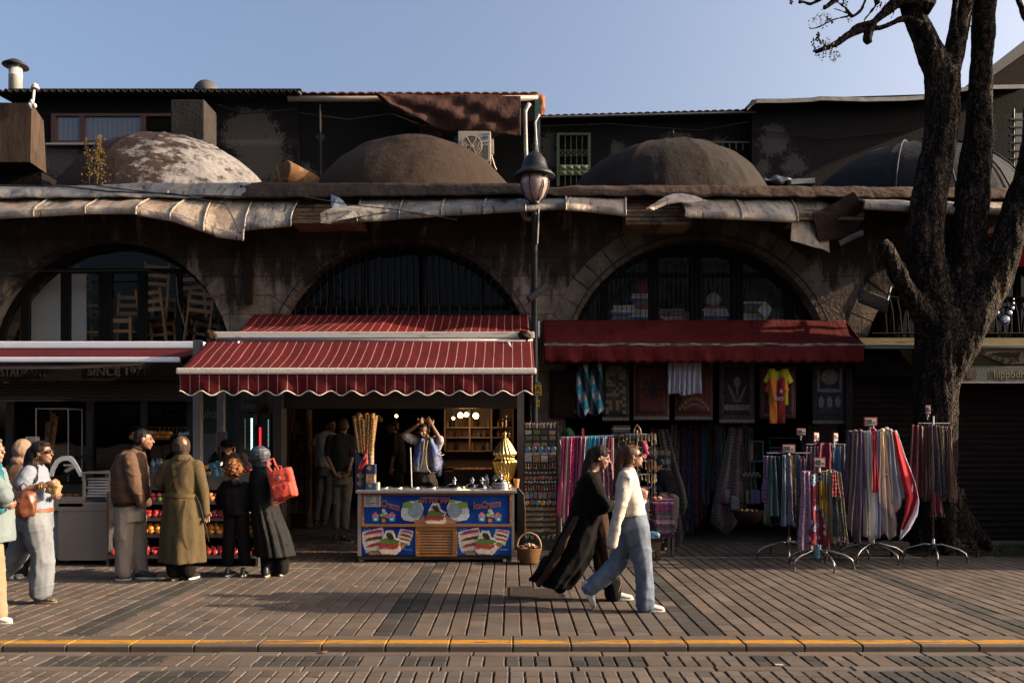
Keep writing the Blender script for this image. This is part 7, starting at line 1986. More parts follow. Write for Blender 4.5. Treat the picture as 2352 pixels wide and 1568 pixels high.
b.build('frame',mat('brown_rack',(.08,.04,.02),.7),br_)
for j,v in enumerate((1046,1066,1086,1106)):
 for i in range(4):
  p_=P(1495+i*13,v-7,12.37);b=MB();b.box(p_,(.07,.012,.075),Matrix.Rotation(R((i-1.5)*6),3,'Y'));c=((.18,.15,.13),(.16,.18,.25),(.12,.14,.20),(.16,.09,.07))[j]
  o=b.build('booklet',mat('booklet_%d'%j,c,.6,var=.5,scale=25,bump=0),off=p_);tag(o,'booklet in slot %d of row %d, counted down, in the shaded rack'%(i+1,j+1),'booklet','booklets in the shaded rack')
random.seed(72)
x0_,x1_=ZS(470,0,10.9).x,ZS(670,0,10.9).x;zb=ZS(0,1245,10.9).z;zt_=ZS(0,900,10.9).z
cols_=[(.28,.04,.05),(.30,.27,.26),(.06,.06,.08),(.12,.12,.16),(.26,.20,.16),(.20,.03,.04),(.05,.09,.10)]
nl=17
for k in range(nl):
 z=zb+(zt_-zb)*k/nl;h=(zt_-zb)/nl*.96;x=(x0_+x1_)/2+random.uniform(-.015,.015)+.02*(1-k/nl)
 c=tuple(q*1.8 for q in cols_[(k*3)%7 if k<12 else(0,5,0,1,0)[k-12]]);b=MB();b.bbox((x,11.0,z+h/2),(x1_-x0_+random.uniform(-.02,.02),.34,h),h*.45)
 o=b.build('folded_textile',mat('lit_textile_%d'%int(c[0]*100+c[2]*10),c,.9,c2=tuple(q*.35 for q in c[::-1]),scale=38,cut=.5,soft=.05,bump=.4,bscale=60),off=(x,11.0,z));tag(o,'patterned folded cloth, %s layer counted up in the sunlit pile'%(ordl+['twelfth','thirteenth','fourteenth','fifteenth','sixteenth','topmost'])[k],'folded textile','sunlit pile of folded cloth')
for k,(x,y,c)in enumerate(((485,892,(.45,.22,.10)),(530,888,(.42,.30,.22)))):
 p_=ZS(x,y,10.95);b=MB();b.ell(p_,(.045,.04,.028));o=b.build('rolled_scarf',mat('roll_%d'%k,c,.8,var=.4,scale=30),off=p_,smooth=True);tag(o,('orange' if k==0 else 'cream')+' rolled scarf on top of the sunlit textile pile','scarf')
b=MB();b.box2((x0_-.02,10.85,zb-.04),(x1_+.02,11.2,zb-.003));b2=b
tb_=thing('small_table','low dark wooden table under the sunlit pile of folded cloth','table',((x0_+x1_)/2,11,0));b.build('tabletop',m_rw,tb_)
for xx in(x0_,x1_):
 for yy in(10.88,11.17):b=MB();b.box((xx,yy,(zb-.04)/2),(.035,.035,zb-.04));b.build('leg',mat('table_leg',(.05,.03,.02),.7),tb_)
cbx=thing('cardboard_box','open cardboard box marked TL with a blue plastic bag inside, on the paving','cardboard box',ZS(480,1500,10.7))
p_,q_=ZS(405,1500,10.75),ZS(545,1320,10.75);m_cb=mat('cardboard',(.20,.11,.06),.9,var=.15)
b=MB();b.box2((p_.x,10.7,0.0),(q_.x,10.715,q_.z));b.box2((p_.x,10.716,0),(p_.x+.012,11.0,q_.z));b.box2((q_.x-.012,10.716,0),(q_.x,11.0,q_.z));b.box2((p_.x,11.001,0),(q_.x,11.012,q_.z));b.box2((p_.x,10.7,-.001),(q_.x,11.0,.01));b.build('box_walls',m_cb,cbx)
b=MB();b.add([(p_.x,10.7,q_.z),(q_.x,10.7,q_.z),(q_.x+.02,10.64,q_.z+.05),(p_.x-.01,10.63,q_.z+.05)],[(0,1,2,3)]);b.add([(q_.x,10.7,q_.z),(q_.x,11.0,q_.z),(q_.x+.06,11.0,q_.z+.07),(q_.x+.07,10.7,q_.z+.06)],[(0,1,2,3)]);b.build('flap',m_cb,cbx,solid=.004)
b=MB();a_,c_=ZS(440,1485,10.69),ZS(488,1412,10.69);b.box2((a_.x,10.69,a_.z),(c_.x,10.698,c_.z));lb=b.build('label',MC['white_card'],cbx)
text_obj('TL','lettering',m_black,lb,ZS(452,1482,10.686),.075,bold=.003,sx=.8)
b=MB();b.ell(V(((p_.x+q_.x)/2-.04,10.85,q_.z+.03)),(.14,.12,.08));b.ell(V(((p_.x+q_.x)/2+.02,10.82,q_.z+.07)),(.08,.08,.05));o=b.blob('plastic_bag',mat('blue_plastic',(.10,.25,.36),.35,bump=.4,bscale=20),voxel=.014,disp=lambda c:.025*noise.noise(c*16));tag(o,'crumpled pale blue plastic bag in the cardboard box','plastic bag')
t=thing('white_sign','white upright price sign with blue edge behind the woman in white','sign',ZS(390,1150,10.95))
p_,q_=ZS(345,1152,10.9),ZS(430,900,10.9);b=MB();b.box2((p_.x,10.9,p_.z),(q_.x,10.915,q_.z));bd=b.build('board',mat('lilac_board',(.50,.46,.56),.6,var=.05),t)
b=MB();b.tube([ZS(380,1040,10.895),ZS(395,1000,10.895),ZS(410,1010,10.895),ZS(400,1040,10.895)],.003,4);b.box2((q_.x-.03,10.893,p_.z+.02),(q_.x-.01,10.898,p_.z+.04));b.build('marks',mat('violet_ink',(.25,.10,.20),.6),bd)
b=MB();b.box2((p_.x+.05,10.93,0),(p_.x+.07,10.95,p_.z+.3));b.build('stand',m_black,t)
# dim garments in the back of the carpet shop
random.seed(73)
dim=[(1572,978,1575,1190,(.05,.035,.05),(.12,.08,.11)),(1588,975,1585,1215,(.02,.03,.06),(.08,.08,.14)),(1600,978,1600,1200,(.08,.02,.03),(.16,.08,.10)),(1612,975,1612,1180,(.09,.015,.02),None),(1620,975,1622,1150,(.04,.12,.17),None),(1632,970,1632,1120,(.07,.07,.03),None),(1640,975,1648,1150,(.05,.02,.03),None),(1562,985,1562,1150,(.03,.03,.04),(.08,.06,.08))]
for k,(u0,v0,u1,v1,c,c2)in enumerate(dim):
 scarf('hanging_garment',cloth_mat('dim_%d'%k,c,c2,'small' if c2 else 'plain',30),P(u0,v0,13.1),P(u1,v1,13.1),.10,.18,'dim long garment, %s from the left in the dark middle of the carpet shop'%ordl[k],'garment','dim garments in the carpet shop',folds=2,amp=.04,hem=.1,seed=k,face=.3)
for k,(u0,v0,u1,v1,w0,w1)in enumerate(((1522,985,1555,1165,.16,.34),(1690,980,1670,1190,.22,.5),(1553,1165,1560,1220,.2,.25))):
 scarf('draped_carpet',cloth_mat('drape_%d'%k,(.055,.05,.05),(.13,.09,.08),'paisley',22),P(u0,v0,12.6),P(u1,v1,12.6),w0,w1,('grey patterned carpet draped beside the seated man','grey swirled carpet drape in the dark right of the garments','small patterned carpet end on the floor near the seated man')[k],'carpet',folds=2,amp=.05,hem=.25,fringe=.05,seed=k+3)
t=thing('bead_rack','dim rack of dark blue glass beads at the back of the carpet shop','bead rack',P(1790,1000,12.9))
b=MB();b.tube([P(1768,1018,12.9),P(1768,1005,12.9),P(1840,1005,12.9),P(1840,1018,12.9)],.01,5);b.build('bar',mat('pale_bar2',(.16,.16,.16),.4,.5),t)
for k in range(10):
 b=MB();x=1768+k*4
 for j in range(12):b.ell(P(x+(j%2),1028+j*7,12.9),(.012,.012,.016),n=6,m=5)
 b.build('bead_string',mat('bead_blue',(.02,.03,.14),.15,coat=.7),t)
t=thing('framed_board','small dark board with a turquoise frame behind the scarf racks','picture frame',P(1735,1035,12.5))
p_,q_=ZS(1432,522,12.5),ZS(1580,312,12.5);b=MB();b.box2((p_.x,12.5,p_.z),(q_.x,12.51,q_.z));b.build('panel',m_soot,t)
b=MB();tk=.012
b.box2((p_.x,12.48,p_.z),(p_.x+tk,12.5,q_.z));b.box2((q_.x-tk,12.48,p_.z),(q_.x,12.5,q_.z));b.box2((p_.x+tk,12.482,p_.z),(q_.x-tk,12.5,p_.z+tk));b.box2((p_.x+tk,12.482,q_.z-tk),(q_.x-tk,12.5,q_.z));b.build('frame',mat('turq_frame',(.03,.14,.22),.5),t)
b=MB();b.box2((p_.x+.03,12.49,p_.z+.03),(p_.x+.07,12.498,q_.z-.03));b.build('gold_strip',mat('gold_strip',(.25,.15,.03),.5,c2=(.08,.04,.01),scale=40),t)
for k in range(9):
 p_=ZS(1380+k*20,680-(k%2)*20,12.6);b=MB();b.lathe([(.022,0),(.03,.03),(.02,.05),(.001,.06)],p_,8);o=b.build('small_bell',mat('dull_bell',(.16,.12,.09),.4,.3),off=p_);tag(o,'dull little bell, %s from the left on the wire behind the racks'%ordl[k],'bell','row of little bells')
t=thing('tote_bag','small white patterned tote bag hanging in the dark carpet shop','bag',ZS(1295,880,12.5))
b=MB();p_,q_=ZS(1255,1000,12.5),ZS(1335,865,12.5);b.bbox(((p_.x+q_.x)/2,12.5,(p_.z+q_.z)/2),(q_.x-p_.x,.05,q_.z-p_.z),.015);b.build('bag_body',cloth_mat('white_pattern',(.16,.16,.17),(.05,.05,.06),'small',40),t)
b=MB();b.tube([ZS(1270,868,12.5),ZS(1295,798,12.5),ZS(1312,868,12.5)],.006,5);b.build('handle',MC['dull_white'],t)
for k,(x,c)in enumerate(((1170,(.14,.03,.10)),(1192,(.05,.05,.16)),(1212,(.22,.19,.10)),(1232,(.20,.17,.12)),(1420,(.14,.12,.07)),(1470,(.10,.08,.18)),(1500,(.08,.07,.14)),(1530,(.10,.08,.16)))):
 scarf('tassel',cloth_mat('tassel_%d'%k,c),ZS(x,805,12.55),ZS(x,945,12.55),.045,.055,'%s tassel hanging low in the dark shop'%('magenta','violet blue','straw yellow','pale gold','olive','lilac','slate violet','dusty violet')[k],'tassel','low tassels',folds=3,amp=.01,seed=k,nu=8,nv=8)
t=thing('round_basket','dark round basket of golden trinkets on the shop floor left of the racks','basket',ZS(1430,1120,12.2))
c=ZS(1430,1140,12.2);b=MB();b.lathe([(.14,0),(.21,.10),(.23,.2),(.21,.2),(.15,.05),(.001,.04)],c,24);b.build('bowl',mat('dark_wicker',(.05,.025,.015),.8,bump=.6,bscale=60),t,smooth=True)
for k in range(16):p_=c+V((random.uniform(-.12,.12),random.uniform(-.1,.05),.17+random.random()*.04));b=MB();b.ell(p_,(.025,.02,.015),n=8,m=5);o=b.build('trinket',mat('gold_trinket',(.30,.20,.08),.3,.6),off=p_);tag(o,'golden trinket in the dark round basket','trinket','trinkets in the dark basket')
# scarf racks
m_rack=mat('rack_chrome',(.33,.30,.27),.25,.95,var=.1)
m_tagr=mat('tag_red',(.50,.02,.03),.6);m_tagw=mat('tag_white',(.62,.60,.60),.6,var=.03,bump=0);m_ink=mat('tag_ink',(.015,.015,.02),.6,bump=0)
def rack(cx,Y,h,arm,nlegs,lab,foot_rot=0,foot_r=.32):
 X=pxX(cx,Y);t=thing('scarf_rack',lab,'scarf rack',(X,Y,0),'chrome scarf racks')
 b=MB();b.tube([V((X,Y,.22)),V((X,Y,h+.10))],.014,8);b.tube([V((X,Y,.16)),V((X,Y,.30))],.024,8);b.build('pole',m_rack,t,smooth=True)
 for k in range(nlegs):
  a=foot_rot+k*2*pi/nlegs;d=V((math.cos(a),math.sin(a),0));o_=V((X,Y,0))
  b=MB();b.tube([o_+V((0,0,.22)),o_+d*.10+V((0,0,.23)),o_+d*foot_r*.75+V((0,0,.17)),o_+d*foot_r*.95+V((0,0,.12)),o_+d*foot_r+V((0,0,.03))],.013,8);b.build('leg',m_rack,t,smooth=True)
  b=MB();b.tube([o_+d*foot_r+V((0,0,.035)),o_+d*foot_r+V((0,0,.0))],.018,8);b.build('foot_cap',mat('foot_grey',(.12,.11,.10),.6),t)
 for a,L in arm:
  d=V((math.cos(a),math.sin(a),0));b=MB();b.tube([V((X,Y,h)),V((X,Y,h))+d*L],.010,6);b.build('arm',m_rack,t)
 return t,V((X,Y,h))
def price(u0,v0,u1,v1,Y,txt,lab,rot=0):
 p_,q_=P(u0,v1,Y),P(u1,v0,Y);c=(p_+q_)/2;W_,H_=q_.x-p_.x,q_.z-p_.z
 t=thing('price_sign',lab,'price sign',c,'red-edged price signs');M_=Matrix.Rotation(rot,3,'Z')
 b=MB();b.bbox(c,(W_,.012,H_),.006,M_);fr=b.build('frame',m_tagr,t)
 b=MB();b.box(c+M_@V((0,-.008,0)),(W_*.82,.004,H_*.76),M_);b.build('card',m_tagw,fr)
 k=.35/.27
 text_obj(txt,'lettering',m_ink,fr,c+M_@V((-W_*.37,-.012,-H_*.24)),H_*.5,rot=(R(90),0,rot),bold=.0035,sx=min(1,W_*.56/(H_*.5*.86*len(txt))))
 text_obj('TL','lettering',m_ink,fr,c+M_@V((W_*.2,-.012,-H_*.2)),H_*.2,rot=(R(90),0,rot),bold=.0005,sx=.8)
 b=MB();b.tube([c+V((0,.01,-H_/2)),c+V((0,.01,-H_/2-.07))],.006,5);b.tube([c+V((0,.01,-H_/2-.01)),c+V((0,.01,-H_/2-.03))],.018,8);b.build('stem',mat('stem_cream',(.35,.30,.26),.6),t)
def hang(u,v0,v1,Y,w0,w1,m,lab,grp,**k):
 k['amp']=random.uniform(.022,.045)
 return scarf('hanging_scarf',m,P(u,v0+random.uniform(-3,3),Y),P(u+k.pop('du',0)+random.uniform(-5,5),v1,Y-random.uniform(-.05,.08)),w0*1.1,w1*1.4,lab,grp=grp,**k)
random.seed(80)
rack(1882,10.0,pxZ(1082,10.0),[(pi,.22),(0,.22),(pi*.5,.2)],5,'front scarf rack with the 400 sign, its curved feet nearest the viewer',foot_rot=-1.5,foot_r=.40)
price(1868,1050,1895,1073,9.95,'400','price sign reading 400 TL on the front scarf rack')
G1='scarves on the front rack'
F1=[(1852,1082,1262,.09,.16,('lilacp',(.16,.09,.15),(.30,.18,.24),'small',40),'purple print scarf, far left of the front rack',{}),(1868,1090,1240,.07,.10,('navyfl',(.03,.03,.06),(.20,.10,.08),'small',40),'navy flowered scarf second from the left on the front rack',{}),(1872,1085,1250,.11,.15,('redeye',(.16,.012,.02),(.22,.34,.44),'dots',9),'dark red scarf with pale blue eye dots on the front rack',{'folds':1}),(1886,1085,1180,.05,.06,('yelblk',(.42,.22,.01),(.02,.02,.03),'dots',12),'yellow and black scarf in the middle of the front rack',{'folds':1}),(1893,1085,1240,.08,.11,('ochre',(.17,.11,.02),(.10,.15,.20),'dots',10),'ochre scarf with grey dots on the front rack',{'folds':1}),(1906,1080,1235,.09,.13,('cream',(.30,.25,.17),(.20,.15,.10),'paisley',30),'cream paisley shawl with fringe on the front rack',{'fringe':.07}),(1918,1085,1230,.06,.10,('blkgrn',(.03,.035,.04),(.12,.12,.10),'small',40),'black and grey shawl beside the cream one on the front rack',{'fringe':.05,'du':8}),(1924,1084,1235,.06,.10,('straw',(.36,.28,.13),(.10,.08,.05),'small',30),'straw-coloured fringed shawl at the right of the front rack',{'fringe':.09,'du':12}),(1916,1082,1140,.05,.07,('redchk',(.38,.03,.04),(.40,.30,.28),'stripe',20),'short red striped scarf at the right of the front rack',{})]
for u,v0,v1,w0,w1,cm,lab,kw in F1:
 kw=dict(kw);hang(u,v0,v1,9.93,w0,w1,cloth_mat(cm[0],cm[1],cm[2],cm[3],cm[4]),lab,G1,amp=.02,folds=kw.pop('folds',2),seed=u%7,**kw)
b=MB();c=P(1876,1262,9.95);b.lathe([(.035,0),(.04,.04),(.033,.1),(.038,.15),(.015,.2),(.015,.22)],c+V((0,0,-.1)),12);o=b.build('wrapped_bottle',mat('bottle_cyan',(.06,.30,.42),.2,var=.5,scale=20,coat=.5),off=c);tag(o,'cyan plastic bottle tied low on the front scarf rack','bottle')
b=MB();b.tube([P(1902,1222,9.95),P(1902,1258,9.95)],.022,8);o=b.build('red_tape',mat('red_tape',(.45,.02,.02),.5),off=P(1902,1240,9.95));tag(o,'red tape bound round the foot of the front scarf rack','tape')
rack(1812,10.75,pxZ(1040,10.75),[(pi,.3),(0,.28)],5,'left scarf rack with the tilted 500 sign, in half shade',foot_rot=-1.9,foot_r=.42)
price(1796,1020,1826,1039,10.7,'500','price sign reading 500 TL on the left scarf rack, the lower of two')
G2='scarves on the left rack'
F2=[(1764,1044,1150,.10,.16,('purpbl',(.08,.06,.11),(.18,.10,.20),'paisley',25),'purple paisley shawl at the far left of the left rack',{'hem':.08}),(1775,1046,1185,.08,.12,('tealst',(.04,.08,.08),None,'plain',1),'dim teal scarf second from the left on the left rack',{}),(1787,1046,1205,.13,.16,('blk1',(.012,.010,.012),None,'plain',1),'wide black scarf on the left rack',{}),(1800,1046,1208,.03,.04,('pblue',(.25,.34,.40),None,'plain',1),'narrow pale blue scarf edge on the left rack',{'folds':1}),(1807,1044,1205,.08,.10,('grdots',(.16,.15,.19),(.06,.06,.08),'dots',30),'grey dotted scarf in the middle of the left rack',{'folds':1}),(1820,1044,1200,.08,.09,('brownsq',(.13,.08,.04),(.22,.14,.08),'stripe',6),'brown striped scarf right of the dotted one on the left rack',{'folds':1}),(1831,1044,1210,.06,.09,('dkblu',(.03,.06,.09),(.07,.10,.12),'small',30),'dark blue scarf at the right of the left rack',{}),(1841,1050,1230,.08,.10,('viol',(.08,.05,.09),(.14,.10,.14),'small',30),'dull violet long scarf between the left and front racks',{})]
for u,v0,v1,w0,w1,cm,lab,kw in F2:
 kw=dict(kw);hang(u,v0,v1,10.65,w0,w1,cloth_mat(cm[0],cm[1],cm[2],cm[3],cm[4]),lab,G2,amp=.02,folds=kw.pop('folds',2),seed=u%7,**kw)
rack(1915,10.95,pxZ(1020,10.95),[(pi,.38),(0,.4)],4,'rear scarf rack behind the front one, with two small red signs',foot_rot=-.6,foot_r=.45)
price(1829,983,1850,999,11.3,'500','price sign reading 500 TL highest and furthest left above the racks')
price(1866,993,1883,1014,11.0,'400','price sign reading 400 TL, the narrow one above the rear rack',.5)
price(1911,994,1927,1013,11.0,'300','price sign reading 300 TL in shade above the rear rack',.6)
G3='scarves on the rear rack'
F3=[(1860,1022,1130,.10,.12,('pk3',(.10,.06,.08),None,'plain',1),'dim mauve scarf at the left of the rear rack',{}),(1872,1022,1105,.07,.09,('wt3',(.20,.16,.17),None,'plain',1),'pale mauve scarf over the left arm of the rear rack',{}),(1890,1018,1085,.2,.22,('mar3',(.11,.012,.025),(.17,.03,.05),'small',25),'maroon shawl folded over the centre of the rear rack',{}),(1908,1022,1140,.09,.12,('plum3',(.04,.03,.035),(.10,.08,.09),'small',30),'charcoal flowered scarf at the centre of the rear rack',{}),(1922,1024,1150,.07,.09,('lb3',(.12,.22,.36),None,'plain',1),'light blue scarf on the rear rack',{'folds':1}),(1932,1022,1215,.09,.14,('gr3',(.15,.15,.20),None,'plain',1),'blue-grey long scarf on the rear rack',{'du':6}),(1944,1022,1215,.07,.13,('lg3',(.30,.27,.28),None,'plain',1),'pale grey long scarf on the rear rack',{'du':10}),(1956,1024,1180,.10,.14,('br3',(.10,.065,.03),(.05,.03,.02),'vstripe',60),'brown corded shawl at the right of the rear rack',{}),(1968,1026,1130,.05,.07,('bl3',(.05,.13,.22),(.20,.25,.30),'small',30),'blue mottled scarf at the right end of the rear rack',{}),(1972,1075,1200,.05,.16,('pka3',(.17,.04,.08),(.28,.16,.19),'small',45),'rose patterned shawl flaring at the right of the rear rack',{'hem':.05})]
for u,v0,v1,w0,w1,cm,lab,kw in F3:
 kw=dict(kw);hang(u,v0,v1,10.85,w0,w1,cloth_mat(cm[0],cm[1],cm[2],cm[3],cm[4]),lab,G3,amp=.02,folds=kw.pop('folds',2),seed=u%7,**kw)
rack(2005,10.6,pxZ(990,10.6),[(pi,.3),(0,.3)],5,'big scarf rack with the 200 sign and long plain cloths',foot_rot=-1.2,foot_r=.42)
price(1984,958,2014,978,10.55,'200','price sign reading 200 TL on the tallest middle rack')
G4='long cloths on the big rack'
F4=[(1951,992,1150,.06,.10,('dk4',(.05,.03,.05),None),'dark plum cloth at the far left of the big rack',0,0),(1964,992,1215,.06,.13,('ta4',(.14,.09,.07),None),'taupe cloth at the left of the big rack',-4,.05),(1976,992,1225,.08,.17,('pp4',(.09,.06,.09),None),'dusk purple wide cloth on the big rack',-8,.15),(1987,992,1232,.03,.05,('cr4',(.42,.37,.30),None),'narrow cream cloth on the big rack',0,0),(1995,994,1215,.05,.17,('lw4',(.46,.45,.42),None),'broad off-white pointed cloth on the big rack',8,.22),(2006,990,1130,.04,.06,('rd4',(.25,.02,.03),None),'narrow dark red cloth at the centre of the big rack',3,0),(2012,990,1220,.05,.10,('gy4',(.20,.20,.23),None),'grey cloth at the centre of the big rack',8,.1),(2019,990,1230,.04,.06,('lv4',(.26,.26,.36),None),'slim lavender cloth at the centre of the big rack',0,.05),(2026,988,1150,.05,.12,('sn4',(.52,.40,.26),None),'sunlit cream-gold cloth on the big rack',0,.12),(2036,988,1165,.06,.16,('tp4',(.36,.26,.21),None),'rosy beige pointed cloth on the big rack',10,.18),(2034,1090,1220,.12,.14,('bg4',(.24,.18,.15),None),'brown-beige lower cloth on the big rack',10,.15),(2044,988,1150,.05,.12,('gg4',(.22,.22,.24),None),'grey pointed cloth right of the beige one on the big rack',20,.12)]
for k,(u,v0,v1,w0,w1,cm,lab,du,hem)in enumerate(F4):
 hang(u,v0,v1,10.5-.02*(k%3),w0,w1,cloth_mat(cm[0],tuple(q*1.7 for q in cm[1])),lab,G4,amp=.02,folds=2,seed=k,du=du,hem=hem,knot=True)
def sweep(edges,Y,m,lab,seed):
 b=MB();n=len(edges)
 def fn(s,t):
  i=min(n-2,int(t*(n-1)));f=t*(n-1)-i;l0,r0,v0=edges[i];l1,r1,v1=edges[i+1]
  l=l0+(l1-l0)*f;r=r0+(r1-r0)*f;v=v0+(v1-v0)*f
  return P(l+(r-l)*s,v,Y+.035*math.sin(s*7+t*3+seed)*(.2+t)+.02*noise.noise(V((s*3,t*3,seed))))
 b.grid(fn,22,30);t_=thing('hanging_scarf',lab,'scarf',P(edges[0][0],edges[0][2],Y),G4);b.build('fabric',m,t_,smooth=True,solid=.004)
sweep([(2052,2058,990),(2058,2074,1040),(2070,2098,1100),(2082,2108,1140),(2078,2095,1180),(2068,2076,1215)],10.42,cloth_mat('red4',(.42,.012,.02)),'bright red cloth blown out to the right of the big rack',1)
sweep([(2056,2060,988),(2072,2080,1050),(2095,2104,1110),(2090,2111,1150),(2078,2108,1180),(2070,2090,1215),(2066,2069,1238)],10.46,cloth_mat('white4',(1,.95,1)),'white cloth flaring out at the right edge of the big rack',3)
rack(2143,10.55,pxZ(972,10.55),[(pi,.2),(0,.22)],4,'right scarf rack standing against the tree trunk',foot_rot=-.35,foot_r=.40)
price(2125,930,2137,951,10.5,'50','tiny upright price sign above the rack at the tree trunk')
G5='scarves on the tree rack'
F5=[(2105,975,1140,.12,.14,('mr5',(.10,.02,.025),(.05,.01,.015),'small',25),'dark maroon shawl left on the rack at the tree',{}),(2128,975,1150,.05,.07,('rb5',(.09,.04,.04),None,'plain',1),'rust-brown narrow scarf on the rack at the tree',{}),(2142,974,1125,.09,.14,('kh5',(.20,.14,.12),(.12,.08,.07),'small',30),'dusty pink-brown shawl with fringe on the rack at the tree',{'fringe':.08,'du':8}),(2152,976,1140,.05,.08,('bk5',(.05,.05,.06),(.12,.10,.11),'small',30),'black mottled shawl right of the dusty one at the tree',{'fringe':.05,'du':8}),(2150,1130,1180,.10,.12,('rp5',(.20,.03,.05),(.10,.05,.06),'vstripe',40),'short pink-red fringed scarf end at the tree rack',{'fringe':.04}),(2172,985,1140,.06,.09,('dk5',(.05,.03,.03),(.10,.06,.05),'small',30),'dark scarf against the trunk, right end of the tree rack',{'du':4}),(2180,1010,1145,.03,.05,('gd5',(.26,.15,.10),None,'plain',1),'slim coppery scarf against the trunk at the tree rack',{'du':8,'fringe':.05})]
for u,v0,v1,w0,w1,cm,lab,kw in F5:
 kw=dict(kw);hang(u,v0,v1,10.45,w0,w1,cloth_mat(cm[0],cm[1],cm[2],cm[3],cm[4]),lab,G5,amp=.02,folds=kw.pop('folds',2),seed=u%7,**kw)
for nm,u0,u1,Yr,v0,v1,n,rk in(('front',1856,1930,10.2,1088,1225,6,G1),('left',1764,1845,11.0,1048,1200,6,G2),('rear',1862,1972,11.15,1026,1190,7,G3),('big',1952,2048,10.85,994,1215,8,G4),('tree',2106,2182,10.75,978,1130,6,G5)):
 for k in range(n):
  c=random.choice(((.12,.06,.08),(.22,.16,.12),(.06,.07,.12),(.16,.03,.04),(.10,.12,.10),(.26,.24,.26),(.14,.10,.05)))
  hang(u0+(u1-u0)*(k+.5)/n,v0,v1-random.uniform(0,30),Yr,.09,.13,cloth_mat('bk_%d'%int(c[0]*100),c,tuple(q*1.8 for q in c),'small',28),'%s scarf from the left in the back layer of the %s rack'%(ordl[k],nm),rk,folds=2,seed=k+int(u0),hem=.05,fringe=.04 if k%3==0 else None)
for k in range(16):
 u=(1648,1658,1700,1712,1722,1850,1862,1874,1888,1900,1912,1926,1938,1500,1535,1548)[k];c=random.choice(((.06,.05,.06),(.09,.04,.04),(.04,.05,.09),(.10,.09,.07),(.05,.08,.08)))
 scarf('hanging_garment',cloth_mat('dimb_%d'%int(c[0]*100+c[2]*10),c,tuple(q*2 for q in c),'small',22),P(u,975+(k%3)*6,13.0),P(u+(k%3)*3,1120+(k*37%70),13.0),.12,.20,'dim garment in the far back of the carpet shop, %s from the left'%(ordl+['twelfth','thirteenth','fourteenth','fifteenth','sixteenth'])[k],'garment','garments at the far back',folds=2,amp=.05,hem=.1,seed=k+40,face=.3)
b=MB();b.box2((pxX(1965,11.0),10.95,.12),(pxX(2085,11.0),11.05,.20));o=b.build('low_bench',mat('dark_bench',(.05,.04,.035),.7),off=(pxX(2030,11),11,.1));tag(o,'low dark bench in the shadow under the big scarf rack','bench')
b=MB();b.box(P(2062,1272,10.95),(.16,.1,.14));o=b.build('wood_block',mat('grey_wood_block',(.10,.085,.075),.8),off=P(2062,1272,10.95));tag(o,'grey wooden block on the paving under the big rack','block')
# unseen kiosk, added outside the frame to shade the paving and racks
t=thing('shade_kiosk','grey kiosk added out of view on the right to shade the scarf racks','kiosk',(11.5,10.8,0))
b=MB();b.bbox((11.6,10.85,1.4),(3.0,2.5,2.8),.03);b.build('body',mat('shade_kiosk_grey',(.20,.20,.20),.6),t)
b=MB();b.bbox((11.6,10.85,2.9),(3.3,2.8,.18),.04);b.build('roof',mat('shade_kiosk_roof',(.12,.12,.13),.6),t)
b=MB();b.box((11.6,9.55,1.1),(2.4,.2,.06));b.build('counter',m_steeld,t)
b=MB();b.box((11.6,9.59,1.8),(2.4,.03,1.0));b.build('hatch',m_black,t)
# people
UP=V((0,0,1))
def skinm(n,c):return mat('skin_'+n,c,.5,var=.08,scale=20,bump=.05,spec=.35)
def hairm(n,c):
 return mat('hair_'+n,c,.6,spec=.15,var=.5,scale=40,bump=.6,bscale=60,stretch=(1,1,.12),bdist=.01)
def fabm(n,c,**k):
 k.setdefault('var',.14);k.setdefault('scale',7);k.setdefault('stretch',(1,1,.45))
 return mat('fabric_'+n,c,.9,bump=.35,bscale=9,spec=.1,bdist=.02,**k)
def frame(f,up=UP):
 f=V(f).normalized();s=f.cross(up).normalized();u=s.cross(f).normalized()
 return s,f,u,Matrix((s,f,u)).transposed()
def folds(a=.012,sx=7,sz=3.5,seed=0,fine=.4):
 def d(c):
  w_=.25*noise.noise(V((c.x*4,c.y*4,c.z*4+seed)))
  q=noise.noise(V((c.x*sx+w_,c.y*sx,c.z*sz*.45+seed)))
  r_=1-2.6*abs(noise.noise(V((c.x*sx*1.4+c.z*2.2+w_,c.y*sx*1.4,c.z*sz*.8+seed+9))))
  r2=max(0,1-5*abs(noise.noise(V((c.x*sx*.8-c.z*5,c.y*sx*.8,c.z*sz*1.6+seed+4)))))
  return a*(.7*q+.5*r_+.45*r2-.2)
 return d
def add_head(b,c,f,up=UP,s=1.0):
 sd_,f,u,M_=frame(f,up);E=lambda o,r_,R_=M_:b.ell(c+(sd_*o[0]+f*o[1]+u*o[2])*s,tuple(q*s for q in r_),R_)
 E((0,-.012,.022),(.074,.092,.088));E((0,.022,-.03),(.060,.068,.075));E((0,.045,-.075),(.040,.042,.032));E((0,.068,-.093),(.022,.018,.017))
 E((0,.076,.020),(.045,.016,.012));E((.030,.062,-.025),(.022,.022,.022));E((-.030,.062,-.025),(.022,.022,.022))
 b.cone(c+(f*.088+u*.012)*s,c+(f*.106-u*.020)*s,.008*s,.0125*s,8)
 E((0,.088,-.048),(.022,.012,.006));E((0,.087,-.060),(.020,.012,.007))
 for k in(-1,1):E((k*.076,-.004,-.008),(.010,.020,.031))
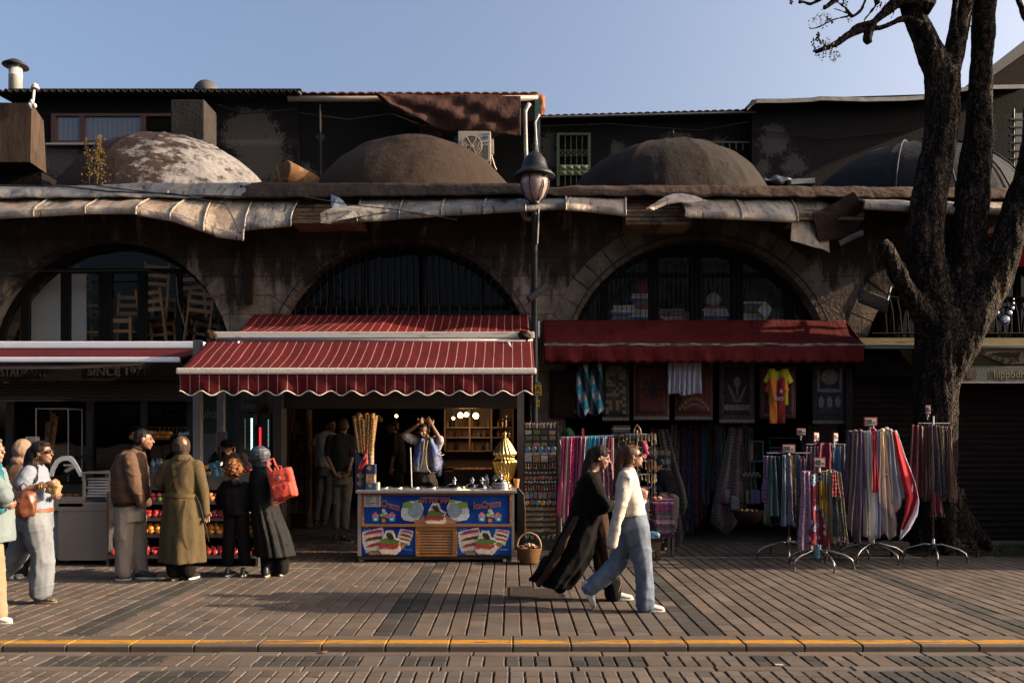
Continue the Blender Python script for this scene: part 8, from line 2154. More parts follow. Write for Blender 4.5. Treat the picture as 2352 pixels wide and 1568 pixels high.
def add_hand(b,w_,d,n,side=1,s=1.0,curl=.5,spread=.2):
 d=V(d).normalized();n=V(n);n=(n-d*n.dot(d)).normalized();ac=d.cross(n)*side
 M_=Matrix((ac,d,n)).transposed()
 b.ell(w_+d*.045*s,(.041*s,.055*s,.017*s),M_)
 for k,L in enumerate((.070,.080,.074,.058)):
  o=(k-1.5)*-.0205;p0=w_+d*.080*s+ac*o*s;dr=(d+ac*(-(k-1.5)*spread*.5)).normalized()
  c1=curl*(.8+.12*k)
  d1=(dr*math.cos(c1)+n*math.sin(c1));d2=(dr*math.cos(c1*2.1)+n*math.sin(c1*2.1))
  p1=p0+d1*L*.52*s;p2=p1+d2*L*.48*s
  b.cone(p0-dr*.02*s,p1,.0098*s,.0090*s,8);b.cone(p1,p2,.0090*s,.0078*s,8)
 p0=w_+d*.022*s+ac*.026*s;p1=p0+(d*.6+ac*.75+n*.25).normalized()*.042*s;p2=p1+(d*.9+ac*.3+n*.35).normalized()*.03*s
 b.cone(p0,p1,.013*s,.0105*s,8);b.cone(p1,p2,.0105*s,.0085*s,8)
def add_body(b,J,s=1.0,thin=1.0):
 sh=(J['SL']+J['SR'])/2;hp=(J['PL']+J['PR'])/2
 b.cone(J['N'],J['H']-UP*.02,.050*s,.047*s)
 ax=(J['SL']-J['SR']).normalized();up=(sh-hp).normalized();fr=ax.cross(up).normalized()
 W_=(J['SL']-J['SR']).length/2
 secs=[(hp-up*.06,.10,.07),(hp+up*.02,.125,.085),(hp.lerp(sh,.3),.10,.075),(hp.lerp(sh,.62),.115,.085),(hp.lerp(sh,.88),W_*.78,.08),(sh+up*.02,W_*.62,.07),(J['N']+up*.01,.055,.05)]
 b.loft([(c,ax*a*s*thin,fr*q*s*thin)for c,a,q in secs],18)
 for k in 'LR':
  b.cone(J['S'+k],J['E'+k],.050*s,.038*s);b.cone(J['E'+k],J['W'+k],.038*s,.026*s)
  b.cone(J['P'+k],J['K'+k],.068*s,.050*s);b.cone(J['K'+k],J['A'+k],.048*s,.030*s)
  b.cone(J['A'+k],J['A'+k].lerp(J['T'+k],.45),.028*s,.018*s)
def shoe(par,heel,toe,up,m,ms,s=1.0,nm='shoe'):
 heel,toe=V(heel),V(toe);d=(toe-heel).normalized();up=V(up);up=(up-d*up.dot(d)).normalized();ac=d.cross(up);L=(toe-heel).length
 b=MB();sec=lambda f,w_,h,z:(heel+d*L*f+up*z*s,ac*w_*s,up*h*s)
 b.loft([sec(.0,.018,.02,.045),sec(.05,.033,.04,.055),sec(.22,.038,.05,.060),sec(.45,.040,.040,.050),sec(.7,.045,.028,.038),sec(.9,.040,.022,.032),sec(.985,.02,.014,.028)],14)
 b.cone(heel+d*L*.2+up*.06*s,heel+d*L*.2+up*.10*s,.036*s,.034*s)
 o=b.blob(nm,m,par,voxel=.007,smooth=3)
 b=MB();r=[]
 for z,k in((0,.94),(.008,1.02),(.026,1.0),(.028,.9)):
  ring=[]
  for i in range(22):
   t=2*pi*i/22;x=math.cos(t);y=math.sin(t);wd=.036+.010*(.5+.5*x)
   ring.append(heel+d*(L*(.5+.52*x*k))+ac*y*wd*k*s+up*z*s)
  r.append(ring)
 b.rings(r);b.build('sole',ms,o)
 return o
def eyes(par,c,f,up=UP,s=1.0):
 sd_,f,u,M_=frame(f,up)
 for k in(-1,1):
  b=MB();b.ell(c+(sd_*k*.031+f*.079+u*.006)*s,(.0115*s,.008*s,.006*s),M_,10,7);e=b.build('eye',mat('eye_white',(.35,.32,.30),.2,bump=0),par,smooth=True)
  b=MB();b.ell(c+(sd_*k*.031+f*.0868+u*.006)*s,(.005*s,.002*s,.0055*s),M_,8,5);b.build('iris',mat('iris_dark',(.02,.012,.008),.2,bump=0),e)
  b=MB();b.tube([c+(sd_*k*(.018+.008*i)+f*(.087-.003*i)+u*(.027+.004*math.sin(i*1.2)))*s for i in range(4)],.0035*s,5);b.build('eyebrow',mat('brow_dark',(.02,.012,.008),.8,bump=0),par)
def person(lab,root,J,skin,s=1.0,voxel=.0075,hands=True,f=(1,0,0),hup=UP,curlL=.5,curlR=.5,HL=None,HR=None,NL=(0,1,0),NR=(0,1,0),thin=1.0):
 t=thing('person',lab,'person',root);b=MB()
 add_body(b,J,s,thin);add_head(b,J['H'],f,hup,s)
 add_hand(b,J['WL'],HL or(J['WL']-J['EL']),NL,1,s,curlL);add_hand(b,J['WR'],HR or(J['WR']-J['ER']),NR,-1,s,curlR)
 b.blob('body',skin,t,voxel=voxel,smooth=2,fac=.45)
 eyes(t,J['H'],f,hup,s)
 return t
def cones(b,*seg):
 for i in range(0,len(seg)-2,2):b.cone(seg[i],seg[i+2],seg[i+1],seg[i+3])
def hair_cap(b,c,f,up=UP,s=1.0,vol=1.0,low=0.0,frontline=.03):
 sd_,f,u,M_=frame(f,up)
 b.ell(c+(-f*(.026)+u*.034)*s,(.082*s*vol,.090*s*vol,.083*s*vol),M_)
 b.ell(c+(-f*.045-u*(.02+low))*s,(.074*s*vol,.060*s*vol,.065*s*vol),M_)
 b.ell(c+(f*frontline+u*.082)*s,(.058*s*vol,.040*s*vol,.024*s*vol),M_)
hd=lambda sc_=22,a=.006:(lambda c:a*noise.noise(V((c.x*sc_,c.y*sc_,c.z*sc_*.3)))+a*.5*noise.noise(V((c.x*60,c.y*60,c.z*12))))
def jcheck():pass
SK1=skinm('fair',(.42,.22,.15));SK2=skinm('tan',(.30,.145,.085));SK3=skinm('olive',(.34,.18,.11))
m_den=fabm('blue_denim',(.24,.29,.37),c2=(.14,.18,.25),cut=.52,soft=.2);m_denp=fabm('pale_denim',(.29,.31,.33),c2=(.19,.21,.24),cut=.55,soft=.2)
m_white=fabm('ivory_knit',(.74,.66,.58),var=.04);m_sh_w=mat('shoe_white',(.72,.68,.64),.5,var=.05);m_sole=mat('sole_white',(.60,.56,.52),.6);m_sh_b=mat('shoe_black',(.014,.013,.013),.5)
Y=7.5;Z=lambda x,y,dy=0:Z4(x,y,Y+dy)
J=dict(H=Z(722,600),N=Z(697,680),SL=Z(690,722,.16),SR=Z(682,722,-.16),EL=Z(735,880,.2),ER=Z(655,890,-.2),WL=Z(782,855,.06),WR=Z(612,1070,-.16),PL=Z(718,1000,.08),PR=Z(735,1000,-.08),KL=Z(640,1220,.08),KR=Z(783,1215,-.06),AL=Z(478,1370,.06),AR=Z(795,1440,-.06),TL=Z(480,1475,.06),TR=Z(890,1475,-.06))
t=person('young woman in sunglasses, cropped white jumper and wide blue jeans, striding right',V((Z(740,1000).x,Y,0)),J,SK1,s=.94,f=(1,-.05,.10),curlL=.9,HL=V((.2,-.1,1)))
b=MB()
X_=V((1,0,0));Y_=V((0,1,0))
b.loft([(Z(700,664),X_*.05,Y_*.06),(Z(692,695),X_*.085,Y_*.165),(Z(690,760),X_*.115,Y_*.185),(Z(703,850),X_*.135,Y_*.19),(Z(712,940),X_*.145,Y_*.18)],20)
cones(b,Z(684,725,-.155),.068,Z(655,885,-.205),.060,Z(622,1000,-.19),.056,Z(605,1108,-.17),.052)
cones(b,Z(690,725,.15),.068,Z(735,880,.19),.065,Z(775,862,.08),.045)
b.blob('jumper',m_white,t,voxel=.010,smooth=7,disp=folds(.014,6,5,1))
b=MB()
b.loft([(Z(725,935),X_*.125,Y_*.145),(Z(727,985),X_*.14,Y_*.165),(Z(726,1040),X_*.14,Y_*.16)],20)
cones(b,Z(742,1010,-.07),.125,Z(785,1215,-.07),.095,Z(792,1350,-.06),.088,Z(797,1462,-.06),.088)
cones(b,Z(712,1020,.07),.12,Z(640,1215,.08),.09,Z(555,1300,.07),.085,Z(472,1362,.06),.080)
b.blob('jeans',m_den,t,voxel=.010,smooth=7,disp=folds(.016,6,4,5))
shoe(t,Z(752,1502,-.06),Z(908,1502,-.06),UP,m_sh_w,m_sole)
shoe(t,Z(425,1335,.06),Z(488,1486,.06),(.9,0,.3),m_sh_w,m_sole)
b=MB();hair_cap(b,J['H'],(1,-.05,.1),s=.98);p_=Z(665,585)
b.ell(J['H']+V((-.02,0,.03)),(.085,.08,.08));cones(b,p_,.055,Z(650,640),.045,Z(635,700),.035,Z(622,770),.026,Z(612,830),.012)
b.blob('hair',hairm('chestnut',(.10,.045,.02)),t,voxel=.008,smooth=4,disp=hd())
b=MB();c=J['H'];b.ell(c+V((.082,-.035,.012)),(.012,.026,.018));b.ell(c+V((.082,.035,.012)),(.012,.026,.018));b.tube([c+V((.085,-.06,.014)),c+V((.0,-.078,.008))],.0035,5);b.tube([c+V((.085,.06,.014)),c+V((.0,.078,.008))],.0035,5);b.tube([c+V((.09,-.02,.018)),c+V((.09,.02,.018))],.003,5)
b.build('sunglasses',mat('dark_lens',(.01,.01,.012),.1,coat=1),t)
b=MB();b.ell(c+V((-.005,-.082,-.042)),(.007,.006,.007));b.ell(c+V((-.002,-.083,-.056)),(.008,.006,.008));b.build('earring',um,t)
Y=8.0;Z=lambda x,y,dy=0:Z4(x,y,Y+dy)
J=dict(H=Z(540,607),N=Z(490,690),SL=Z(480,735,.16),SR=Z(478,735,-.17),EL=Z(545,890,.18),ER=Z(540,895,-.19),WL=Z(610,870,.05),WR=Z(608,880,-.08),PL=Z(480,1010,.08),PR=Z(490,1010,-.08),KL=Z(400,1200,.06),KR=Z(575,1215,-.03),AL=Z(285,1370,.05),AR=Z(600,1395,-.03),TL=Z(318,1418,.05),TR=Z(715,1418,-.03))
t=person('woman in a long billowing black robe striding right, head bowed',V((Z(480,1000).x,Y,0)),J,SK1,s=.95,f=(1,-.08,-.38),curlL=1.0,curlR=1.0)
m_robe=fabm('black_robe',(.006,.0055,.006),var=.3)
b=MB();fo=lambda a,k:math.sin(a*5+k*.5)+.6*math.sin(a*11+1)
b.loft([(Z(492,690),X_*.06,Y_*.07),(Z(480,720),X_*.10,Y_*.18),(Z(465,800),X_*.14,Y_*.22,.02),(Z(455,920),X_*.17,Y_*.24,.03),(Z(425,1040),X_*.20,Y_*.26,.05),(Z(370,1160),X_*.225,Y_*.26,.07),(Z(300,1270),X_*.23,Y_*.24,.10),(Z(262,1350),V((.17,0,-.03)),Y_*.18,.12)],64,fold=fo)
cones(b,Z(480,740,-.16),.085,Z(545,890,-.19),.078,Z(590,885,-.10),.060)
cones(b,Z(482,740,.15),.08,Z(545,885,.17),.075,Z(590,880,.06),.055)
cones(b,Z(170,1290),.05,Z(135,1312),.022);cones(b,Z(235,1230),.10,Z(170,1300),.06)
b.blob('robe',m_robe,t,voxel=.011,smooth=4,disp=folds(.014,5,2,3))
b=MB()
b.loft([(Z(520,930),X_*.10,Y_*.15),(Z(530,1040),X_*.11,Y_*.16,.05),(Z(545,1160),X_*.10,Y_*.14,.08),(Z(560,1280),X_*.10,Y_*.12,.1)],48,fold=fo)
b.blob('brown_lining',fabm('brown_lining',(.050,.026,.018),var=.4),t,voxel=.011,smooth=4,disp=folds(.012,7,2,3))
b=MB();cones(b,Z(505,1010,-.05),.11,Z(575,1215,-.03),.085,Z(600,1330,-.03),.085,Z(608,1400,-.03),.085);cones(b,Z(480,1010,.06),.11,Z(400,1200,.06),.085,Z(300,1355,.05),.075)
b.blob('trousers',m_robe,t,voxel=.011,smooth=5,disp=folds(.014,6,3,8))
b=MB()
for q in((Z(395,960,-.25),.025,Z(330,1080,-.265),.04,Z(260,1230,-.24),.045,Z(180,1340,-.16),.035),):cones(b,*q)
b.blob('brown_panel',fabm('brown_sheer',(.075,.04,.028),var=.3),t,voxel=.010,smooth=5,disp=folds(.01,8,2,3))
shoe(t,Z(572,1434,-.03),Z(726,1434,-.03),UP,m_sh_w,m_sole);shoe(t,Z(222,1330,.05),Z(318,1425,.05),(.7,0,.6),mat('shoe_grey',(.28,.22,.19),.6),m_sole)
b=MB();hair_cap(b,J['H'],(1,-.08,-.38),s=1.0,vol=1.04);cones(b,Z(495,590),.07,Z(475,650),.068,Z(460,700),.06,Z(470,760,-.12),.035,Z(500,800,-.16),.018);cones(b,Z(462,700),.05,Z(445,740),.03)
b.blob('hair',hairm('black_brown',(.022,.012,.008)),t,voxel=.008,smooth=4,disp=hd())
b=MB();c=J['H'];b.ell(c+V((-.03,-.082,-.02)),(.012,.005,.016));b.build('earring',um,t)
b=MB();cones(b,Z(655,1330,-.12),.012,Z(640,1385,-.12),.008);b.blob('tassel',fabm('pale_tassel',(.3,.22,.18)),t,voxel=.006,smooth=2)
Y=9.1;Z=lambda x,y,dy=0:ZF(x,y,Y+dy)
J=dict(H=Z(645,352),N=Z(645,450),SL=Z(520,525),SR=Z(780,520),EL=Z(430,700,.02),ER=Z(850,760),WL=Z(510,735,.25),WR=Z(872,960),PL=Z(580,960),PR=Z(710,960),KL=Z(575,1250),KR=Z(700,1250),AL=Z(560,1530),AR=Z(700,1525),TL=Z(540,1575,-.02),TR=Z(715,1570,.1))
t=person('woman in a long olive trench coat and taupe headscarf seen from behind',V((Z(650,900).x,Y,0)),J,SK1,s=.97,f=(-.45,.9,-.2),curlR=.5,NR=(0,-1,0))
m_tr=fabm('olive_trench',(.125,.092,.046),var=.1)
b=MB();sx=.001194
fo=lambda a,k:math.sin(a*4+1)+.7*math.sin(a*9+k*.3)
b.loft([(Z(650,440),X_*.085,Y_*.085),(Z(650,480),X_*.15,Y_*.10),(Z(650,540),X_*.19,Y_*.13),(Z(648,680),X_*.185,Y_*.14,.01),(Z(640,810),X_*.175,Y_*.13,.01),(Z(645,900),X_*.20,Y_*.15,.03),(Z(650,1100),X_*.225,Y_*.17,.05),(Z(652,1300),X_*.24,Y_*.19,.055),(Z(655,1455),X_*.248,Y_*.20,.06)],56,fold=fo)
cones(b,Z(515,535),.078,Z(435,690,.02),.075,Z(500,735,.22),.055)
cones(b,Z(785,535),.078,Z(845,760),.066,Z(868,955),.050,Z(870,985),.050)
b.blob('trench_coat',m_tr,t,voxel=.010,smooth=5,disp=folds(.010,6,2.5,2))
b=MB();rg=[Z(640,812)+V((.192*math.cos(a*pi/20),.142*math.sin(a*pi/20),.008*math.sin(a*.3)))for a in range(41)]
b.rings([[p+V((0,0,-.024))for p in rg],[p*1+V((0,0,.024))for p in rg]],closed=False,caps=False);b.build('belt',fabm('olive_belt',(.15,.108,.045)),t,solid=.012)
b=MB();b.tube([Z(775,825,-.14),Z(810,900,-.17),Z(850,1050,-.2),Z(880,1160,-.2),Z(900,1262,-.18)],[.012,.014,.014,.012,.006],6);b.build('belt_end',fabm('dark_olive',(.035,.03,.02)),t)
b=MB();b.loft([(Z(650,425),X_*.075,Y_*.075),(Z(650,452),X_*.105,Y_*.10),(Z(650,480),X_*.13,Y_*.115)],20);b.blob('collar',m_tr,t,voxel=.009,smooth=3,disp=folds(.006,8,8,2))
b=MB();b.tube([Z(720,468,-.10),Z(650,540,-.145),Z(580,630,-.16),Z(520,735,-.14)],.007,6);b.build('bag_strap',m_sh_b,t)
b=MB();b.ell(Z(640,350),(.098,.108,.122));b.ell(Z(645,420),(.075,.08,.06));b.blob('headscarf',fabm('taupe_scarf',(.075,.050,.040),var=.2),t,voxel=.009,smooth=5,disp=folds(.008,10,8,2))
b=MB();cones(b,Z(570,1380),.10,Z(570,1540),.085);cones(b,Z(700,1380),.10,Z(700,1540),.085);b.blob('skirt_trousers',fabm('black_cloth',(.012,.010,.010),var=.3),t,voxel=.012,smooth=5,disp=folds(.01,7,3,2))
for(x0,x1,dy)in((1015,1020,-.02),(1112,1122,.05)):
 a=Z1(x0,1248 if x0<1100 else 1240,9.07+dy);a.z=.0 if True else a.z
 shoe(t,a,a+V((-.02 if x0<1100 else .03,.24,0)),UP,m_sh_b,m_sh_w,.98)
Y=9.18;Z=lambda x,y,dy=0:Z1(x,y,Y+dy)
J=dict(H=Z(848,415),N=Z(800,478),SL=Z(775,530,.19),SR=Z(765,530,-.17),EL=Z(835,660,.2),ER=Z(795,660,-.21),WL=Z(825,740,.12),WR=Z(805,745,-.11),PL=Z(790,830,.09),PR=Z(745,830,-.08),KL=Z(815,1010,.09),KR=Z(738,1010,-.06),AL=Z(830,1190,.08),AR=Z(728,1190,-.06),TL=Z(905,1225,.08),TR=Z(778,1230,-.04))
t=person('man in a brown jacket and grey trousers in profile at the fruit stall',V((Z(770,800).x,Y,0)),J,SK2,s=1.02,f=(.95,.3,-.12),curlR=.9,curlL=.9)
m_bj=fabm('brown_jacket',(.155,.092,.062),var=.12)
b=MB();b.loft([(Z(798,470),X_*.07,Y_*.08),(Z(775,505),X_*.13,Y_*.19),(Z(765,580),X_*.185,Y_*.23),(Z(768,680),X_*.20,Y_*.235),(Z(768,750),X_*.195,Y_*.22),(Z(762,785),X_*.18,Y_*.19)],22)
cones(b,Z(768,535,-.17),.088,Z(795,680,-.215),.075,Z(825,775,-.165),.055,Z(830,800,-.14),.045);cones(b,Z(780,535,.17),.088,Z(840,680,.2),.075,Z(860,790,.14),.055)
b.blob('jacket',m_bj,t,voxel=.010,smooth=6,disp=folds(.016,6,5,4))
b=MB();b.loft([(Z(763,775),X_*.175,Y_*.185),(Z(760,808),X_*.165,Y_*.175)],22);b.blob('waistband',fabm('dark_rib',(.05,.03,.02)),t,voxel=.010,smooth=3)
b=MB();b.loft([(Z(812,478),X_*.075,Y_*.08),(Z(805,455),X_*.07,Y_*.075)],18);b.blob('collar',MC['fabric_dark_rib'],t,voxel=.009,smooth=3)
b=MB();b.loft([(Z(768,790),X_*.155,Y_*.165),(Z(768,850),X_*.165,Y_*.175),(Z(768,900),X_*.16,Y_*.17)],20)
cones(b,Z(800,870,.08),.115,Z(815,1010,.09),.098,Z(828,1195,.08),.085);cones(b,Z(738,870,-.07),.115,Z(735,1010,-.06),.098,Z(728,1195,-.06),.085)
b.blob('trousers',fabm('grey_cotton',(.36,.30,.25)),t,voxel=.010,smooth=6,disp=folds(.012,6,3,6))
shoe(t,V((Z(700,1240).x,9.1,0)),V((Z(782,1240).x,9.14,0)),UP,m_sh_b,m_sh_w);shoe(t,V((Z(795,1238).x,9.2,0)),V((Z(920,1238).x,9.22,0)),UP,m_sh_b,m_sh_w)
b=MB();hair_cap(b,J['H'],(.95,.3,-.12),s=1.03,frontline=.045);b.blob('hair',hairm('black',(.012,.009,.008)),t,voxel=.008,smooth=3,disp=hd())
Y=9.42;Z=lambda x,y,dy=0:ZF(x,y,Y+dy)
J=dict(H=Z(1150,575),N=Z(1155,665),SL=Z(1060,725),SR=Z(1245,725),EL=Z(1010,840,.04),ER=Z(1280,850,.04),WL=Z(1030,930,.16),WR=Z(1270,940,.16),PL=Z(1115,980),PR=Z(1210,980),KL=Z(1100,1210),KR=Z(1225,1210),AL=Z(1085,1430),AR=Z(1240,1430),TL=Z(1110,1480,.1),TR=Z(1230,1480,.1))
t=person('child with curly auburn hair in a black tracksuit, back turned, at the fruit stall',V((Z(1150,900).x,Y,0)),J,SK1,s=.86,f=(.3,.95,-.25))
m_blk=fabm('black_jersey',(.010,.009,.010),var=.25)
b=MB();b.loft([(Z(1155,672),X_*.07,Y_*.07),(Z(1152,705),X_*.14,Y_*.10),(Z(1150,800),X_*.165,Y_*.13),(Z(1155,900),X_*.165,Y_*.14),(Z(1160,960),X_*.15,Y_*.13)],20)
cones(b,Z(1060,735),.068,Z(1012,840,.03),.065,Z(1025,920,.12),.05);cones(b,Z(1245,735),.068,Z(1285,850,.03),.065,Z(1275,930,.12),.05)
b.ell(Z(1155,700,-.09),(.09,.05,.05));b.blob('hoodie',m_blk,t,voxel=.010,smooth=6,disp=folds(.012,7,5,4))
b=MB();b.loft([(Z(1160,940),X_*.14,Y_*.125),(Z(1162,1000),X_*.15,Y_*.13)],20);cones(b,Z(1115,1000),.085,Z(1098,1210),.075,Z(1085,1440),.068);cones(b,Z(1210,1000),.085,Z(1232,1210),.075,Z(1245,1440),.068)
b.blob('track_trousers',m_blk,t,voxel=.010,smooth=6,disp=folds(.010,7,4,6))
for x,y,dx in((500,1430,.05),(620,1425,-.02)):
 a=Z2(x,y,9.3);a.z=0;a.y=9.32;shoe(t,a,a+V((dx,.20,0)),UP,m_sh_b,m_sh_w,.85)
b=MB();random.seed(90);c=J['H']+V((0,-.01,.02))
for k in range(150):
 d=V((random.gauss(0,1),random.gauss(0,1),random.gauss(.15,1))).normalized()
 if d.y>.55 and d.z<.3:continue
 b.ell(c+V((d.x*.098,d.y*.095,d.z*.105)),(.026,.026,.026),n=7,m=5)
b.ell(c,(.09,.09,.10))
b.blob('curly_hair',hairm('auburn',(.26,.105,.035)),t,voxel=.008,smooth=1,disp=lambda q:.012*noise.noise(q*40))
Y=9.45;Z=lambda x,y,dy=0:Z2(x,y,Y+dy)
J=dict(H=Z(752,570),N=Z(775,645),SL=Z(725,690,.05),SR=Z(845,690),EL=Z(705,830,.12),ER=Z(855,830,.08),WL=Z(745,880,.22),WR=Z(800,880,.22),PL=Z(765,960),PR=Z(828,960),KL=Z(795,1180),KR=Z(872,1180),AL=Z(815,1390),AR=Z(915,1380),TL=Z(810,1420,.1),TR=Z(915,1405,.1))
t=person('woman in a black pleated dress and blue-grey headscarf wearing a coral backpack',V((Z(820,900).x,Y,0)),J,SK1,s=.95,f=(-.75,.6,-.25))
m_pl=mat('pleated_black',(.0035,.0035,.005),.5,spec=.15,var=.3,scale=8,stretch=(9,9,.6),bump=.6,bscale=16)
b=MB();fo=lambda a,k:math.sin(a*14)+.5*math.sin(a*23+1)
b.loft([(Z(780,640),X_*.07,Y_*.075),(Z(785,672),X_*.125,Y_*.11),(Z(780,760),X_*.15,Y_*.15),(Z(780,880),X_*.15,Y_*.16,.01),(Z(800,980),X_*.17,Y_*.17,.03),(Z(840,1130),X_*.205,Y_*.19,.05),(Z(868,1290),X_*.235,Y_*.20,.04)],72,fold=fo)
cones(b,Z(725,700,.05),.07,Z(702,830,.1),.07,Z(745,880,.20),.05);cones(b,Z(845,700),.07,Z(860,830,.06),.065,Z(800,880,.2),.05)
b.blob('dress',m_pl,t,voxel=.009,smooth=3,disp=folds(.006,8,2,4))
b=MB();cones(b,Z(805,1150),.09,Z(812,1400),.088);cones(b,Z(900,1150),.09,Z(912,1385),.08);b.blob('trousers',m_blk,t,voxel=.011,smooth=5,disp=folds(.01,7,4,6))
for x,y,dy in((815,1436,9.4),(920,1415,9.5)):a=Z2(x,y,dy);a.z=0;a.y=dy-.12;shoe(t,a,a+V((-.03,.23,0)),UP,m_sh_b,mat('sole_cream',(.45,.42,.28),.6),.95)
b=MB();b.ell(Z(755,560),(.118,.115,.108));b.ell(Z(775,625),(.095,.09,.075));b.ell(Z(700,590,.03),(.05,.05,.05));b.blob('headscarf',mat('slate_scarf',(.045,.055,.085),.6,c2=(.16,.17,.20),scale=6,cut=.6,soft=.12,stretch=(1,1,3),bump=.4,bscale=20),t,voxel=.009,smooth=5,disp=folds(.012,8,12,2))
bp=MB();bpos=Z(918,772,-.18)
rr=Matrix.Rotation(R(-14),3,'Y')
bp.bbox(bpos,(.285,.14,.355),.05,rr);bp.bbox(bpos+rr@V((.0,-.08,-.075)),(.225,.05,.15),.02,rr);pk=bp.blob('backpack',fabm('coral_canvas',(.85,.12,.085),var=.06),t,voxel=.009,smooth=3,disp=folds(.006,9,9,2))
b=MB();b.tube([bpos+rr@V((-.045,-.01,.17)),bpos+rr@V((-.045,0,.205)),bpos+rr@V((-.01,0,.222)),bpos+rr@V((.03,0,.205)),bpos+rr@V((.035,-.01,.17))],.007,7);b.build('carry_handle',MC['fabric_coral_canvas'],pk)
b=MB();b.tube([bpos+rr@V((-.10,.05,.15)),Z(808,640,-.14),Z(812,600,-.08),Z(850,590,-.06),Z(868,640,-.11),bpos+rr@V((-.02,.05,.16))],.014,7);b.tube([bpos+rr@V((-.12,.03,-.15)),Z(828,900,-.17),Z(860,925,-.17),bpos+rr@V((.02,.03,-.17))],.012,7);b.build('shoulder_strap',MC['fabric_coral_canvas'],pk)
c=bpos+rr@V((-.01,-.072,.075));b=MB();b.lathe([(.026,0),(.026,.004),(.001,.005)],c,18,Matrix.Rotation(R(90),3,'X'));bd=b.build('badge',mat('badge_white',(.60,.50,.45),.6),pk)
b=MB();b.tube([c+V((.018*math.cos(a*pi/8),-.007,.018*math.sin(a*pi/8)))for a in range(17)],.002,4);b.ell(c+V((0,-.007,0)),(.008,.002,.01));b.build('badge_mark',mat('badge_red',(.5,.06,.05),.6),bd)
b=MB();b.tube([bpos+rr@V((-.11,-.07,.08)),bpos+rr@V((.11,-.072,.03)),bpos+rr@V((.115,-.07,-.12))],.003,4);b.build('zip',mat('dark_coral',(.40,.03,.025),.7),pk)
Y=7.88;Z=lambda x,y,dy=0:Z1(x,y,Y+dy)
J=dict(H=Z(252,493),N=Z(208,572),SL=Z(190,615,.16),SR=Z(165,612,-.16),EL=Z(230,725,.16),ER=Z(118,712,-.2),WL=Z(315,752,.04),WR=Z(268,684,-.17),PL=Z(190,890,.08),PR=Z(190,890,-.08),KL=Z(100,1090,.07),KR=Z(248,1080,-.04),AL=Z(-70,1240,.06),AR=Z(235,1310,-.04),TL=Z(-60,1330,.06),TR=Z(335,1350,-.04))
t=person('dark-haired woman in sunglasses, pale blue shirt and light jeans holding a paper snack',V((Z(190,880).x,Y,0)),J,SK2,s=.95,f=(1,-.05,-.02),curlL=.8,curlR=.8,NL=(0,-.3,1),NR=(.1,.8,.4))
m_ls=fabm('pale_blue_shirt',(.29,.33,.41),var=.06)
b=MB();b.loft([(Z(210,562),X_*.06,Y_*.065),(Z(200,590),X_*.10,Y_*.16),(Z(198,660),X_*.135,Y_*.185),(Z(212,750),X_*.135,Y_*.175),(Z(225,835),X_*.12,Y_*.16)],20)
cones(b,Z(168,612,-.155),.075,Z(130,680,-.19),.072);cones(b,Z(190,615,.15),.072,Z(215,690,.17),.07)
b.blob('shirt',m_ls,t,voxel=.009,smooth=5,disp=folds(.012,7,6,1))
b=MB();b.loft([(Z(222,832),X_*.13,Y_*.15),(Z(205,900),X_*.165,Y_*.175),(Z(200,950),X_*.155,Y_*.17)],20)
cones(b,Z(215,920,-.07),.135,Z(248,1080,-.05),.105,Z(248,1200,-.04),.105,Z(240,1310,-.04),.10);cones(b,Z(175,920,.07),.13,Z(110,1080,.07),.105,Z(30,1180,.07),.10,Z(-60,1255,.06),.095)
b.blob('jeans',m_denp,t,voxel=.010,smooth=6,disp=folds(.016,6,4,11))
b=MB();rg=[Z(222,828)+V((.134*math.cos(a*pi/20),.152*math.sin(a*pi/20),.0))for a in range(41)];b.rings([[p+V((0,0,-.018))for p in rg],[p+V((0,0,.018))for p in rg]],closed=False,caps=False);b.build('belt',mat('orange_leather',(.32,.09,.03),.5),t,solid=.008)
shoe(t,V((Z(215,1370).x,7.84,0)),V((Z(348,1370).x,7.84,0)),UP,mat('snake_print',(.14,.12,.05),.6,c2=(.03,.03,.02),scale=60,cut=.5,soft=.05),mat('tan_sole',(.22,.15,.08),.7));shoe(t,Z(-95,1240,.06),Z(-55,1340,.06),(.9,0,.3),MC['snake_print'],MC['tan_sole'])
b=MB();hair_cap(b,J['H'],(1,-.05,0),s=1.02,vol=1.03);cones(b,Z(205,500),.085,Z(190,560),.08,Z(190,610,-.10),.055,Z(205,650,-.14),.03,Z(210,668,-.15),.012);
b.blob('hair',hairm('dark',(.014,.009,.008)),t,voxel=.008,smooth=4,disp=hd())
b=MB();c=J['H'];
for k in(-1,1):b.ell(c+V((.084,k*.034,.010)),(.012,.028,.019));b.tube([c+V((.086,k*.06,.014)),c+V((.0,k*.079,.010))],.005,5)
b.tube([c+V((.092,-.02,.018)),c+V((.092,.02,.018))],.003,5);b.build('sunglasses',MC['dark_lens'],t)
b=MB();b.tube([c+V((-.005+.012*math.cos(a*pi/6),-.084,-.05+.014*math.sin(a*pi/6)))for a in range(13)],.003,5);b.build('earring',um,t)
for k in range(2):
 w0=J['WR'].lerp(J['ER'],.10+.09*k);d=(J['WR']-J['ER']).normalized();a1=d.cross(UP).normalized();a2=a1 .cross(d);b=MB();b.tube([w0+(a1*math.cos(i*pi/7)+a2*math.sin(i*pi/7))*.036 for i in range(15)],.005,5);b.build('bracelet',um,t)
bg=thing('shoulder_bag','soft tan leather bag hanging at the side of the woman in sunglasses','handbag',Z(130,790,-.2))
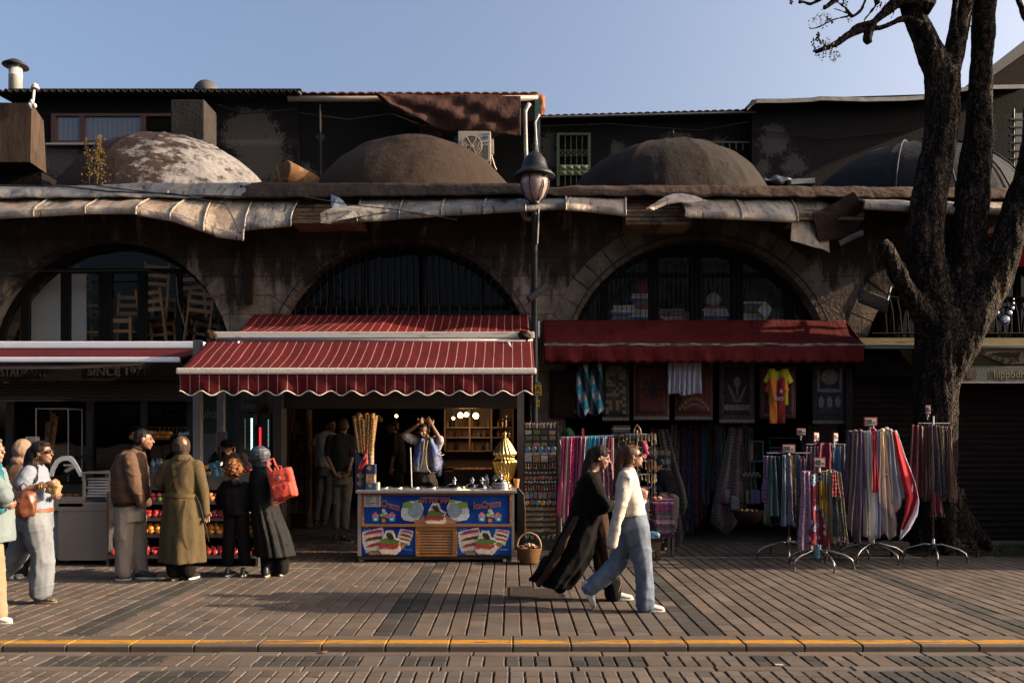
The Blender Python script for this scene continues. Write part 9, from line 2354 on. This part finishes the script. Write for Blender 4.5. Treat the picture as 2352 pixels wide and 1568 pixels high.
b=MB();b.loft([(Z(148,722,-.24),X_*.115,Y_*.03),(Z(142,745,-.24),X_*.125,Y_*.05),(Z(130,800,-.24),X_*.135,Y_*.065),(Z(122,850,-.24),X_*.14,Y_*.065),(Z(120,868,-.24),X_*.13,Y_*.045)],18);b.blob('bag_body',mat('tan_bag',(.20,.062,.022),.45,var=.3,scale=6,bump=.4,bscale=12),bg,voxel=.010,smooth=5,disp=folds(.016,8,6,3))
b=MB();b.tube([Z(125,725,-.25),Z(122,690,-.26),Z(140,672,-.26),Z(158,688,-.26),Z(168,725,-.25)],.006,6);b.build('handle',mat('dark_handle',(.06,.02,.01),.5),bg,smooth=True)
b=MB();b.bbox(Z(317,706,-.12),(.12,.09,.10),.012,Matrix.Rotation(R(16),3,'Y'));b.ell(Z(325,675,-.12),(.045,.035,.03));o=b.blob('paper_snack',mat('kraft_paper',(.42,.27,.13),.8,bump=.4,bscale=20),voxel=.008,smooth=2,disp=folds(.008,12,12,2));tag(o,'crumpled kraft paper wrap with food held by the woman in sunglasses','snack')
Y=7.0;Z=lambda x,y,dy=0:Z1(x,y,Y+dy)
J=dict(H=Z(-42,478),N=Z(-75,560),SL=Z(-85,605,.17),SR=Z(-95,605,-.17),EL=Z(-10,740,.17),ER=Z(-55,760,-.2),WL=Z(20,775,.05),WR=Z(8,785,-.15),PL=Z(-95,900,.08),PR=Z(-90,900,-.08),KL=Z(-180,1150,.07),KR=Z(-45,1160,-.04),AL=Z(-300,1330,.06),AR=Z(-15,1425,-.04),TL=Z(-280,1440,.06),TR=Z(80,1470,-.04))
t=person('older person in a pale blue coat and blue scarf at the left border',V((Z(-70,900).x,Y,0)),J,SK1,s=1.0,f=(1,-.1,0),curlR=.8,NR=(0,.9,.3))
b=MB();b.loft([(Z(-75,560),X_*.07,Y_*.07),(Z(-80,590),X_*.12,Y_*.17),(Z(-70,700),X_*.165,Y_*.2),(Z(-65,850),X_*.18,Y_*.2),(Z(-60,1015),X_*.19,Y_*.21)],20)
cones(b,Z(-92,610,-.16),.082,Z(15,745,-.2),.085,Z(20,780,-.17),.06);cones(b,Z(-85,610,.16),.08,Z(20,740,.17),.075)
b.blob('coat',fabm('pale_aqua_coat',(.24,.29,.30),var=.06),t,voxel=.011,smooth=6,disp=folds(.014,6,3,1))
b=MB();cones(b,Z(-60,575,-.05),.06,Z(-20,620,-.10),.06,Z(0,700,-.13),.05,Z(-5,830,-.16),.04);b.ell(Z(-65,570),(.10,.11,.05));b.blob('scarf',mat('blue_scarf',(.02,.05,.16),.8,c2=(.03,.26,.26),scale=9,bump=.3),t,voxel=.009,smooth=4,disp=folds(.01,9,6,2))
b=MB();cones(b,Z(-80,900,-.06),.12,Z(-45,1160,-.04),.10,Z(-15,1430,-.04),.085);cones(b,Z(-90,900,.06),.12,Z(-180,1150,.07),.10,Z(-290,1340,.06),.08);b.blob('trousers',fabm('sand_trousers',(.36,.28,.18)),t,voxel=.011,smooth=6,disp=folds(.014,6,4,5))
shoe(t,V((Z(-60,1500).x,6.95,0)),V((Z(92,1500).x,6.95,0)),UP,m_sh_w,m_sole);shoe(t,Z(-330,1340,.06),Z(-280,1450,.06),(.9,0,.3),m_sh_w,m_sole)
b=MB();hair_cap(b,J['H'],(1,-.1,0),s=1.0);b.blob('hair',hairm('grey',(.16,.13,.12)),t,voxel=.008,smooth=3,disp=hd())
Y=9.3;Z=lambda x,y,dy=0:Z1(x,y,Y+dy)
J=dict(H=Z(130,478),N=Z(110,560),SL=Z(60,610),SR=Z(150,605),EL=Z(20,740),ER=Z(180,740),WL=Z(50,820,.15),WR=Z(150,830,.15),PL=Z(75,890),PR=Z(130,890),KL=Z(80,1060),KR=Z(125,1060),AL=Z(85,1190),AR=Z(125,1190),TL=Z(95,1215,-.1),TR=Z(130,1215,-.1))
t=person('person in a beige headscarf and brown top half hidden behind the walking woman',V((Z(105,800).x,Y,0)),J,SK1,s=.95,voxel=.009,f=(.6,.8,0))
b=MB();b.ell(Z(130,475),(.105,.108,.125));b.ell(Z(118,540),(.10,.10,.07));b.blob('headscarf',fabm('beige_scarf',(.36,.24,.17),var=.1),t,voxel=.010,smooth=5,disp=folds(.01,8,8,2))
b=MB();b.loft([(Z(105,560),X_*.09,Y_*.09),(Z(100,600),X_*.19,Y_*.13),(Z(100,800),X_*.2,Y_*.16),(Z(100,1000),X_*.2,Y_*.17)],20);cones(b,Z(58,615),.08,Z(25,740),.075,Z(50,815,.12),.055);cones(b,Z(155,612),.08,Z(178,740),.075,Z(150,825,.12),.055);b.blob('tunic',fabm('brown_tunic',(.12,.07,.05)),t,voxel=.012,smooth=6,disp=folds(.014,6,4,1))
b=MB();cones(b,Z(80,900),.1,Z(85,1195),.075);cones(b,Z(128,900),.1,Z(125,1195),.075);b.blob('trousers',m_blk,t,voxel=.012,smooth=5)
for x in(70,112):shoe(t,V((Z(x,1220).x,9.4,0)),V((Z(x+25,1220).x,9.2,0)),UP,mat('shoe_pale',(.38,.33,.31),.6),m_sole)
Y=11.25;Z=lambda x,y,dy=0:ZF(x,y,Y+dy)
J=dict(H=Z(1080,350,-.12),N=Z(1090,410,-.02),SL=Z(985,430),SR=Z(1220,440),EL=Z(930,560,-.05),ER=Z(1270,570,-.05),WL=Z(1000,590,-.25),WR=Z(1200,600,-.25),PL=Z(1050,790,.1),PR=Z(1150,790,.1),KL=Z(1050,1060,.1),KR=Z(1150,1060,.1),AL=Z(1050,1320,.1),AR=Z(1150,1320,.1),TL=Z(1050,1350),TR=Z(1150,1350))
t=person('stall keeper in black with a black cap leaning over the fruit counter',V((Z(1100,700).x,Y,0)),J,SK2,voxel=.009,f=(-.1,-1,-.7))
b=MB();b.loft([(Z(1090,400),X_*.09,Y_*.09),(Z(1095,430),X_*.21,Y_*.14),(Z(1100,520),X_*.23,Y_*.16),(Z(1100,700),X_*.2,Y_*.15),(Z(1100,850),X_*.19,Y_*.15)],20);cones(b,Z(985,450),.085,Z(935,560,-.05),.075,Z(1000,588,-.22),.05);cones(b,Z(1220,455),.085,Z(1268,570,-.05),.075,Z(1200,598,-.22),.05);b.blob('black_jacket',m_blk,t,voxel=.012,smooth=6,disp=folds(.014,6,4,1))
b=MB();b.ell(Z(1080,325,-.12),(.10,.105,.075));b.ell(Z(1080,350,-.24),(.07,.07,.012));b.blob('cap',m_blk,t,voxel=.008,smooth=3)
b=MB();cones(b,Z(1050,800,.1),.1,Z(1050,1330,.1),.08);cones(b,Z(1150,800,.1),.1,Z(1150,1330,.1),.08);b.blob('trousers',m_blk,t,voxel=.014,smooth=5)
b=MB();b.tube([Z(1140,315,-.02),Z(1150,350,-.08),Z(1148,400,-.1)],.008,5);b.build('lanyard',mat('pink_lanyard',(.35,.08,.08),.7),t)
Y=13.15;Z=lambda x,y,dy=0:Z3(x,y,Y+dy)
J=dict(H=Z(352,385),N=Z(320,440),SL=Z(250,475),SR=Z(375,475),EL=Z(225,600),ER=Z(390,600),WL=Z(290,690,-.1),WR=Z(380,700,-.1),PL=Z(275,760),PR=Z(340,760),KL=Z(260,950),KR=Z(330,950),AL=Z(235,1130),AR=Z(300,1130),TL=Z(225,1160,-.12),TR=Z(300,1160,-.12))
t=person('man in a white T-shirt and grey jeans in the dim sweet shop doorway',V((Z(300,700).x,Y,.15)),J,SK2,voxel=.010,f=(.7,-.6,-.2))
b=MB();b.loft([(Z(320,430),X_*.08,Y_*.08),(Z(315,460),X_*.17,Y_*.11),(Z(310,560),X_*.18,Y_*.14),(Z(305,715),X_*.17,Y_*.13)],20);cones(b,Z(250,478),.075,Z(232,540),.075);cones(b,Z(375,478),.075,Z(385,540),.075);b.blob('t_shirt',fabm('white_tee',(.42,.42,.45),var=.05),t,voxel=.013,smooth=5,disp=folds(.012,7,5,2))
b=MB();b.loft([(Z(305,705),X_*.16,Y_*.13),(Z(303,790),X_*.17,Y_*.14)],18);cones(b,Z(275,790),.095,Z(260,950),.075,Z(235,1140),.065);cones(b,Z(338,790),.095,Z(330,950),.075,Z(300,1140),.065);b.blob('jeans',fabm('grey_jeans',(.11,.10,.10)),t,voxel=.013,smooth=5,disp=folds(.012,7,4,2))
for x in(235,300):shoe(t,Z(x,1168,.05),Z(x-4,1175,-.18),UP,m_sh_b,m_sh_b)
b=MB();hair_cap(b,J['H'],(.7,-.6,-.2));b.blob('hair',MC['hair_black'],t,voxel=.010,smooth=3)
Y=12.55;Z=lambda x,y,dy=0:Z3(x,y,Y+dy)
J=dict(H=Z(455,388),N=Z(448,455),SL=Z(355,495),SR=Z(510,490),EL=Z(325,640,-.05),ER=Z(520,650,-.05),WL=Z(385,770,-.2),WR=Z(490,770,-.2),PL=Z(410,800),PR=Z(475,800),KL=Z(405,990),KR=Z(465,990),AL=Z(395,1180),AR=Z(465,1185),TL=Z(385,1215,.1),TR=Z(500,1235,-.05))
t=person('man in dark T-shirt and khaki jeans, hands clasped behind his back',V((Z(440,700).x,Y,0)),J,SK2,voxel=.009,f=(.1,1,-.1),HL=V((.8,-.1,-.5)),HR=V((-.8,-.1,-.5)),NL=(0,1,0),NR=(0,1,0),curlL=.6,curlR=.7)
b=MB();b.loft([(Z(448,448),X_*.08,Y_*.08),(Z(438,478),X_*.17,Y_*.11),(Z(438,560),X_*.195,Y_*.14),(Z(440,700),X_*.17,Y_*.13),(Z(442,795),X_*.165,Y_*.13)],20);cones(b,Z(355,500),.085,Z(335,600,-.03),.078);cones(b,Z(512,498),.085,Z(520,610,-.03),.078);b.blob('t_shirt',fabm('charcoal_tee',(.035,.032,.030)),t,voxel=.011,smooth=5,disp=folds(.012,7,5,2))
b=MB();b.loft([(Z(442,785),X_*.155,Y_*.125),(Z(442,860),X_*.17,Y_*.14)],18);cones(b,Z(405,870),.095,Z(402,990),.075,Z(395,1190),.062);cones(b,Z(480,870),.095,Z(472,990),.075,Z(465,1190),.062);b.blob('jeans',fabm('khaki_jeans',(.17,.14,.105)),t,voxel=.011,smooth=5,disp=folds(.012,7,4,2))
shoe(t,V((Z(395,0).x,12.45,.0)),V((Z(385,0).x,12.72,.0)),UP,m_sh_b,mat('orange_sole',(.35,.13,.04),.6));shoe(t,V((Z(435,0).x,12.5,0)),V((Z(540,0).x,12.42,0)),UP,m_sh_b,m_sh_w)
b=MB();hair_cap(b,J['H'],(.1,1,-.1),vol=1.0);b.blob('hair',hairm('brown',(.09,.045,.022)),t,voxel=.009,smooth=3,disp=hd())
for k in range(2):b=MB();w0=J['WR']+V((.01*k,0,.02+.02*k));b.tube([w0+V((.034*math.cos(i*pi/7),.034*math.sin(i*pi/7),.006*math.cos(i)))for i in range(15)],.006,5);b.build('wristband',m_sh_b,t)
Y=11.5;Z=lambda x,y,dy=0:ZV(x,y,Y+dy)
J=dict(H=Z(1035,335,-.06),N=Z(1065,440),SL=Z(915,450),SR=Z(1205,450),EL=Z(750,400,-.08),ER=Z(1250,455,-.08),WL=Z(950,262,-.10),WR=Z(1150,275,-.10),PL=Z(990,900),PR=Z(1140,900),KL=Z(960,1190),KR=Z(1160,1190),AL=Z(950,1500),AR=Z(1160,1500),TL=Z(950,1540,-.1),TR=Z(1160,1540,-.1))
t=person('ice cream vendor in a blue gold-embroidered waistcoat raising both hands over his head',V((Z(1065,900).x,Y,0)),J,SK2,s=.98,voxel=.0075,f=(-.35,-1,-.35),HL=V((.75,0,.75)),HR=V((-.6,0,.85)),NL=(0,1,-.3),NR=(0,1,-.3),curlL=.7,curlR=.3)
m_wsh=fabm('white_shirt',(.56,.54,.56),var=.04)
b=MB();b.loft([(Z(1062,430),X_*.06,Y_*.065),(Z(1062,460),X_*.14,Y_*.10),(Z(1060,560),X_*.155,Y_*.12),(Z(1050,720),X_*.145,Y_*.12),(Z(1045,900),X_*.14,Y_*.12)],20)
cones(b,Z(930,470),.072,Z(860,450,-.04),.070,Z(800,420,-.07),.062);cones(b,Z(1195,475),.072,Z(1230,520,-.03),.066,Z(1255,465,-.07),.060);cones(b,Z(1225,560,.02),.05,Z(1215,610,.02),.04)
b.blob('shirt',m_wsh,t,voxel=.009,smooth=5,disp=folds(.010,9,8,2))
m_ves,nt,bs,oc=newmat('embroidered_blue',.6)
w2=node(nt,'ShaderNodeTexWave');w2 .inputs['Scale'].default_value=14;w2 .inputs['Distortion'].default_value=22;w2 .inputs['Detail'].default_value=2;w2 .wave_type='RINGS';nt.links.new(oc,w2 .inputs['Vector'])
fl2_=math_n(nt,'MULTIPLY',step(nt,w2 .outputs['Fac'],.80,.9),step(nt,nz(nt,oc,9,3),.44,.5))
nt.links.new(mixc(nt,fl2_,mixc(nt,nz(nt,oc,6),(.008,.035,.20),(.015,.10,.42)),(.42,.30,.12)),bs.inputs['Base Color']);bumpn(nt,w2 .outputs['Fac'],bs,.3,.004)
for sgn,pts in((-1,[(1018,445,.035),(985,560,.075),(965,700,.085),(945,820,.09),(935,890,.08)]),(1,[(1130,445,.045),(1160,560,.080),(1175,700,.095),(1185,820,.10),(1180,890,.085)])):
 b=MB();b.loft([(Z(x,y,-.03),X_*w_,Y_*.125)for x,y,w_ in pts],20)
 if sgn>0:cones(b,Z(1225,650),.055,Z(1250,780),.06,Z(1240,930),.045)
 vs_=b.blob('waistcoat',m_ves,t,voxel=.009,smooth=3,disp=folds(.008,8,5,2))
 e=MB()
 if sgn<0:e.tube([Z(1040,470,-.155),Z(1030,600,-.165),Z(1020,740,-.165),Z(990,840,-.165),Z(950,895,-.16),Z(880,900,-.14)],.006,5)
 else:e.tube([Z(1090,470,-.155),Z(1068,600,-.165),Z(1062,740,-.165),Z(1085,860,-.165),Z(1130,918,-.16),Z(1215,905,-.14)],.006,5);e.tube([Z(1200,590,-.12),Z(1230,660,-.12),Z(1270,680,-.1),Z(1308,665,-.06)],.006,5)
 e.build('gold_trim',mat('gold_thread',(.42,.28,.08),.5,.3),vs_)
b=MB();b.loft([(Z(1045,895),X_*.145,Y_*.115),(Z(1050,960),X_*.165,Y_*.13),(Z(1060,1050),X_*.175,Y_*.14)],20);cones(b,Z(985,1040),.10,Z(960,1190),.085,Z(950,1500),.07);cones(b,Z(1140,1040),.10,Z(1160,1190),.085,Z(1160,1500),.07);b.blob('trousers',fabm('dark_khaki',(.045,.04,.03)),t,voxel=.011,smooth=5,disp=folds(.012,7,4,2))
for x in(950,1160):shoe(t,V((Z(x,0).x,Y+.05,0)),V((Z(x,0).x,Y-.2,0)),UP,m_sh_b,m_sh_b)
b=MB();hair_cap(b,J['H'],(-.35,-1,-.35),s=1.0);b.blob('hair',MC['hair_black'],t,voxel=.008,smooth=3,disp=hd())
b=MB();c=J['H'];sd_,f_,u_,M_=frame((-.35,-1,-.35));b.ell(c+f_*.065-u_*.072,(.040,.030,.030),M_);b.blob('beard',hairm('stubble',(.05,.028,.018)),t,voxel=.006,smooth=2)
b=MB();b.tube([J['WL']+V((.05,-.02,.04)),J['WL']+V((.06,-.02,.11))],[.012,.004],6);o=b.build('small_cone',m_wafer,off=J['WL']);tag(o,'small wafer cone held above the vendor head','wafer cone')
Y=13.75;Z=lambda x,y,dy=0:Z3(x,y,Y+dy)
J=dict(H=Z(845,400),N=Z(860,455),SL=Z(840,490,-.15),SR=Z(880,490,.15),EL=Z(850,610,-.2),ER=Z(890,610,.2),WL=Z(835,720,-.2),WR=Z(850,720,.1),PL=Z(880,770,-.08),PR=Z(885,770,.08),KL=Z(875,950,-.08),KR=Z(885,950,.08),AL=Z(870,1110,-.08),AR=Z(885,1110,.08),TL=Z(830,1140,-.08),TR=Z(845,1140,.08))
t=person('man in black in the shadow of the sweet shop, facing left behind the vendor',V((Z(870,700).x,Y,.15)),J,SK2,voxel=.011,f=(-.9,-.2,-.2))
b=MB();b.loft([(Z(862,445),X_*.08,Y_*.08),(Z(868,480),X_*.13,Y_*.19),(Z(875,600),X_*.16,Y_*.21),(Z(882,770),X_*.16,Y_*.19)],20);cones(b,Z(842,492,-.15),.085,Z(850,600,-.2),.075);cones(b,Z(880,492,.15),.085,Z(890,600,.2),.075);b.blob('black_shirt',m_blk,t,voxel=.014,smooth=5,disp=folds(.012,7,5,2))
b=MB();cones(b,Z(880,780,-.08),.115,Z(875,1115,-.08),.08);cones(b,Z(885,780,.08),.115,Z(885,1115,.08),.08);b.blob('navy_trousers',fabm('navy',(.012,.016,.03)),t,voxel=.014,smooth=5)
for k in(-.08,.08):shoe(t,V((Z(885,0).x,Y+k,.15)),V((Z(830,0).x-.1,Y+k,.15)),UP,m_sh_b,m_sh_b)
b=MB();hair_cap(b,J['H'],(-.9,-.2,-.2));b.blob('hair',MC['hair_black'],t,voxel=.010,smooth=3)
Y=12.05;Z=lambda x,y,dy=0:ZS(x,y,Y+dy)
J=dict(H=Z(505,560,-.06),N=Z(540,610),SL=Z(490,660,.05),SR=Z(620,650),EL=Z(470,790,-.1),ER=Z(660,780,-.1),WL=Z(560,850,-.25),WR=Z(590,850,-.25),PL=Z(580,980,.1),PR=Z(660,980,.1),KL=Z(560,900,-.32),KR=Z(665,895,-.32),AL=Z(560,1170,-.34),AR=Z(665,1170,-.34),TL=Z(550,1210,-.42),TR=Z(665,1210,-.42))
t=person('man in dark jacket, cap and grey trousers sitting bent forward in the shade',V((Z(600,900).x,Y,0)),J,SK2,voxel=.010,f=(-.4,-.8,-.6))
b=MB();b.loft([(Z(535,600),X_*.09,Y_*.09),(Z(550,640),X_*.17,Y_*.14),(Z(580,760),X_*.19,Y_*.17),(Z(615,900,.05),X_*.19,Y_*.17),(Z(620,1000,.08),X_*.18,Y_*.17)],20);cones(b,Z(490,670,.03),.085,Z(470,790,-.1),.07,Z(555,848,-.22),.05);cones(b,Z(622,662),.085,Z(662,780,-.1),.07,Z(595,848,-.22),.05);b.blob('dark_jacket',fabm('navy_black',(.010,.010,.014)),t,voxel=.013,smooth=5,disp=folds(.014,7,5,2))
b=MB();cones(b,Z(580,985,.1),.11,Z(560,910,-.30),.09,Z(560,1170,-.34),.07);cones(b,Z(660,985,.1),.11,Z(668,905,-.30),.09,Z(668,1170,-.34),.07);b.blob('grey_trousers',fabm('light_grey',(.22,.19,.17)),t,voxel=.012,smooth=5,disp=folds(.012,7,5,2))
b=MB();b.ell(Z(498,530,-.06),(.10,.11,.07));b.ell(Z(490,548,-.16),(.07,.06,.012));b.blob('cap',m_blk,t,voxel=.009,smooth=3)
for x in(560,668):a=Z(x,0,-.3);shoe(t,V((a.x,11.78,0)),V((a.x,11.53,0)),UP,m_sh_b,m_sh_b)
st_=thing('low_stool','low dark stool under the seated man','stool',V((Z(620,0).x,Y+.1,0)));x=Z(620,0).x
b=MB();zs=Z(0,1030).z;b.box((x,Y+.12,zs-.02),(.34,.3,.04));b.build('seat',m_rw,st_)
for sx_ in(-.14,.14):
 for sy_ in(0,.24):b=MB();b.box((x+sx_,Y+sy_,(zs-.04)/2),(.03,.03,zs-.04));b.build('leg',m_rw,st_)
